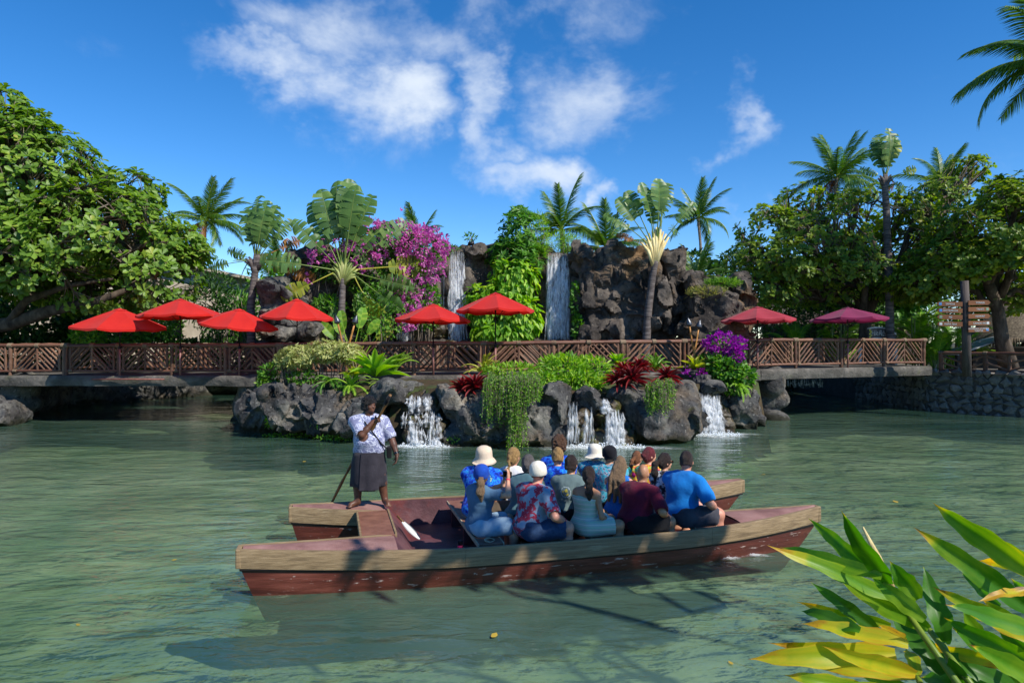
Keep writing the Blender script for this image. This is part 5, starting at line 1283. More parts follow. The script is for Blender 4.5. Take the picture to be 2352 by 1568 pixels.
traveller([(782,800),(785,700),(788,640)], 26.4, [(-84,'r',1.0),(-66,'s',.9),(-44,'L',.85),(-26,'L',1.0),(-15,'L',1.1),(-7,'L',1.2),(-2,'L',1.12),(4,'L',1.2),(10,'L',1.1),(19,'L',1.05),(33,'s',1.1),(50,'r',1.15),(64,'s',1.1),(84,'y',1.1),(106,'r',.9),(128,'g',.9),(-118,'y',.8),(150,'y',.7)], 1.02,
          'big fan palm with broad paddle leaves rising above the bougainvillea', r=.12, seed=2, sheath='stalk', sheath_len=.8)
traveller([(578,800),(576,700),(588,610)], 26.8, [(-70,'s',.6),(-12,'s',1.1),(-5,'s',1.25),(1,'s',1.2),(6,'s',1.15),(12,'s',1.1),(20,'s',1.05),(28,'s',.95),(60,'d',.75),(85,'d',.8),(110,'d',.8),(-100,'r',.7),(-130,'r',.7),(40,'r',.8)], .92,
          'windswept ragged fan palm with dry orange leaves beside the tilted umbrella', r=.14, seed=3, sheath='fan_bark', sheath_len=.6)
traveller([(2046,800),(2042,650),(2036,480),(2032,420)], 31.5, [(-10,'s',1.0),(-4,'s',1.1),(1,'s',1.15),(6,'s',1.1),(12,'s',1.0),(20,'y',.8),(70,'y',.6),(95,'d',.7),(120,'s',.6),(-60,'s',.5),(-100,'r',.6)], .92,
          'very tall thin fan palm with bunched wind-folded leaves in front of the dark trees', r=.15, seed=4, sheath='fan_bark', sheath_len=.5)
def clump(name, lab, base, leafs, cat='plant', stems=None):
    b = Vector(base); t = empty(name, b, label=lab, cat=cat)
    for i, (dx, dy, an, tw, kd, s) in enumerate(leafs):
        me = {'g': PD[i % 4], 'r': PDX[i % 3], 'd': PDD, 'y': PDY, 'l': PDG}[kd]
        o = link('leaf', me, t); o.location = (dx, dy, 0); o.scale = (s, s, s); o.rotation_euler = Euler((R(10), R(an), R(tw)), 'XYZ')
    return t
clump('banana_plant', 'banana clump with broad green and yellow leaves against the cliff beside the bougainvillea', P(810,812,26.6), [(0,0,-20,0,'g',.85),(.2,0,8,30,'g',.95),(.3,.1,22,-20,'y',.85),(.5,0,30,10,'l',.7),(-.2,.1,-40,20,'l',.6),(.1,.1,2,60,'g',.9),(.4,.1,45,0,'y',.6)])
clump('banana_plant', 'small banana plant behind the bamboo torches by the variegated shrub', P(806,800,25.2), [(-.1,0,-12,0,'l',.55),(.1,0,14,20,'l',.6),(.3,0,35,-10,'l',.5),(0,0,-30,10,'l',.45)])
# ================================================================== shrubs, climbers and flowers
def bush(name, lab, ells, n, ln, wd, mt, seed, out='la', base=None, cat='shrub', stems=10, gap=.2, group=None, per=1, droop=.2, power=.3, lift=None):
    rs = np.random.default_rng(seed); rr = random.Random(seed)
    zb = min(c[2]-r[2] for c, r in ells); c0 = np.mean([c for c, r in ells], 0); B = Vector((c0[0], c0[1], zb if base is None else base))
    t = empty(name, B, label=lab, cat=cat, group=group)
    p, d = shell(ells, n, rs, power=power, gap=gap, seed=seed)
    if per > 1: V, Fc, r = rosettes(p, d, per, ln, wd, rs, out, droop=droop)
    else:
        ax = d+.8*unit(n, rs)+np.array([0, 0, .25 if lift is None else lift]); up = d+np.array([0, 0, .8])+.4*unit(n, rs); L_ = ln*rs.uniform(.6, 1.2, n)
        V, Fc, r = leaves(p, ax, up, L_, wd/ln*L_, out, droop=droop, rs=rs)
    mob('foliage', V-np.array(B), Fc, mt, t, rnd=r, kind='stuff')
    if stems:
        mb = MB()
        for i in range(stems):
            c, r_ = ells[rr.randrange(len(ells))]; q = Vector(c)+Vector((rr.uniform(-.6, .6)*r_[0], rr.uniform(-.5, .5)*r_[1], rr.uniform(-.2, .6)*r_[2]))
            b = Vector((q.x+rr.uniform(-.2, .2), q.y+rr.uniform(-.1, .2), B.z-.1)); limb(mb, b-B, q-B, .025, .01, 5, 4, .3, rr)
        mb.obj('stems', 'twig', t, kind='stuff')
    return t
# background greenery, left to right
bush('hedge', 'dark hedge behind the long footbridge under the round-leafed tree', [pell(60,745,31,150,60,1.2), pell(250,755,31,130,50,1.2), pell(-80,740,31,100,70,1.2), pell(80,820,30.6,190,46,.8), pell(330,815,30.6,200,46,.8), pell(520,820,30.6,120,46,.8)], 11000, .30, .15, 'dark_leaf', 1, gap=.1, cat='hedge', stems=24)
bush('garden_shrub', 'bright lime shrub behind the rail under the umbrella closest to the round-leafed tree', [pell(205,772,28.8,40,24,.6)], 500, .22, .10, 'lime_leaf', 2)
bush('garden_shrub', 'shaded shrub with yellow-edged leaves behind the second umbrella', [pell(340,740,29.6,80,50,1.0), pell(300,765,29,50,30,.8)], 1300, .24, .12, 'mid_leaf', 3)
bush('garden_shrub', 'dense dark shrubs beside the slim leaning trunk', [pell(480,700,31,60,60,1.0), pell(530,740,30.5,60,50,1.0), pell(500,660,32,40,30,.9)], 1600, .30, .09, 'dark_leaf', 4)
bush('bamboo_clump', 'clump of thin leafy canes behind the tilted umbrella', [pell(510,760,29.2,50,50,.6), pell(545,720,29.4,40,60,.6)], 900, .28, .05, 'mid_leaf', 5, stems=30, cat='bamboo')
bush('garden_shrub', 'green shrub in the gap beside the mossy boulder', [pell(610,640,31,40,50,.9), pell(570,740,30.4,40,60,.8)], 900, .30, .10, 'mid_leaf', 6)
bush('fern_patch', 'green fern cushion growing on the ledge beside the mossy boulder', [pell(755,705,26.8,34,22,.5)], 420, .30, .06, 'mid_leaf', 7, stems=0, cat='fern')
for (x, y, Y, w, sd, lab) in ((640,665,26.9,48,8,'mossy trailing plant hanging over the top of the grey boulder'), (1015,580,29.6,18,9,'green creeper on the lip of the waterfall beside the bougainvillea')):
    bush('hanging_moss', lab, [pell(x,y,Y,w,15,.5)], 700, .20, .03, 'moss_leaf', sd, stems=0, cat='moss', droop=.6, lift=-.3)
bush('distant_trees', 'low green trees behind the grassy rock shoulder', [pell(1620,640,40,60,36,2), pell(1690,620,42,60,40,2), pell(1590,600,44,40,20,1.6)], 1600, .40, .18, 'dark_leaf', 10, cat='tree', stems=14)
bush('undergrowth', 'dark undergrowth filling the grove behind the short footbridge', [pell(1780,730,37,90,80,1.4), pell(1880,740,37.5,90,70,1.4), pell(1960,740,38,90,70,1.4), pell(1850,670,38,120,40,1.5)], 5200, .34, .11, 'dark_leaf', 11, cat='undergrowth', stems=60, gap=.12)
bush('undergrowth', 'dark greenery behind the awning and the tree with crooked branches', [pell(2290,700,40,120,80,1.5), pell(2200,690,42,90,60,1.5), pell(2380,740,38,80,60,1.5), pell(2120,640,44,70,60,1.5)], 3400, .36, .14, 'dark_leaf', 12, cat='undergrowth', stems=30, gap=.1)
bush('undergrowth', 'shrubs on the bank beyond the food hut', [((30,36,3.2),(4,1.6,2.0)), ((38,34,3.4),(5,1.8,2.2)), ((34,42,4.0),(6,1.8,2.8))], 3600, .40, .16, 'dark_leaf', 13, cat='undergrowth', stems=30, gap=.1)
tree('round_leafed_tree', 'spreading tree on the bank beyond the food hut', [(33,38,1.4), (33,38,3.5), (32.6,37.8,5.5)], .34, [((32,37,8.0),(4.5,3,2.2)), ((36,37,7.4),(4,3,2)), ((29.5,37.5,7.0),(2.6,2.4,1.6))], 1500, 6, .32, .17, 'shade_leaf', 8, seed=15, gap=.5)
def areca(px, py, Y, sc, n, lab, seed, h=1.6):
    rs = random.Random(seed); b = P(px, py, Y); b.z = 1.45; t = empty('areca_palm', b, label=lab, cat='palm')
    for i in range(n):
        me = FRY[i % 2]; o = link('frond', me, t); a = rs.uniform(0, 6.283); r_ = rs.uniform(0, .5)*sc; q = sc*rs.uniform(.6, .9); o.scale = (q, q, q); z = rs.uniform(.1, h)
        o.location = (r_*math.cos(a), r_*math.sin(a), z); o.rotation_euler = (rs.uniform(-.3, .3), -R(rs.uniform(45, 82)), a+rs.uniform(-.5, .5))
    mb = MB()
    for i in range(9):
        x, y = rs.uniform(-.4, .4)*sc, rs.uniform(-.4, .4)*sc; mb.tube([(x, y, -.1), (x*1.2, y*1.2, h*rs.uniform(.8, 1.2))], .035, 6)
    mb.obj('canes', 'stalk', t, kind='stuff'); return t
FRY = [frond_mesh(31, L_=2.4, droop=1.5, nl=40, ll=.6, lw=.045, hang=.3), frond_mesh(32, L_=2.2, droop=1.9, nl=40, ll=.55, lw=.045, hang=.4, side=.2)]
for m_ in FRY: m_.materials.clear(); m_.materials.append(MATS['lime_leaf'])
areca(2110, 790, 33, 1.15, 34, 'yellow-green areca palm clump between the tall thin palm and the signpost', 1, 2.2)
areca(2190, 790, 32.5, 1.1, 30, 'sunlit areca palm clump behind the signpost', 2, 2.0)
areca(2150, 800, 31.5, .8, 20, 'low areca palm at the foot of the signpost clump', 3, 1.0)
areca(2262, 780, 36, .9, 18, 'small areca palm above the grey awning', 4, 1.6)
areca(1830, 790, 35, .9, 16, 'shaded areca palm behind the pink umbrella', 5, 1.4)
areca(1925, 790, 36, 1.1, 18, 'bright areca palm beside the forked trunk', 6, 2.4)
# bougainvillea over the cliff
def flowers(parent, ells, n, sz, mt, seed, name='blossoms', clus=9, spread=.16):
    rs = np.random.default_rng(seed); c, d = shell(ells, max(4, n//clus), rs, power=.2, gap=.0); p = np.repeat(c, clus, 0)+spread*unit(len(c)*clus, rs)*rs.random((len(c)*clus, 1)); dd = np.repeat(d, clus, 0)
    dd = dd+np.array([.2, -.6, .3]); V, Fc, r = leaves(p, dd+.9*unit(len(p), rs), unit(len(p), rs), sz, sz*.8, 'ro', fold=.5, droop=.0, rs=rs)
    return mob(name, V-np.array(parent.location), Fc, mt, parent, rnd=r, kind='stuff')
bv = bush('bougainvillea', 'big pink bougainvillea tumbling down the cliff beside a tall waterfall', [pell(880,560,27.6,100,40,.7), pell(960,570,27.6,70,46,.7), pell(930,660,27.4,70,70,.5), pell(870,720,26.6,60,70,.6), pell(760,610,27.2,50,40,.5), pell(980,700,28.0,34,60,.4), pell(850,640,27.4,60,50,.6)], 6200, .15, .09, 'mid_leaf', 21, cat='bougainvillea', stems=40, gap=.25)
flowers(bv, [pell(900,552,27.0,110,40,.5), pell(970,565,27.0,66,46,.5), pell(1000,600,27.2,24,46,.3)], 2300, .11, 'pink_bract', 1, clus=7, spread=.2)
flowers(bv, [pell(930,660,26.9,44,50,.35), pell(945,720,26.8,30,44,.3), pell(975,690,27.2,16,60,.3)], 900, .11, 'pink_bract', 2)
flowers(bv, [pell(740,590,26.6,30,24,.3), pell(760,560,26.6,44,16,.3), pell(830,590,26.6,50,36,.3), pell(712,635,26.6,10,10,.2), pell(860,510,26.8,14,10,.2), pell(915,482,26.9,10,6,.15)], 900, .11, 'pink_bract', 3)
# leafy climber between the two tall falls
bush('climbing_vine', 'leafy climber with hanging heart-shaped leaves between the two tall waterfalls', [pell(1150,700,28.4,64,60,.5), pell(1180,640,28.6,60,50,.5), pell(1110,720,28.4,34,50,.4), pell(1200,730,28.2,44,52,.5), pell(1150,765,28.0,70,24,.5), pell(1090,690,28.6,20,40,.3)], 2400, .30, .16, 'lime_leaf', 22, out='ro', cat='vine', droop=.5, lift=-.9, gap=.2, stems=20)
bush('umbrella_tree', 'bushy schefflera with dark glossy leaves on top of the climber', [pell(1190,540,29.4,46,60,.9), pell(1170,590,29.2,50,44,.9), pell(1220,600,29.4,36,50,.8), pell(1195,495,29.6,30,22,.6)], 360, .30, .09, 'mid_leaf', 23, per=8, out='la', cat='shrub', stems=12, gap=.1)
bush('grassy_shrub', 'feathery light green shrub on the cliff top beside the schefflera', [pell(1235,540,29.6,26,50,.6), pell(1245,590,29.2,14,34,.4), pell(1280,555,30,46,20,.6), pell(1310,560,30,30,16,.5)], 1500, .26, .02, 'lime_leaf', 24, out='st', cat='shrub', stems=10, gap=.1)
bush('climbing_vine', 'narrow green creeper between a tall waterfall and the bare rock face', [pell(1322,690,27.8,10,44,.25), pell(1328,755,27.6,14,30,.25)], 500, .16, .09, 'mid_leaf', 25, cat='vine', stems=0)
bush('ledge_shrub', 'small leafy sprigs on the cliff lip beside the spotlight', [pell(1080,545,29.6,14,10,.3), pell(1040,570,29.6,16,6,.3)], 160, .14, .06, 'mid_leaf', 26, stems=5)
for (x, y, Y, w, h, sd, lab) in ((1625,675,26.4,46,12,27,'strip of dry green grass on the sloping rock shoulder'), (1660,652,26.8,40,8,28,'patch of grass on top of the rock shoulder')):
    bush('grass_patch', lab, [pell(x,y,Y,w,h,.5)], 900, .22, .018, 'grass_leaf' if sd == 27 else 'moss_leaf', sd, out='st', stems=0, cat='grass', lift=.9, gap=0)

# ---- island planting
def rosette_plant(name, lab, loc, n, ln, wd, mt, seed, elev=(10, 70), cat='bromeliad', curl=.5, group=None):
    """each strap leaf is a part"""
    rs = random.Random(seed); t = empty(name, loc, label=lab, cat=cat, group=group)
    me = STRAP.get((mt, round(curl, 2)))
    if me is None:
        V = []; Fc = []; rd = []; K = 6
        for i in range(K+1):
            u = i/K; w = .5*(1-.15*u)*(1 if u < .7 else max(0, 1-((u-.7)/.3)**1.6)); x = u*(1-.12*curl*u); z = -curl*.55*u**2.2
            V += [(x, -w, z+.25*w*w), (x, 0, z-.10*(1-u)), (x, w, z+.25*w*w)]; rd += [.2+.6*u]*3
        for i in range(K):
            for j in range(2): Fc.append((i*3+j, (i+1)*3+j, (i+1)*3+j+1, i*3+j+1))
        me = mesh('leaf', V, Fc, mt, rnd=rd); STRAP[(mt, round(curl, 2))] = me
    for i in range(n):
        u = i/n; e = elev[1]+(elev[0]-elev[1])*u; o = link('leaf', me, t); l = ln*rs.uniform(.8, 1.1)*(.7+.3*u); o.scale = (l, wd*rs.uniform(.8, 1.1), l)
        o.rotation_euler = (rs.uniform(-.1, .1), -R(e+rs.uniform(-8, 8)), i*2.39996+rs.uniform(-.2, .2)); o.location = (0, 0, .02*(1-u))
    return t
STRAP = {}
for i, (x, y, Y, s, lab) in enumerate(((1062,884,20.3,.40,'small dark red bromeliad above the slab boulder'), (1090,880,20.2,.52,'large dark red bromeliad beside the trailing green curtain'), (1418,868,20.6,.44,'crimson bromeliad at the edge above the double cascade'), (1452,862,20.5,.56,'large red and green bromeliad above the double cascade'), (1470,838,21,.44,'red bromeliad set back behind the large one'), (1532,858,21.2,.44,'red bromeliad beside the trailing fern on the big boulder'), (1435,845,21.2,.40,'red bromeliad half hidden between its neighbours'))):
    rosette_plant('bromeliad', lab, P(x, y+8, Y-.7), 30, s*1.45, .09, 'bromeliad_leaf', i, elev=(-12, 75), curl=.55)
def fern(name, lab, loc, n, ln, mt, seed, elev=(20, 75), cat='fern', az=(0, 360)):
    rs = random.Random(seed); t = empty(name, loc, label=lab, cat=cat)
    for i in range(n):
        o = link('frond', FERN[mt][i % 2], t); s = ln*rs.uniform(.7, 1.1); o.scale = (s, s, s); a = R(rs.uniform(*az)); o.rotation_euler = (rs.uniform(-.3, .3), -R(rs.uniform(*elev)), a)
    return t
FERN = {}
for mt in ('lime_leaf', 'mid_leaf', 'yellow_leaf', 'moss_leaf'):
    FERN[mt] = [frond_mesh(50, L_=1.0, droop=1.2, nl=22, ll=.16, lw=.035, hang=.05), frond_mesh(51, L_=1.0, droop=1.7, nl=22, ll=.15, lw=.035, hang=.1, side=.2)]
    for m_ in FERN[mt]: m_.materials.clear(); m_.materials.append(MATS[mt])
cro = bush('variegated_shrub', 'clipped pale yellow-green variegated shrub on bare grey stems', [pell(690,818,22.2,52,26,.6), pell(750,806,22.2,50,26,.6), pell(800,812,22.1,36,24,.6), pell(660,828,22.3,28,20,.5)], 700, .14, .045, 'pale_leaf', 31, per=8, out='la', base=1.35, stems=46, gap=.0, droop=.15)
bush('garden_shrub', 'low green shrub at the island end beside the long footbridge', [pell(630,860,22.6,34,26,.5), pell(615,880,22.6,20,20,.4), pell(700,868,22.2,40,16,.4)], 900, .14, .07, 'mid_leaf', 32)
bush('hanging_moss', 'mossy creeper trailing off the island end by the bridge', [pell(605,885,22.4,14,30,.3)], 500, .10, .05, 'moss_leaf', 33, stems=0, cat='moss', lift=-.5)
rosette_plant('nest_fern', 'bird nest fern with broad bright green strap leaves', P(862,858,21.2), 22, 1.25, .20, 'lime_leaf', 3, elev=(12, 78), cat='fern', curl=.5)
rosette_plant('nest_fern', 'smaller bright green strap-leafed fern beside the variegated shrub', P(815,862,21.9), 16, .7, .13, 'yellow_leaf', 4, elev=(5, 70), cat='fern', curl=.5)
fern('sword_fern', 'arching sword fern hanging over the dark rock below the shrub', P(760,878,21.4), 14, .85, 'mid_leaf', 1, (0, 60), az=(150, 330))
fern('sword_fern', 'light green sword fern beside the bird nest fern', P(805,890,21.0), 16, .8, 'lime_leaf', 2, (0, 70), az=(160, 380))
fern('sword_fern', 'tall upright fern in front of the fence beside the bird nest fern', P(905,856,22.2), 18, .95, 'moss_leaf', 3, (55, 85))
fern('sword_fern', 'small fern spilling over the rock edge behind the boatman', P(880,880,20.8), 10, .5, 'lime_leaf', 4, (0, 60), az=(180, 360))
fern('yellow_fern', 'yellow-green fern in front of the fence above the bromeliads', P(1112,858,21.6), 22, .85, 'yellow_leaf', 5, (25, 85))
bush('leafy_groundcover', 'yellow-green ground cover above the trailing curtain', [pell(1175,852,21.2,70,18,.5), pell(1240,870,20.6,40,16,.4)], 1100, .15, .05, 'lime_leaf', 34, stems=0, cat='ground cover')
# trailing curtain plants
def curtain(name, lab, tops, mt, seed, n, lw=.03, leaf=.05):
    rs = np.random.default_rng(seed); rr = random.Random(seed); B = P(*tops[0][:3]); t = empty(name, B, label=lab, cat='trailing plant'); P_ = []; A_ = []; mb = MB()
    for i in range(n):
        px0, px1, py0, Y0, Y1, l0, l1 = rr.choice(tops)[3:]; px = rr.uniform(px0, px1); L_ = rr.uniform(l0, l1)
        p = P(px, py0+rr.uniform(-6, 10), rr.uniform(Y1, Y0)); pts = [p.copy()]; d = Vector((rr.uniform(-.2, .2), -1, .25)); st = .07
        for k in range(int(L_/st)):
            d = (d*.72+Vector((rr.uniform(-.12, .12), -.05, -.42))).normalized(); p = p+d*st; pts.append(p.copy())
            for q in range(2):
                P_.append(p+Vector((rr.uniform(-1, 1), rr.uniform(-1, 1), rr.uniform(-1, 1)))*lw); A_.append(d*.5+Vector((rr.uniform(-1, 1), rr.uniform(-1, .6), rr.uniform(-.5, .5))))
        mb.tube([q-B for q in pts[::2]], .006, 3, False)
    P_ = np.array(P_); V, Fc, r = leaves(P_, np.array(A_), unit(len(P_), rs), leaf*rs.uniform(.6, 1.3, len(P_)), leaf*.4, 'la', rs=rs)
    mob('foliage', V-np.array(B), Fc, mt, t, rnd=r, kind='stuff'); mb.obj('stems', 'twig', t, kind='stuff'); return t
curtain('trailing_fern', 'soft green trailing plant hanging in two long curtains over the island rock', [(1170,880,18.9,1112,1154,868,19.0,18.5,.5,1.35),(1170,880,18.9,1160,1236,866,19.0,18.5,.3,.9),(1170,880,18.9,1168,1205,875,18.9,18.5,1.2,2.0),(1170,880,18.9,1205,1240,872,19.0,18.6,.3,.7),(1170,880,18.9,1110,1240,858,19.8,18.9,.2,.5)], 'moss_leaf', 1, 360, leaf=.07)
curtain('trailing_fern', 'short yellow-green trailing fern hanging over the big rounded boulder', [(1510,880,19.4,1482,1505,885,19.3,19.0,.4,.8),(1510,880,19.4,1500,1545,872,19.5,19.0,.5,1.0)], 'moss_leaf', 2, 120, leaf=.07)
bush('garden_shrub', 'dense bright green split-leaf shrub in the middle of the island', [pell(1300,850,21.2,54,34,.6), pell(1360,852,21.2,46,32,.6), pell(1270,846,21.4,34,28,.5), pell(1330,876,20.6,60,18,.4)], 2300, .22, .055, 'lime_leaf', 35, stems=12, gap=.05)
rosette_plant('croton', 'upright young plant with glossy yellow-green leaves in front of the fence', P(1420,835,21.8), 18, .55, .15, 'lime_leaf', 7, elev=(20, 85), cat='shrub', curl=.35)
rosette_plant('croton', 'leafy yellow-green plant lower beside the upright young one', P(1436,850,21.6), 18, .5, .15, 'yellow_leaf', 8, elev=(5, 70), cat='shrub', curl=.35)
fern('wispy_fern', 'wispy fern between the red bromeliads', P(1505,852,21.4), 20, .75, 'moss_leaf', 6, (40, 88))
rosette_plant('ti_plant', 'ti plant with long yellow-green leaves below the crossed torches', P(1598,845,22.8), 18, .75, .12, 'yellow_leaf', 9, elev=(10, 80), cat='plant', curl=.5)
bush('garden_shrub', 'green leafy shrub at the island end under the purple bougainvillea', [pell(1670,850,23.0,44,30,.6), pell(1700,865,22.8,34,26,.5), pell(1640,835,23.2,40,24,.5), pell(1690,890,22.6,26,18,.4)], 1700, .17, .10, 'mid_leaf', 36, out='ro', stems=14, gap=.08)
fern('sword_fern', 'light fern drooping from the end boulder', P(1697,888,22.2), 12, .6, 'lime_leaf', 8, (-30, 40), az=(200, 340))
bp_ = bush('bougainvillea', 'small vivid purple bougainvillea in front of the short footbridge', [pell(1668,795,23.4,44,26,.5), pell(1690,820,23.2,24,24,.4), pell(1640,780,23.4,20,16,.4)], 420, .12, .07, 'mid_leaf', 37, cat='bougainvillea', stems=16)
flowers(bp_, [pell(1664,790,23.2,46,26,.5), pell(1688,818,23.0,16,24,.4)], 1700, .085, 'purple_bract', 4, clus=10, spread=.13)
flowers(bp_, [pell(1612,858,22.6,12,10,.2), pell(1570,850,22.4,12,8,.2)], 120, .08, 'purple_bract', 5)
bush('garden_shrub', 'small green weed growing on the dark island rock face', [pell(622,965,21.0,8,14,.12)], 60, .16, .07, 'lime_leaf', 38, stems=3)
fern('sword_fern', 'little fern growing on the dark rock face', P(735,970,20.2), 9, .42, 'lime_leaf', 9, (0, 60), az=(180, 360))
bush('waterside_moss', 'line of green weeds along the waterline of the dark island rock', [pell(660,1000,20.8,60,4,.15), pell(780,1005,19.9,60,4,.15), pell(1040,1010,18.9,20,5,.12)], 500, .08, .04, 'moss_leaf', 39, stems=0, cat='moss')

# ---- ginger plant on the near bank
mat('ginger_leaf', [(0, C('#2f5a12')), (.35, C('#4f8a1c')), (.6, C('#8fae24')), (.78, C('#cfc02a')), (.90, C('#d3a02c')), (.95, C('#6b4220')), (1, C('#a88868'))], scale=6, detail=4, rough=.42, trans=.5, attr=True, noise_mix=.14, spec=.35, stretch=(1, 4, 1))
mat('ginger_stem', [(0, C('#4f6a1c')), (1, C('#8a9a34'))], scale=4, rough=.45)
gp = empty('ginger_plant', (1.75, 1.9, .8), label='clump of long green and yellow ginger leaves with brown tips on the near bank', cat='plant')
GL = Vector(gp.location)
def gx_(cx, cy): return 1693.4+cx*.28025, 1129+cy*.28025
def ginger(tip, base, Y0, Y1, w, tone, bend=.1, brown=.12, seed=0, roll=0.0):
    rs = random.Random(seed); a = P(*gx_(*base), Y0); b = P(*gx_(*tip), Y1); d = b-a; L_ = d.length; d.normalize()
    to = (Vector((0, 0, CAMZ))-a).normalized(); sd = d.cross(to).normalized(); n = sd.cross(d).normalized()
    sd = (Matrix.Rotation(roll, 3, d) @ sd); n = (Matrix.Rotation(roll, 3, d) @ n)
    w *= .62; V = []; rd = []; Fc = []; K = 18; ph = rs.uniform(0, 6)
    for i in range(K+1):
        u = i/K; ww = w*.5*(math.sin(math.pi*min(1, (u*.94+.06))**.8)**.75)*(1 if u < .82 else max(.0, 1-((u-.82)/.18)**1.5))
        c = a+d*L_*u+n*(bend*L_*math.sin(math.pi*u)*.6)-Vector((0, 0, 1))*(bend*L_*u*u*.5)+n*.006*math.sin(u*9+ph)
        for jf, f in enumerate((-1, -.75, -.5, -.25, 0, .25, .5, .75, 1)):
            wav = .10*ww*math.sin(u*21+ph+f*2)*(abs(f) == 1); V.append(c+sd*(ww*f+wav)+n*(abs(f)*ww*.30+wav*.6)-GL)
            edge = .10*(abs(f) == 1)*(tone > .45)
            r = tone+.08*math.sin(u*5+ph)+edge+.05*abs(f)-.07*(f == 0)+.03*(-1)**jf
            if u > 1-brown*(1+.5*f*math.sin(ph)): r = .95+.05*(u > .97)
            elif u > 1-brown*1.8 and tone > .3: r = max(r, .80)
            rd.append(min(1, max(0, r)))
    for i in range(K):
        for j in range(8): Fc.append((i*9+j, i*9+j+1, (i+1)*9+j+1, (i+1)*9+j))
    return mob('leaf', V, Fc, 'ginger_leaf', gp, rnd=rd)
GLS = [((1980,330),(2600,700),.10,.45,.08),((1690,1000),(2500,1450),.10,.34,.06),((2250,700),(2700,1150),.10,.4,.05),((380,1480),(1100,1640),.08,.62,.1),((700,1240),(1450,1480),.09,.8,.12),((1900,1500),(2500,1760),.1,.3,.05),((585,195),(1150,690),.085,.30,.05),((850,130),(1245,740),.10,.18,.05),((340,435),(1190,700),.075,.40,.06),((245,415),(1290,880),.085,.52,.16),((800,665),(1570,1120),.10,.50,.06),((600,710),(1160,1140),.07,.12,.04),
       ((475,875),(1260,1090),.06,.60,.22),((515,950),(1010,1140),.075,.06,.03),((520,1050),(1400,1260),.085,.76,.20),((235,1175),(1270,1330),.085,.66,.22),((85,1340),(1290,1320),.12,.74,.14),((310,1290),(1460,1510),.085,.84,.10),
       ((1600,70),(2450,680),.12,.50,.07),((1440,255),(2450,1000),.12,.36,.10),((1520,590),(1700,1250),.12,.12,.04),((1600,750),(2450,1230),.085,.72,.12),((1820,915),(1995,1210),.07,.42,.05),((1850,640),(2150,930),.05,.12,.05),
       ((1250,990),(1690,1490),.12,.05,.03),((1520,1210),(2250,1430),.07,.88,.15),((1740,1080),(2350,1520),.09,.25,.08),((920,1410),(1520,1667),.08,.45,.06),((495,1565),(1250,1610),.07,.5,.05),((560,1470),(850,1590),.05,.06,.03),
       ((2000,860),(2550,1330),.09,.45,.08),((1880,1210),(2550,1600),.10,.45,.06),((1700,900),(2450,1160),.09,.32,.06),((2100,1040),(2600,1500),.10,.25,.06),((1580,1280),(2300,1640),.12,.20,.05),((1380,1260),(1480,1500),.07,.72,.06),
       ((1480,1480),(2150,1700),.12,.24,.05),((1150,1060),(1400,1260),.06,.9,.3),((2150,1380),(2600,1700),.10,.45,.05),((1250,560),(1480,870),.10,.40,.05),((1960,560),(2500,600),.06,.4,.3),((1980,880),(2400,800),.05,.93,.5),((1730,1330),(1900,1650),.1,.1,.04),((1100,690),(1540,1050),.08,.45,.03)]
for i, (tip, bs, w, tone, br_) in enumerate(GLS):
    rs_ = random.Random(i); y0 = 2.15+rs_.uniform(-.12, .22); ginger(tip, bs, y0, y0+rs_.uniform(-.15, .25), w, tone, rs_.uniform(.02, .10), br_, i, rs_.uniform(-.5, .5))
for (a, b) in (((1330,900),(1900,1700)), ((1560,1110),(2050,1750)), ((1470,1500),(1600,1800)), ((2400,1000),(2600,1500)), ((1690,1240),(1850,1750))):
    p = P(*gx_(*a), 2.25); q = P(*gx_(*b), 2.1); mb = MB(); mb.tube([p-GL, q-GL, Vector((q.x+.1, q.y-.1, .8))-GL], [.009, .013, .018], 7); mb.obj('stem', 'ginger_stem', gp)
p = P(*gx_(1030,290), 2.2); q = P(*gx_(1330,900), 2.22); mb = MB(); mb.tube([p-GL, p.lerp(q, .4)-GL, p.lerp(q, .7)-GL, q-GL], [.003, .011, .010, .005], 6); mb.obj('dry_bud', 'pale_sheath', gp)

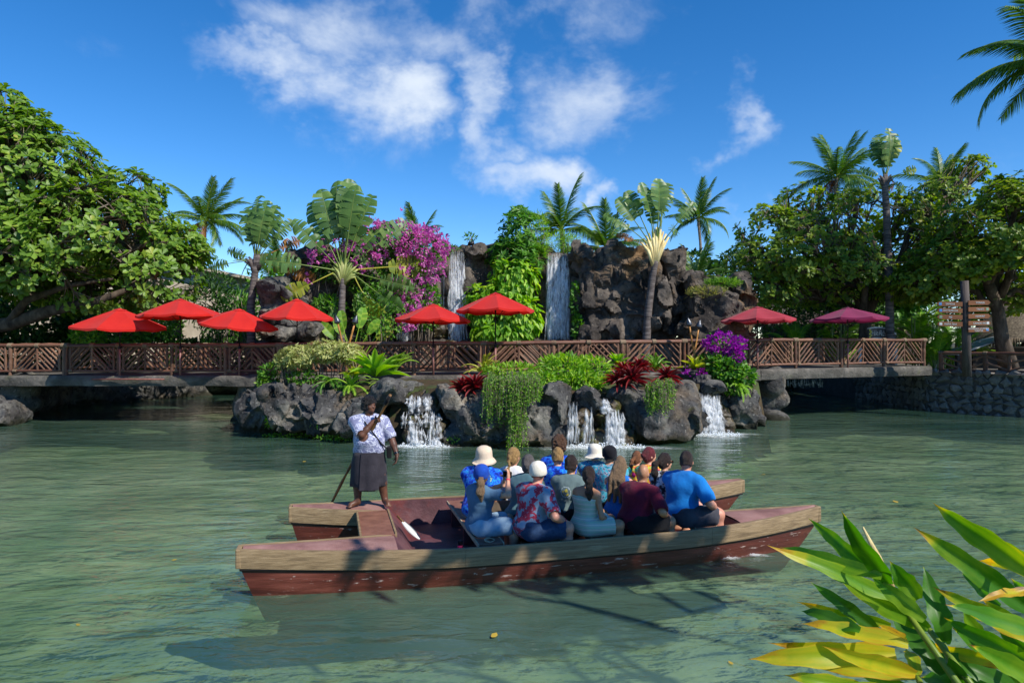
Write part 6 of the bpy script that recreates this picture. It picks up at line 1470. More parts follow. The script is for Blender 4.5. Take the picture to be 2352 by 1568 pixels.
# ================================================================== buildings behind
mat('stucco', [(0, C('#b3a48f')), (.6, C('#cabca6')), (1, C('#d8cdb9'))], scale=1.2, detail=6, rough=.9, bump=.4, coord='World'); mat('thatch', [(0, C('#4d4338')), (.6, C('#75695a')), (1, C('#93866f'))], scale=3, detail=6, rough=.95, stretch=(4,4,.6), bump=.8, bscale=12, coord='World')
mat('shingle', [(0, C('#6b5138')), (1, C('#8f7050'))], scale=4, rough=.85, objrnd=.6, bump=.3); mat('awning', [(0, C('#8d8f8c')), (1, C('#aeb0ac'))], scale=2, rough=.6, bump=.1); mat('hut_wood', [(0, C('#2c2622')), (1, C('#463d36'))], scale=3, rough=.8, stretch=(1,1,.4)); mat('counter', [(0, C('#6d675f')), (1, C('#8b847a'))], scale=3, rough=.6)
def gable(name, lab, c, w, d, hw_, hr, wm_, rm, rz=0.0, over=.5, door=True):
    b = empty(name, c, rz, label=lab, cat='building'); mb = MB(); mb.box((0, 0, hw_/2), (w, d, hw_)); mb.obj('wall', wm_, b, smooth=False)
    for s in (-1, 1):
        mb = MB(); L_ = math.hypot(w/2+over, hr); a = math.atan2(hr, w/2+over); mb.box((s*(w/4+over/2), 0, hw_+hr/2-.05), (L_, d+2*over, .16), Matrix.Rotation(s*a, 3, 'Y')); mb.obj('roof', rm, b, smooth=False)
    for s in (-1, 1):
        V = [(-w/2, s*d/2, hw_), (w/2, s*d/2, hw_), (0, s*d/2, hw_+hr*.92)]; V = V+[(x, y-s*.12, z) for x, y, z in V]; mob('gable', V, [(0,1,2),(5,4,3),(0,3,4,1),(1,4,5,2),(2,5,3,0)], wm_, b, smooth=False)
    if door:
        for x in (-w*.28, w*.28):
            mb = MB(); mb.box((x, -d/2-.02, hw_*.5), (.9, .08, 1.1)); f = mb.obj('window', 'hut_wood', b, smooth=False); mb = MB(); mb.box((x, -d/2-.07, hw_*.5), (.74, .03, .94)); mb.obj('pane', 'dark_metal', f, smooth=False)
    return b
gable('beige_building', 'pale beige building half hidden behind the round-leafed tree', (-24, 40, 1.4), 22, 8, 4.6, 2.4, 'stucco', 'stucco')
gable('beige_building', 'low beige hut behind the bushes near the slim leaning trunk', (-14.8, 42, 1.4), 5.5, 5, 3.0, 1.4, 'stucco', 'thatch')
gable('thatched_house', 'thatched house roof behind the arched sign', (21.5, 46, 1.4), 6.5, 6, 2.6, 2.6, 'hut_wood', 'thatch', R(35))
# tall shingled gable of a meeting house: every course of shingles is a part
mh = empty('shingled_house', (27, 52, 1.4), label='tall shingled roof with a sweeping edge glimpsed through the trees', cat='building')
rw = 4.2
mb = MB(); mb.box((0, .3, 3.0), (rw*2, .3, 6)); mb.obj('wall', 'hut_wood', mh, smooth=False)
for k in range(16):
    z = 2.6+k*.38; w = rw*(1-.045*k); mb = MB(); mb.box((0, .02-.0*k, z), (2*w, .10, .36), Matrix.Rotation(R(8), 3, 'X')); mb.obj('shingle_course', 'shingle', mh, smooth=False)
pts = [(-rw-1.6, 0, 1.8), (-rw-.9, 0, 3.2), (-rw-.3, 0, 5.2), (-rw+.3, 0, 8.6)]; mb = MB(); mb.tube(pts, [.35, .3, .26, .2], 8); mb.obj('bargeboard', 'thatch', mh)
# food hut with awning
hut = empty('food_hut', (24.8, 33.5, 1.6), label='small thatched hut with counter and grey awning behind the low log fence', cat='hut')
a0, a1, a2, a3 = P(2150,812,30.5), P(2240,795,29.6), P(2318,766,32), P(2262,778,33)
V = [tuple(v-Vector(hut.location)) for v in (P(2148,812,32), P(2200,813,30.0), P(2318,772,30.5), P(2290,768,33))]; V += [(x, y, z-.05) for x, y, z in V]
mob('awning', V, [(0,1,2,3),(7,6,5,4),(0,4,5,1),(1,5,6,2),(2,6,7,3),(3,7,4,0)], 'awning', hut, smooth=False)
for (px, Y, z) in ((2200, 30.4, 2.45), (2310, 30.8, 2.9), (2236, 32, 2.6), (2352, 33, 2.9)):
    p = P(px, 800, Y)-Vector(hut.location); mb = MB(); mb.box((p.x, p.y, (z-1.6)/2+.0), (.16, .16, z-1.6+.1)); mb.obj('post', 'hut_wood', hut, smooth=False)
p = P(2300, 800, 33)-Vector(hut.location); mb = MB(); mb.box((p.x, p.y, .5), (3.4, .7, 1.0)); mb.obj('counter_front', 'hut_wood', hut, smooth=False); mb = MB(); mb.box((p.x, p.y-.1, 1.03), (3.6, 1.0, .07)); mb.obj('counter_top', 'counter', hut, smooth=False)
mb = MB(); mb.lathe([(2.6, 1.25), (2.5, 1.45), (1.4, 2.5), (.2, 3.4), (0, 3.45)], 18, (p.x+1.4, p.y+.6, 0)); o = mb.obj('thatch_roof', 'thatch', hut)
rs = random.Random(3); mb = MB()
for i in range(150):
    a = rs.uniform(0, 6.283); r_ = 2.6; x, y = p.x+1.4+r_*math.cos(a), p.y+.6+r_*math.sin(a); mb.tube([(x, y, 1.45), (x*1.0+.12*math.cos(a), y+.12*math.sin(a), 1.45-rs.uniform(.2, .5))], .03, 3)
mb.obj('thatch_fringe', 'thatch', hut, kind='stuff')
# ================================================================== people
def skin(name, a, b): mat(name, [(0, C(a)), (1, C(b))], scale=9, detail=3, rough=.48, spec=.4, bump=.05, bscale=60); return name
skin('skin_light', '#b98368', '#d3a083'); skin('skin_pink', '#b87a62', '#cf937a'); skin('skin_tan', '#9a6a4c', '#b58463'); skin('skin_dark', '#4a2f22', '#6b4634')
def cloth(name, cols, scale=20, **k):
    k.setdefault('rough', .85); k.setdefault('bump', .18); k.setdefault('bscale', 30); mat(name, cols, scale=scale, spec=.15, sheen=.1, **k); return name
cloth('steel_blue', [(0, C('#3f5f7c')), (1, C('#55758f'))], 4); cloth('white_cotton', [(0, C('#cfd0d2')), (1, C('#e2e2e2'))], 4); cloth('teal_grey', [(0, C('#3f5d66')), (1, C('#54757c'))], 4); cloth('sage_grey', [(0, C('#5a6b6b')), (1, C('#6f8280'))], 4)
cloth('maroon', [(0, C('#4d0f23')), (1, C('#6b1a33'))], 4); cloth('bright_blue', [(0, C('#0f66ad')), (1, C('#1a7fcb'))], 4); cloth('denim', [(0, C('#1c2d47')), (1, C('#32496a'))], 14); cloth('light_denim', [(0, C('#7d9ab0')), (1, C('#9cb5c6'))], 10)
cloth('black_cloth', [(0, C('#0e0e10')), (1, C('#1d1d20'))], 5); cloth('grey_shorts', [(0, C('#35353c')), (1, C('#4b4b52'))], 8); cloth('khaki', [(0, C('#4d4237')), (1, C('#655848'))], 8); cloth('charcoal', [(0, C('#26242a')), (1, C('#37343a'))], 6)
cloth('blue_hawaiian', [(0, C('#06104a')), (.36, C('#0b2a8f')), (.46, C('#1450c8')), (.60, C('#1a62d8')), (.66, C('#2fa6c8')), (.72, C('#1458c8')), (.88, C('#0d3aa8')), (.93, C('#7fc9b0')), (1, C('#c9d48a'))], 13, detail=4, contrast=(.28, .72))
cloth('red_floral', [(0, C('#6f8299')), (.44, C('#8296ab')), (.50, C('#a32f45')), (.58, C('#b83a50')), (.64, C('#8a2238')), (.70, C('#b03a4c')), (.76, C('#7d90a6')), (1, C('#93a5b6'))], 9, detail=3, contrast=(.25, .75))
cloth('teal_floral', [(0, C('#0f3f58')), (.35, C('#2f88a0')), (.5, C('#4fb0c0')), (.62, C('#2a7f9a')), (.66, C('#c86a84')), (.70, C('#d8d0c0')), (.74, C('#1f6a88')), (1, C('#14506e'))], 22, detail=4, contrast=(.28, .72))
cloth('pastel_stripe', [(0, C('#8fb0a0')), (.2, C('#c9cfae')), (.32, C('#5f8f80')), (.45, C('#b8a8b4')), (.55, C('#d8d8c0')), (.68, C('#7faf98')), (.8, C('#a893a8')), (1, C('#cfd3b8'))], 5.0, tex='wave', stretch=(.05, .05, 1.0), contrast=(0, 1))
cloth('tie_dye', [(0, C('#1fa8c8')), (.3, C('#30c0b0')), (.45, C('#d8d84a')), (.55, C('#e87a2a')), (.68, C('#d82a8a')), (.85, C('#7a2ac0')), (1, C('#e04aa8'))], 5, detail=3, contrast=(.3, .7))
cloth('white_tie_dye', [(0, C('#16181f')), (.40, C('#2a2e3a')), (.52, C('#9aa0a8')), (.62, C('#d0d3d6')), (1, C('#dfe1e2'))], 11, detail=3, contrast=(.3, .7)); cloth('blue_dot', [(0, C('#a8c8e0')), (.16, C('#a8c8e0')), (.22, C('#1a62b0')), (1, C('#2272c4'))], 55, tex='voronoi', contrast=(0, .7))
cloth('tapa_print', [(p/10, C('#dfe1ec') if p % 2 else C('#7b7e9a')) for p in range(0, 11)][:0]+[(0, C('#6f7290')), (.20, C('#7b7e9a')), (.23, C('#bcbfd0')), (.28, C('#bcbfd0')), (.31, C('#777a98')), (.42, C('#8184a0')), (.45, C('#c6c9d8')), (.51, C('#c0c3d4')), (.54, C('#7b7e9a')), (.64, C('#7f82a0')), (.67, C('#c6c9d8')), (.73, C('#b8bbcd')), (.76, C('#74779a')), (1, C('#8184a0'))], 7.5, detail=1.5, contrast=(.30, .70), bump=.12)
cloth('tan_hat', [(0, C('#c4ad93')), (1, C('#d9c6ae'))], 8); cloth('cream_cap', [(0, C('#cfc6b4')), (1, C('#e0d8c8'))], 8); cloth('royal_cap', [(0, C('#123a8f')), (1, C('#1f50b0'))], 8); cloth('black_cap', [(0, C('#0c0c10')), (1, C('#1a1a20'))], 8)
def hairm(name, a, b): mat(name, [(0, C(a)), (1, C(b))], scale=30, detail=5, rough=.5, spec=.4, stretch=(3, 3, .5), bump=.7, bscale=60); return name
hairm('black_hair', '#0b0808', '#1d1614'); hairm('dark_hair', '#1a110c', '#36241a'); hairm('brown_hair', '#3a2415', '#63432a'); hairm('blond_hair', '#7a5a32', '#b8935c'); hairm('dirty_blond', '#5f4a32', '#94785a'); hairm('red_hair', '#4a1418', '#7a2a30'); hairm('auburn_hair', '#5a3420', '#93603c'); hairm('grey_hair', '#3f3a38', '#6b6460'); hairm('stubble', '#5f4638', '#755746')
mat('wristband', [(0, C('#c8283c')), (1, C('#dd3a50'))], scale=5, rough=.4); mat('eye_dark', [(0, C('#0c0806')), (1, C('#1a120e'))], scale=5, rough=.2); mat('lip', [(0, C('#7a3f38')), (1, C('#8f5048'))], scale=5, rough=.5)
mat('glass_black', [(0, C('#08080a')), (1, C('#141418'))], scale=5, rough=.12, spec=.6); mat('tattoo', [(0, C('#3f3430')), (1, C('#6b5548'))], scale=30, rough=.5)

def ik(sh, tg, l1, l2, hint):
    sh = Vector(sh); tg = Vector(tg); d = tg-sh; L_ = min(d.length, (l1+l2)*.995); d.normalize(); a = (l1*l1-l2*l2+L_*L_)/(2*L_); h_ = math.sqrt(max(0, l1*l1-a*a))
    hv = Vector(hint); hv = hv-d*hv.dot(d); hv.normalize(); return sh+d*a+hv*h_, sh+d*L_
class Body:
    """posed human figure as a list of smooth-blended shapes: x right, y forward, z up"""
    def __init__(s): s.pr = []; s.J = {}
    def e(s, tag, c, r, rot=None, k=.035): s.pr.append((tag, 'e', Vector(c), r, rot, k))
    def c(s, tag, a, b, ra, rb, k=.03): s.pr.append((tag, 'c', Vector(a), Vector(b), (ra, rb), k))
    def field(s, tags, pad=0.0, h=.014, extra=.06):
        sel = [p for p in s.pr if p[0] in tags]; lo = [9, 9, 9]; hi = [-9, -9, -9]
        for p in sel:
            for q in ([p[2]] if p[1] == 'e' else [p[2], p[3]]):
                r = max(p[3]) if p[1] == 'e' else max(p[4])
                for i in range(3): lo[i] = min(lo[i], q[i]-r-pad-extra); hi[i] = max(hi[i], q[i]+r+pad+extra)
        vx = Vox(lo, hi, h)
        for p in sel:
            if p[1] == 'e': vx.ell(p[2], p[3], p[4], k=p[5], pad=pad)
            else: vx.cone(p[2], p[3], p[4][0], p[4][1], k=p[5], pad=pad)
        return vx
def hand_shape(b, side, wrist, d, palm_n, curl=.6, tag='hand', spread=.5):
    """palm, four fingers of different lengths and a thumb; d points to the fingers, palm_n out of the palm"""
    d = Vector(d).normalized(); n = Vector(palm_n); n = (n-d*n.dot(d)).normalized(); w = d.cross(n)*side        # towards the thumb
    wrist = Vector(wrist); pc = wrist+d*.05; M = Matrix((w, d, n)).transposed()
    b.e(tag, pc, (.040, .050, .016), [list(r) for r in M], .015); b.c(tag, wrist-d*.02, wrist+d*.03, .026, .024, .02)
    for i, (off, ln) in enumerate(((.030, .066), (.010, .076), (-.011, .070), (-.030, .054))):
        p0 = wrist+d*.088+w*off; a1 = curl*.8; a2 = curl*1.9; d1 = d*math.cos(a1)+n*math.sin(a1); d2 = d*math.cos(a2)+n*math.sin(a2); p1 = p0+d1*ln*.5; p2 = p1+d2*ln*.5
        b.c(tag, p0-d*.02, p1, .0098, .0092, .006); b.c(tag, p1, p2, .0092, .0075, .006)
    t0 = wrist+d*.03+w*.03; t1 = t0+(w*.8+d*.6+n*.3).normalized()*.035; t2 = t1+(d*.8+n*(.3+curl*.5)+w*.1).normalized()*.03
    b.c(tag, t0-w*.012, t1, .014, .011, .012); b.c(tag, t1, t2, .011, .0085, .006)
def part(root, name, VF, m, sm=1):
    V, Fc = VF
    if not len(V): return None
    if sm: V = relax(V, Fc, sm, .5)
    return mob(name, V, Fc, m, root)

def person(lab, loc, heading, sc, skin_, yaw=40, lean=8, side=0, head=(70, 5, 0), w=1.0, bel=1.0, fem=False, top=('white_cotton', .5), bottom=('denim', 'shorts'), hair=('short', 'dark_hair'), hat=None,
           arms=('lap', 'lap'), legs=None, band=None, stand=None, h=.0135, tags=(), group=None, glasses=False, neckline=True):
    root = empty('person', loc, R(heading-90), label=lab, cat='person', group=group); root.scale = (sc,)*3
    B = Body(); Tm = Euler((R(-lean), R(side), 0)).to_matrix(); Tm = Matrix.Rotation(R(yaw), 3, 'Z') @ Tm
    pz = .10 if stand is None else stand['hip']; pel = Vector((0, 0, pz)); tp = lambda x, y, z: pel+Tm @ Vector((x, y, z)); TM = [list(r) for r in Tm]; sw = .165*w*(.90 if fem else 1)
    B.e('torso', tp(0, 0, .02), (.165*w*(1.04 if fem else 1), .125*w, .125), TM, .05); B.e('torso', tp(0, .018*w*bel, .16), (.142*w*(.92 if fem else 1)*(.6+.4*bel), .108*w*bel, .155), TM, .06)
    B.e('torso', tp(0, -.005, .335), (.160*w*(.92 if fem else 1), .112*w, .165), TM, .06); B.c('torso', tp(-sw*.8, -.012, .435), tp(sw*.8, -.012, .435), .062*w**.5, .062*w**.5, .06)
    B.c('torso', tp(-sw*.35, -.015, .46), tp(sw*.35, -.015, .46), .058, .058, .05)
    if fem: B.e('torso', tp(-.07, .085, .33), (.06, .055, .06), TM, .04); B.e('torso', tp(.07, .085, .33), (.06, .055, .06), TM, .04)
    B.c('neck', tp(0, -.012, .46), tp(0, .012, .565), .056*w**.5*(.86 if fem else 1), .050*w**.4*(.88 if fem else 1), .03)
    Hm = Matrix.Rotation(R(head[0]), 3, 'Z') @ Euler((R(head[1]), R(head[2]), 0)).to_matrix(); hb = tp(0, .012, .575); hp = lambda x, y, z: hb+Hm @ Vector((x, y, z)); HM = [list(r) for r in Hm]
    B.e('head', hp(0, .005, .105), (.076, .093, .108), HM, .03); B.e('head', hp(0, .035, .040), (.056*w**.3, .062, .058), HM, .03); B.e('head', hp(0, .082, .005), (.026, .022, .020), HM, .02)
    B.c('head', hp(0, .094, .085), hp(0, .112, .062), .010, .014, .012); B.e('head', hp(0, .090, .110), (.052, .014, .012), HM, .015); B.e('head', hp(0, .094, .030), (.024, .012, .010), HM, .01)
    for q in (-1, 1): B.e('head', hp(q*.078, -.008, .075), (.010, .020, .030), HM, .008); B.e('head', hp(q*.040, .075, .065), (.024, .018, .020), HM, .02)
    ar = .046*w**.6*(.84 if fem else 1); EL = {}
    for q, nm in ((-1, 0), (1, 1)):
        sh = tp(q*sw*1.0, -.01, .425); a = arms[nm]
        presets = {'lap': ((q*.06, .24, .19), (q*.6, -.5, -.6)), 'knee': ((q*.15, .40, .20), (q*.8, -.2, -.4)), 'rest': ((q*.27, .06, .10), (q*.3, -1, 0)), 'between': ((q*.03, .34, .16), (q*.7, -.3, -.6))}
        tg, hint = presets[a] if isinstance(a, str) else (a[0], a[1])
        el_, wr = ik(sh, tg, .285, .255, hint); EL[q] = (sh, el_, wr); B.e('uarm', sh, (.058*w**.5*(.85 if fem else 1),)*3, None, .04)
        B.c('uarm', sh, el_, ar*1.12, ar*.90, .03); B.c('farm', el_, el_.lerp(wr, .35), ar*.88, ar*.92, .02); B.c('farm', el_.lerp(wr, .35), wr, ar*.90, ar*.58, .02)
        fd = (wr-el_).normalized() if isinstance(a, str) or len(a) < 3 else Vector(a[2]); pn = Vector((0, 0, -1)) if isinstance(a, str) or len(a) < 4 else Vector(a[3]); cu = .45 if isinstance(a, str) or len(a) < 5 else a[4]
        hand_shape(B, -q, wr, fd if abs(fd.normalized().dot(pn.normalized())) < .95 else fd+Vector((0, .5, 0)), pn, cu)
    lw = w**.7*(1.06 if fem else 1); KN = {}
    for q in (-1, 1):
        if stand is None: hp_, kn, an = (legs or {}).get(q, (Vector((q*.092*w, .02, .095)), Vector((q*.15, .44, .115)), Vector((q*.13, .43, -.285))))
        else: hp_, kn, an = stand[q]
        hp_, kn, an = Vector(hp_), Vector(kn), Vector(an); KN[q] = (hp_, kn, an)
        B.c('thigh', hp_, kn, .094*lw, .064*lw, .04); B.e('knee', kn, (.061*lw,)*3, None, .03); B.c('shin', kn, kn.lerp(an, .35), .056*lw, .060*lw, .03); B.c('shin', kn.lerp(an, .35), an, .060*lw, .039*lw, .02)
        ft = Vector((q*.03, .15, 0)) if stand is None else Vector(stand['toe'][q]); B.c('foot', an+Vector((0, -.03, -.035)), an+ft*.75+Vector((0, 0, -.045)), .036, .030, .03); B.c('foot', an, an+ft*.6+Vector((0, 0, -.03)), .034, .032, .03)
        sdv = Vector((ft.y, -ft.x, 0)).normalized()
        for k in range(5): B.c('foot', an+ft*.7+sdv*(k-2)*.017+Vector((0, 0, -.058)), an+ft*(1.02-.04*abs(k-1.2))+sdv*(k-2)*.019+Vector((0, 0, -.063)), .013, .011, .008)
    skin_tags = {'neck', 'head', 'farm', 'shin', 'foot', 'knee', 'uarm', 'torso', 'thigh'}
    V, Fc = B.field(skin_tags, h=h).mesh(); V = relax(V, Fc, 1, .5); parts = [(V, Fc)]
    for q in (0, 1):            # hands on a finer grid, same mesh
        sub_ = Body(); sub_.pr = [p for p in B.pr if p[0] == 'hand']; half = len(sub_.pr)//2; sub_.pr = sub_.pr[q*half:(q+1)*half]; parts.append(sub_.field({'hand'}, h=.0065, extra=.02).mesh())
    n = 0; VV = []; FF = []
    for v, f in parts: VV.append(v); FF.append(f+n); n += len(v)
    mob('body', np.concatenate(VV), np.concatenate(FF), skin_, root)
    # ---- clothing
    tm, sl_ = top
    vx_t = Body(); vx_t.pr = [p for p in B.pr if p[0] == 'torso']
    if sl_ is not None and sl_ > 0:
        for q in (-1, 1):
            sh, el_, wr = EL[q]; vx_t.e('torso', sh, (.050*w**.5*(.85 if fem else 1),)*3, None, .03)
            if sl_ <= 1: vx_t.c('torso', sh, sh.lerp(el_, sl_), ar*1.16, ar*1.30, .03)
            else: vx_t.c('torso', sh, el_, ar*1.16, ar*1.02, .03); vx_t.c('torso', el_, el_.lerp(wr, sl_-1), ar*1.02, ar*.85, .02)
    vx = vx_t.field({'torso'}, pad=.021, h=h)
    if sl_ is not None and 0 < sl_ <= 1:
        for q in (-1, 1):
            sh, el_, wr = EL[q]; e = sh.lerp(el_, min(1, sl_)); dd = (el_-sh).normalized(); vx.ell(e+dd*ar*1.55, (ar*1.5,)*3, k=0, op='s')
    if sl_ is None:             # strapless
        vx.cut(tp(0, 0, .36), Tm @ Vector((0, .25, 1)))
    elif neckline: vx.cone(tp(0, 0, .49), tp(0, .03, .62), .058*w**.4, .075, k=0, op='s')
    if sl_ == 0:
        for q in (-1, 1): vx.ell(EL[q][0]+Tm @ Vector((q*.02, 0, .01)), (.062, .075, .085), TM, k=0, op='s')
    if stand is None: vx.cut((0, 0, -.012), (0, 0, -1))
    else: vx.cut((0, 0, stand['hem']), (0, 0, -1))
    vx.noise(.010, 7, seed=int(abs(loc[0])*100), oct=3)
    shirt = part(root, 'dress_top' if sl_ is None else 'shirt', vx.mesh(), tm)
    bm_, kind = bottom; Bb = Body(); Bb.pr = [p for p in B.pr if p[0] == 'torso'][:1]
    if stand is None:
        fr = {'shorts': .80, 'short': .62, 'pants': 1.0, 'skirt': .72}[kind]
        for q in (-1, 1):
            a, b_, c_ = KN[q]; Bb.c('b', a, a.lerp(b_, fr), .098*lw, .098*lw+(.0 if kind == 'pants' else .006)-(.026*lw if kind == 'pants' else .012*lw), .04)
            if kind == 'pants': Bb.c('b', b_, b_.lerp(c_, .95), .068*lw, .058*lw, .03)
        if kind == 'skirt': Bb.c('b', KN[-1][0].lerp(KN[1][0], .5), KN[-1][1].lerp(KN[1][1], .5)*.7, .12*lw, .11*lw, .06)
        vx = Bb.field({'b', 'torso'}, pad=.014, h=h)
        if kind != 'pants':
            for q in (-1, 1):
                a, b_, c_ = KN[q]; e = a.lerp(b_, fr); dd = (b_-a).normalized(); vx.ell(e+dd*.135*lw, (.125*lw,)*3, k=0, op='s')
        vx.cut((0, 0, .27), (0, 0, 1)); vx.cut((0, 0, -.014), (0, 0, -1)) if kind != 'pants' else None
        vx.noise(.006, 10, seed=3, oct=2); part(root, {'pants': 'trousers', 'skirt': 'skirt'}.get(kind, 'shorts'), vx.mesh(), bm_)
    # ---- hair
    ht, hm = hair[:2]
    if ht != 'bald':
        pad = {'short': .008, 'crop': .005, 'curly': .022, 'pony': .010, 'long': .014, 'braid': .010, 'bun': .010}[ht]
        Hb = Body(); Hb.e('h', hp(0, -.004, .112), (.078+pad, .094+pad, .108+pad), HM, .02)
        Hb.e('h', hp(0, -.045, .05), (.062+pad, .052+pad, .065), HM, .03)
        if ht in ('pony', 'bun', 'braid'): Hb.e('h', hp(0, -.10, .10), (.032, .03, .032) if ht != 'bun' else (.045, .042, .045), HM, .02)
        if ht == 'pony':
            a = hp(0, -.125, .10); L_ = hair[2] if len(hair) > 2 else .26; r_ = hair[3] if len(hair) > 3 else .036
            p1 = a+(Hm @ Vector((0, -.05, -.04))); p2 = p1+Vector((0, 0, -L_*.5))+Tm @ Vector((0, -.01, 0)); p3 = p1+Vector((0, 0, -L_))+Tm @ Vector((0, .02, 0))
            Hb.c('h', hp(0, -.10, .10), p1, .024, r_*.9, .02); Hb.c('h', p1, p2, r_, r_*1.1, .02); Hb.c('h', p2, p3, r_*1.1, r_*.35, .02)
        if ht == 'long':
            L_ = hair[2] if len(hair) > 2 else .36
            for q in (-.045, 0, .045):
                a = hp(q*1.1, -.07, .10); p1 = tp(q*1.6, -.135, .46); p2 = tp(q*1.9, -.150*w, .46-L_); Hb.c('h', a, p1, .052, .050, .03); Hb.c('h', p1, p2, .050, .022, .03)
        if ht == 'braid':
            a = hp(0, -.115, .08); e = tp(.05, -.145, .18)
            for i in range(11):
                u = i/10; Hb.e('h', a.lerp(e, u)+Vector((.010*math.sin(i*math.pi), 0, 0))+Tm @ Vector((.008*(-1)**i, -.03*math.sin(math.pi*u), 0)), (.026-.009*u, .024-.008*u, .028), None, .006)
        vx = Hb.field({'h'}, h=.0095, extra=.05)
        vx.ell(hp(0, .115, .045), (.082, .088, .088), HM, k=0, op='s')
        if ht in ('short', 'crop', 'curly'): vx.cut(hp(0, -.06, .048 if ht == 'crop' else .035), Hm @ Vector((0, -.45, -1)))
        if hat: vx.cut(hp(0, 0, .115), Hm @ Vector((0, 0, 1)))
        vx.noise({'curly': .016, 'short': .008, 'crop': .003}.get(ht, .007), {'curly': 45, 'braid': 60}.get(ht, 28), seed=2, oct=2)
        part(root, 'hair', vx.mesh(), hm, 0 if ht == 'curly' else 1)
    if hat:
        kd, m_ = hat[0], hat[1]; mb = MB()
        if kd == 'bucket':
            mb.lathe([(.150, .035), (.153, .03), (.132, .06), (.108, .085), (.106, .10), (.103, .16), (.091, .206), (.05, .230), (0, .234)], 24)
        else:
            mb.lathe([(.100, .085), (.104, .09), (.105, .13), (.097, .185), (.070, .225), (.028, .244), (.012, .248), (0, .250)], 20)
            V = []; Fc = []; n = 9; dirn = -1 if len(hat) > 2 and hat[2] == 'back' else 1
            for i in range(n):
                a = R(-62+124*i/(n-1)); V += [(.098*math.sin(a), dirn*.098*math.cos(a), .092), (.092*math.sin(a)*1.0, dirn*(.10+.075*math.cos(a)), .072)]
            for i in range(n-1): Fc.append((2*i, 2*i+1, 2*i+3, 2*i+2))
            Vt = V+[(x, y, z-.006) for x, y, z in V]; mb.add(Vt, Fc+[tuple(q+2*n for q in f[::-1]) for f in Fc])
        Mh = Matrix.Translation(hb+Hm @ Vector((0, -.002, -.012))) @ Hm.to_4x4(); V = [Mh @ Vector((v[0]*1.02, v[1]*1.10, v[2])) for v in mb.V]
        mob('hat' if kd == 'bucket' else 'cap', V, mb.F, m_, root)
    mb = MB()
    for q in (-1, 1):
        mb2 = MB(); V = []; mb.add(*((lambda c: ([c+Hm @ Vector((.013*math.cos(a)*math.cos(b), .006*math.sin(b)+.004, .0075*math.sin(a)*math.cos(b))) for b in (0, .6, 1.2) for a in np.linspace(0, 2*math.pi, 8, endpoint=False)], [(i*8+k, i*8+(k+1) % 8, (i+1)*8+(k+1) % 8, (i+1)*8+k) for i in range(2) for k in range(8)]))(hp(q*.033, .086, .093))))
    mob('eyes', mb.V, mb.F, 'eye_dark', root)
    if glasses:
        mb = MB()
        for q in (-1, 1): mb.box(hp(q*.036, .104, .095), (.055, .008, .036), Hm); mb.box(hp(q*.078, .05, .10), (.006, .10, .008), Hm)
        mb.obj('sunglasses', 'glass_black', root, smooth=False)
    if band is not None:
        sh, el_, wr = EL[band]; p = el_.lerp(wr, .90); d = (wr-el_).normalized(); mb = MB(); mb.tube([p-d*.010, p+d*.010], ar*.72, 12, False); mb.obj('wristband', 'wristband', root)
    root['head_local'] = list(hp(0, 0, .12)); return root, dict(EL=EL, hp=hp, tp=tp, Hm=Hm, Tm=Tm)

def seated(lab, row, t, px, py, skin_, ds0=0.0, dsc=None, **k):
    """seat a passenger on the bench of a row; shift along the bench row and size so the head comes out at the pixel"""
    hd = 14.8+k.pop('dh', 0); hc = k.get('head', (70, 5, 0)); 
    Tm = Matrix.Rotation(R(k.get('yaw', 40)), 3, 'Z') @ Euler((R(-k.get('lean', 8)), R(k.get('side', 0)), 0)).to_matrix(); loc_h = Vector((0, 0, .10))+Tm @ Vector((0, .012, .575))+Vector((0, 0, .105))
    Rz = Matrix.Rotation(R(hd-90), 3, 'Z'); s = ROWS[row]+ds0; sc = 1.0
    for _ in range(12):
        base = boat_to_world(s, t, SEATZ+.004); H = base+Rz @ (loc_h*sc); tx = (px-1176)*H.y/F; s += (tx-H.x)*.9; tz = CAMZ-(py-784)*H.y/F; sc *= 1+.8*((tz-base.z)/(H.z-base.z)-1); sc = max(.82, min(1.16, sc)); s = max(ROWS[row]-.26, min(ROWS[row]+.22, s))
    base = boat_to_world(s, t, SEATZ+.004); k['w'] = k.get('w', 1.0)*1.09; r = person(lab, base, hd, sc, skin_, **k); return r
PE = {}
PE['m1'] = seated('person in tan bucket hat and blue hawaiian shirt at the stern end bench', 0, 0.02, 1112, 1044, 'skin_light', yaw=52, lean=16, head=(70, 8, 0), w=1.12, top=('blue_hawaiian', .6), bottom=('khaki', 'shorts'), hat=('bucket', 'tan_hat'), arms=('lap', 'lap'))
PE['w2'] = seated('person in blue cap with curly ponytail and steel blue tee raising a phone', 0, -0.74, 1106, 1086, 'skin_light', yaw=30, lean=4, head=(75, 14, 0), w=1.0, fem=True, top=('steel_blue', .55), bottom=('light_denim', 'shorts'), hair=('pony', 'dirty_blond', .24, .050), hat=('cap', 'royal_cap'), arms=(((-.02, .34, .62), (-1, .2, -.5), (0, .1, 1), (0, -1, .1), .9), ((.13, .36, .72), (1, .3, -.6), (-.3, .2, 1), (-.5, -.8, 0), .9)), band=1)
PE['w3'] = seated('person with long blond braid, white top and jeans', 1, 0.18, 1180, 1046, 'skin_light', yaw=50, lean=12, head=(45, 2, 0), w=.90, fem=True, top=('white_cotton', .8), bottom=('denim', 'pants'), hair=('braid', 'blond_hair'), arms=('lap', 'lap'))
PE['w4'] = seated('person with dark bun and hooded teal top', 1, -0.46, 1214, 1064, 'skin_light', yaw=45, lean=22, head=(60, 5, 0), w=1.08, fem=True, top=('teal_grey', 1.7), bottom=('black_cloth', 'pants'), hair=('bun', 'grey_hair'), neckline=False)
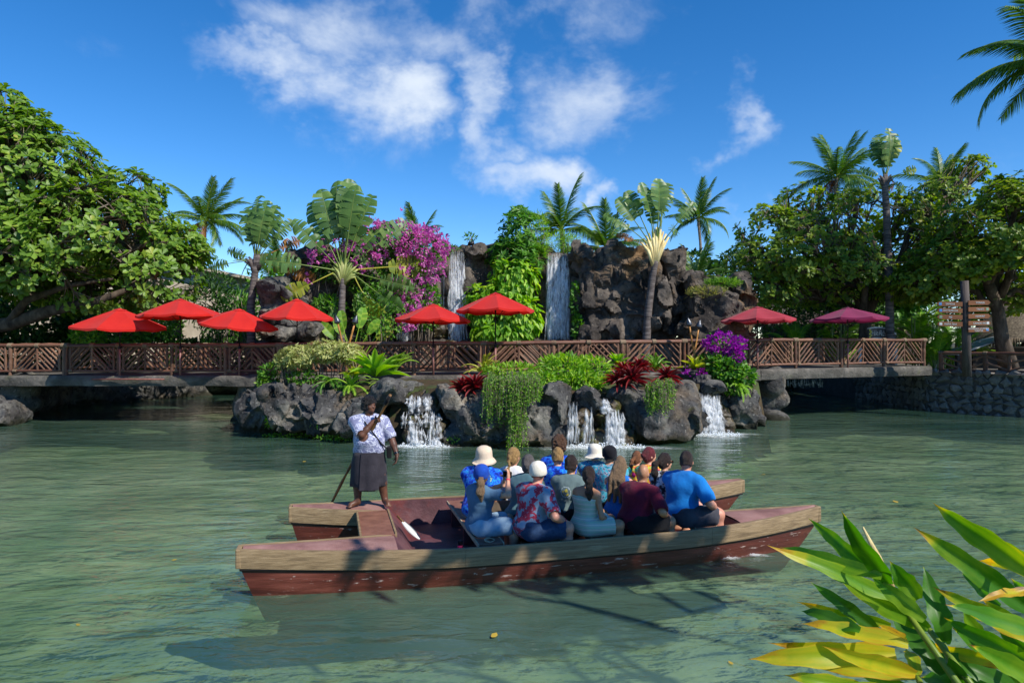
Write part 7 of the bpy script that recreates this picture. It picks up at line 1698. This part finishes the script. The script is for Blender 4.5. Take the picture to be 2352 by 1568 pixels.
PE['m5'] = seated('person in cream cap and red and grey floral shirt with tattooed forearm', 1, -1.04, 1236, 1082, 'skin_pink', yaw=28, lean=16, head=(60, 4, 0), w=1.16, bel=1.15, top=('red_floral', .72), bottom=('denim', 'shorts'), hair=('crop', 'grey_hair'), hat=('cap', 'cream_cap'), arms=('lap', 'knee'), band=1)
PE['c6'] = seated('person with curly brown hair and blue hawaiian shirt behind the short-haired child', 2, 0.5, 1284, 1020, 'skin_light', yaw=60, lean=6, head=(70, 4, 0), w=.98, top=('blue_hawaiian', .6), bottom=('khaki', 'shorts'), hair=('curly', 'brown_hair'))
PE['b7'] = seated('child with short fair hair and blue hawaiian shirt', 2, 0.04, 1281, 1046, 'skin_light', yaw=62, lean=5, head=(72, 2, 0), w=.92, top=('blue_hawaiian', .65), bottom=('denim', 'shorts'), hair=('short', 'blond_hair'))
PE['m8'] = seated('person with short dark hair and sage grey tee with a yellow back print', 2, -0.54, 1312, 1064, 'skin_tan', yaw=48, lean=12, head=(52, 3, 0), w=1.04, top=('sage_grey', .55), bottom=('black_cloth', 'shorts'), hair=('short', 'dark_hair'))
PE['w9'] = seated('person with dark ponytail in a striped strapless dress', 2, -1.06, 1352, 1090, 'skin_tan', ds0=.02, yaw=36, lean=10, head=(72, 3, 0), w=1.02, fem=True, top=('pastel_stripe', None), bottom=('pastel_stripe', 'skirt'), hair=('pony', 'dark_hair', .30, .046), arms=('between', 'between'), band=1)
PE['p10'] = seated('person in pale bucket hat and light blue floral shirt', 3, 0.4, 1366, 1036, 'skin_light', yaw=55, lean=10, head=(66, 0, 0), w=.96, top=('teal_floral', .6), bottom=('khaki', 'shorts'), hat=('bucket', 'cream_cap'), hair=('short', 'dark_hair'))
PE['m11'] = seated('person in black cap and turquoise floral shirt', 3, 0.02, 1400, 1042, 'skin_tan', yaw=55, lean=10, head=(70, 4, 0), w=1.12, top=('teal_floral', .65), bottom=('black_cloth', 'shorts'), hair=('short', 'black_hair'), hat=('cap', 'black_cap'))
PE['w12'] = seated('person with very long fair hair and blue dotted dress', 3, -0.54, 1424, 1066, 'skin_light', yaw=48, lean=10, head=(66, 3, 0), w=1.0, fem=True, top=('blue_dot', 0), bottom=('blue_dot', 'skirt'), hair=('long', 'dirty_blond', .30))
PE['m15'] = seated('person with shaved head and maroon tee, tattooed arm resting on knee', 3, -1.08, 1474, 1084, 'skin_tan', yaw=30, lean=20, head=(55, 0, 0), w=1.28, bel=1.12, top=('maroon', .80), bottom=('black_cloth', 'shorts'), hair=('bald', 'stubble'), arms=('between', 'knee'))
PE['g13'] = seated('person with auburn ponytail beside the red-haired one', 4, 0.44, 1442, 1050, 'skin_light', yaw=50, lean=8, head=(30, 0, 0), w=.82, fem=True, top=('tie_dye', .5), bottom=('denim', 'shorts'), hair=('pony', 'auburn_hair', .16, .034))
PE['g14'] = seated('person with red hair and rainbow tie-dye shirt', 4, 0.04, 1467, 1044, 'skin_light', yaw=46, lean=8, head=(8, 0, 0), w=.86, fem=True, top=('tie_dye', .55), bottom=('denim', 'shorts'), hair=('bun', 'red_hair'))
PE['w16'] = seated('person with dark ponytail, sunglasses and black and white tie-dye top', 4, -0.46, 1512, 1058, 'skin_light', yaw=45, lean=6, head=(10, -2, 0), w=.92, fem=True, top=('white_tie_dye', .5), bottom=('black_cloth', 'shorts'), hair=('pony', 'dark_hair', .26, .046), glasses=True)
PE['m17'] = seated('person in bright blue tee and grey shorts at the bow end bench', 4, -0.94, 1560, 1056, 'skin_pink', yaw=28, lean=14, head=(55, 2, 0), w=1.22, bel=1.08, top=('bright_blue', .78), bottom=('grey_shorts', 'shorts'), hair=('crop', 'dark_hair'), arms=('between', 'knee'))
# printed mark on the back of the sage tee
r8, j8 = PE['m8']
mat('yellow_print', [(0, C('#b3a23a')), (1, C('#c9ba55'))], scale=5, rough=.8); mat('grey_print', [(0, C('#93a3a5')), (1, C('#aab8b8'))], scale=5, rough=.8)

# ---- boatman
fz = ztop(-2.5)+.016
bl = boat_to_world(-2.42, .90, fz)
hd = -78
def lz(pt):      # world point to the boatman's local frame
    return Matrix.Rotation(-R(hd-90), 3, 'Z') @ ((Vector(pt)-bl)/1.0)
pole_top = P(897, 906, 9.72); pole_mid = P(862, 972, 9.78); pole_low = P(763, 1150, 10.25); pd = (pole_low-pole_top).normalized()
grip = pole_top+pd*((pole_mid-pole_top).length); gl_ = lz(grip); pdl = Matrix.Rotation(-R(hd-90), 3, 'Z') @ pd
fl = lz(P(822, 1160, 9.93)); fr_ = lz(P(884, 1156, 10.02))
rl = Matrix.Rotation(-R(hd-90), 3, 'Z'); tl, trr = rl @ Vector((-.13, -.10, 0)), rl @ Vector((.09, -.14, 0))
st = {'hip': .80, 'hem': .665, 1: ((.11, 0, .76), (.14+fl.x*.15, .03, .46), (fl.x, fl.y, .085)), -1: ((-.11, 0, .76), (-.13+fr_.x*.15, .05, .46), (fr_.x, fr_.y, .085)), 'toe': {1: tuple(tl), -1: tuple(trr)}}
BM, jb = person('barefoot boatman in patterned shirt and long dark wrap skirt leaning on a pole', bl, hd, 1.0, 'skin_dark', yaw=0, lean=-3, head=(38, 3, 0), w=1.28, bel=1.30, top=('tapa_print', .80), bottom=('charcoal', 'shorts'), hair=('curly', 'black_hair'),
    arms=(((-.40, .12, .74), (-.6, -.8, 0), (.1, .25, -1), (1, .2, 0), .5), (tuple(gl_-Vector((-.03, .05, .0))), (1, -.1, -.8), (-.8, .3, .25), (0, 1, .1), 1.25)), stand=st, h=.011)
# wrap skirt: flared tube with an overlapping front panel
V = []; Fc = []; n = 40; Z = np.linspace(.80, .30, 9)
for i, z in enumerate(Z):
    u = i/8
    for k in range(n):
        a = 2*math.pi*k/n; rx = (.222+.02*min(1, u*3)+.025*u); ry = (.185+.03*u); fo = .010*u*math.sin(a*7+1)+.006*u*math.sin(a*13)
        V.append(((rx+fo)*math.cos(a), (ry+fo)*math.sin(a), z-(.05*u if 60 < math.degrees(a) < 115 else 0)*(u > .9)))
for i in range(8):
    for k in range(n): Fc.append((i*n+k, (i+1)*n+k, (i+1)*n+(k+1) % n, i*n+(k+1) % n))
o = mob('wrap_skirt', V, Fc, 'charcoal', BM); sd_ = o.modifiers.new('thick', 'SOLIDIFY'); sd_.thickness = .008
V = []; Fc = []; m_ = 12
for i, z in enumerate(Z):
    u = i/8
    for k in range(m_+1):
        a = R(62+58*k/m_); rx = (.222+.02*min(1, u*3)+.025*u)+.012; ry = (.185+.03*u)+.012; fo = .010*u*math.sin(a*7+1)+.006*u*math.sin(a*13)
        V.append(((rx+fo)*math.cos(a), (ry+fo)*math.sin(a), z-.035*u))
for i in range(8):
    for k in range(m_): Fc.append((i*(m_+1)+k, (i+1)*(m_+1)+k, (i+1)*(m_+1)+k+1, i*(m_+1)+k+1))
mob('skirt_overlap', V, Fc, 'charcoal', BM)
# shirt collar
mb = MB(); V = []; Fc = []
for i, (rr_, z) in enumerate(((.088, .455), (.082, .50), (.105, .468))):
    for k in range(16): a = 2*math.pi*k/16; V.append(jb['tp'](rr_*1.1*math.cos(a), rr_*math.sin(a)*.95, z-.03*max(0, math.sin(a))))
for i in range(2):
    for k in range(16): Fc.append((i*16+k, i*16+(k+1) % 16, (i+1)*16+(k+1) % 16, (i+1)*16+k))
mob('collar', V, Fc, 'tapa_print', BM)
sh, el_, wr = jb['EL'][-1]; p = el_.lerp(wr, .88); d = (wr-el_).normalized(); mb = MB(); mb.tube([p-d*.014, p+d*.014], .040, 12, False); mb.obj('watch', 'glass_black', BM)
# pole
mat('pole_wood', [(0, C('#3d2814')), (.5, C('#6b4a28')), (1, C('#8a6538'))], scale=4, rough=.5, stretch=(3, 3, .5), bump=.3)
pl = empty('punting_pole', pole_low, label='long brown wooden punting pole held by the boatman', cat='pole'); pts = []
for i in range(15):
    u = i/14; q = pole_top.lerp(pole_low+pd*.6, u); pts.append(q-pole_low+Vector((.012*math.sin(u*9), .01*math.sin(u*6), 0)))
mb = MB(); mb.tube(pts, [.021+.004*math.sin(i*2.2) for i in range(15)], 9); mb.obj('shaft', 'pole_wood', pl)
mb = MB(); mb.tube([pole_top+pd*.02-pole_low, pole_top+pd*.17-pole_low], .027, 9); mb.obj('grip_tape', 'black_cloth', pl)
# shoulder bag of the boatman
bg_ = empty('shoulder_bag', BM.matrix_world.translation if False else bl, R(hd-90), label='small black shoulder bag worn by the boatman', cat='bag')
tp_ = jb['tp']; mb = MB(); mb.tube([tp_(.10, .03, .50), tp_(.04, .165, .40), tp_(-.06, .205, .27), tp_(-.17, .175, .12), tp_(-.26, .07, .03)], .011, 5); mb.obj('strap', 'black_cloth', bg_)
mb = MB(); mb.box(tp_(-.29, .07, -.02), (.07, .13, .17)); bevel(mb.obj('pouch', 'black_cloth', bg_, smooth=False), .02)
# ---- carried things
r2, j2 = PE['w2']; hand = (j2['EL'][1][2]+j2['EL'][-1][2])/2; bpy.context.view_layer.update(); hw_ = r2.matrix_world @ (hand+Vector((0, .02, .09)))
ph = empty('phone', hw_, R(60), label='black phone held up by the person in the blue cap', cat='phone'); mb = MB(); mb.box((0, 0, 0), (.155, .010, .076)); o = bevel(mb.obj('case', 'glass_black', ph, smooth=False), .006); mb = MB(); mb.box((.05, -.007, .02), (.025, .004, .025)); mb.obj('camera_lens', 'dark_metal', ph, smooth=False); ph.rotation_euler = (R(-10), R(12), R(40))
mat('pink_plastic', [(0, C('#c8184e')), (1, C('#dd2a62'))], scale=4, rough=.35)
wb = empty('water_bottle', boat_to_world(-1.36, -.72, .082), label='pink water bottle with black lid on the canoe floor', cat='bottle'); mb = MB(); mb.lathe([(.036, 0), (.038, .01), (.038, .20), (.03, .22)], 16); mb.obj('flask', 'pink_plastic', wb); mb = MB(); mb.lathe([(.031, .221), (.031, .27), (.028, .275), (0, .276)], 14); mb.obj('lid', 'black_cap', wb)
mat('paddle_white', [(0, C('#d8d5cc')), (1, C('#e8e6df'))], scale=5, rough=.4)
pw = boat_to_world(-2.0, .15, .42); pa = empty('paddle', pw, BA+R(-62), label='white-bladed paddle leaning in the stern of the canoe', cat='paddle'); pa.rotation_euler = (R(0), R(38), BA+R(-38))
V = []; Fc = []; K = 10
for i in range(K+1):
    u = i/K; w_ = .075*math.sin(math.pi*min(1, .12+.82*u))**.7
    for (a_, b_) in ((-1, 0), (0, .010), (1, 0), (0, -.010)): V.append((u*.34, a_*w_, b_))
for i in range(K):
    for j in range(4): Fc.append((i*4+j, i*4+(j+1) % 4, (i+1)*4+(j+1) % 4, (i+1)*4+j))
mob('blade', V, Fc+[(0, 1, 2, 3), (K*4+3, K*4+2, K*4+1, K*4)], 'paddle_white', pa); mb = MB(); mb.tube([(.02, 0, 0), (-.12, 0, 0)], .014, 8); mb.obj('shaft', 'pole_wood', pa)

# yellow and grey print on the back of the sage tee, following the cloth
shirt8 = [c for c in r8.children if c.name.startswith('shirt')][0]; me8 = shirt8.data; Ti = j8['Tm'].inverted(); org8 = j8['tp'](0, 0, 0)
for nm, m_, test in (('ring_print', 'grey_print', lambda x, z: .058 < math.hypot(x, z) < .072), ('picture_print', 'yellow_print', lambda x, z: math.hypot(x, z) < .05 and math.sin(x*90+z*40)+math.sin(z*110-x*30) > .2)):
    V = []; Fc = []
    for p in me8.polygons:
        q = Ti @ (p.center-org8)
        if q.y < -.04 and test(q.x-.01, q.z-.30):
            b = len(V); V += [tuple(me8.vertices[i].co+p.normal*.003) for i in p.vertices]; Fc.append(tuple(range(b, b+len(p.vertices))))
    if Fc: mob(nm, V, Fc, m_, r8, smooth=False, kind='stuff')
# a few leaves floating on the water
mat('floating_leaf', [(0, C('#8a7a24')), (1, C('#b89a3a'))], scale=5, rough=.6, objrnd=.5)
fl_ = mesh('floating_leaf', [(-.05, 0, .004), (-.01, -.022, .010), (.03, -.018, .008), (.055, 0, .012), (.03, .018, .006), (-.01, .022, .004)], [(0, 1, 2, 3), (0, 3, 4, 5)], 'floating_leaf')
rs = random.Random(9)
for i in range(9):
    px, py = rs.choice(((rs.uniform(100, 700), rs.uniform(1000, 1500)), (rs.uniform(1100, 1750), rs.uniform(1400, 1560)), (rs.uniform(1750, 2200), rs.uniform(1000, 1180)))); q = G(px, py); o = link('floating_leaf', fl_, label='small yellowed leaf floating on the green water', cat='leaf', group='fallen leaves floating on the pond'); o.location = (q.x, q.y, .006); o.rotation_euler = (0, 0, rs.uniform(0, 6)); s_ = rs.uniform(.7, 1.5); o.scale = (s_, s_, s_)
print('objects', len(bpy.data.objects), 'tris', sum(len(m.loops)-2*len(m.polygons) for m in bpy.data.meshes))
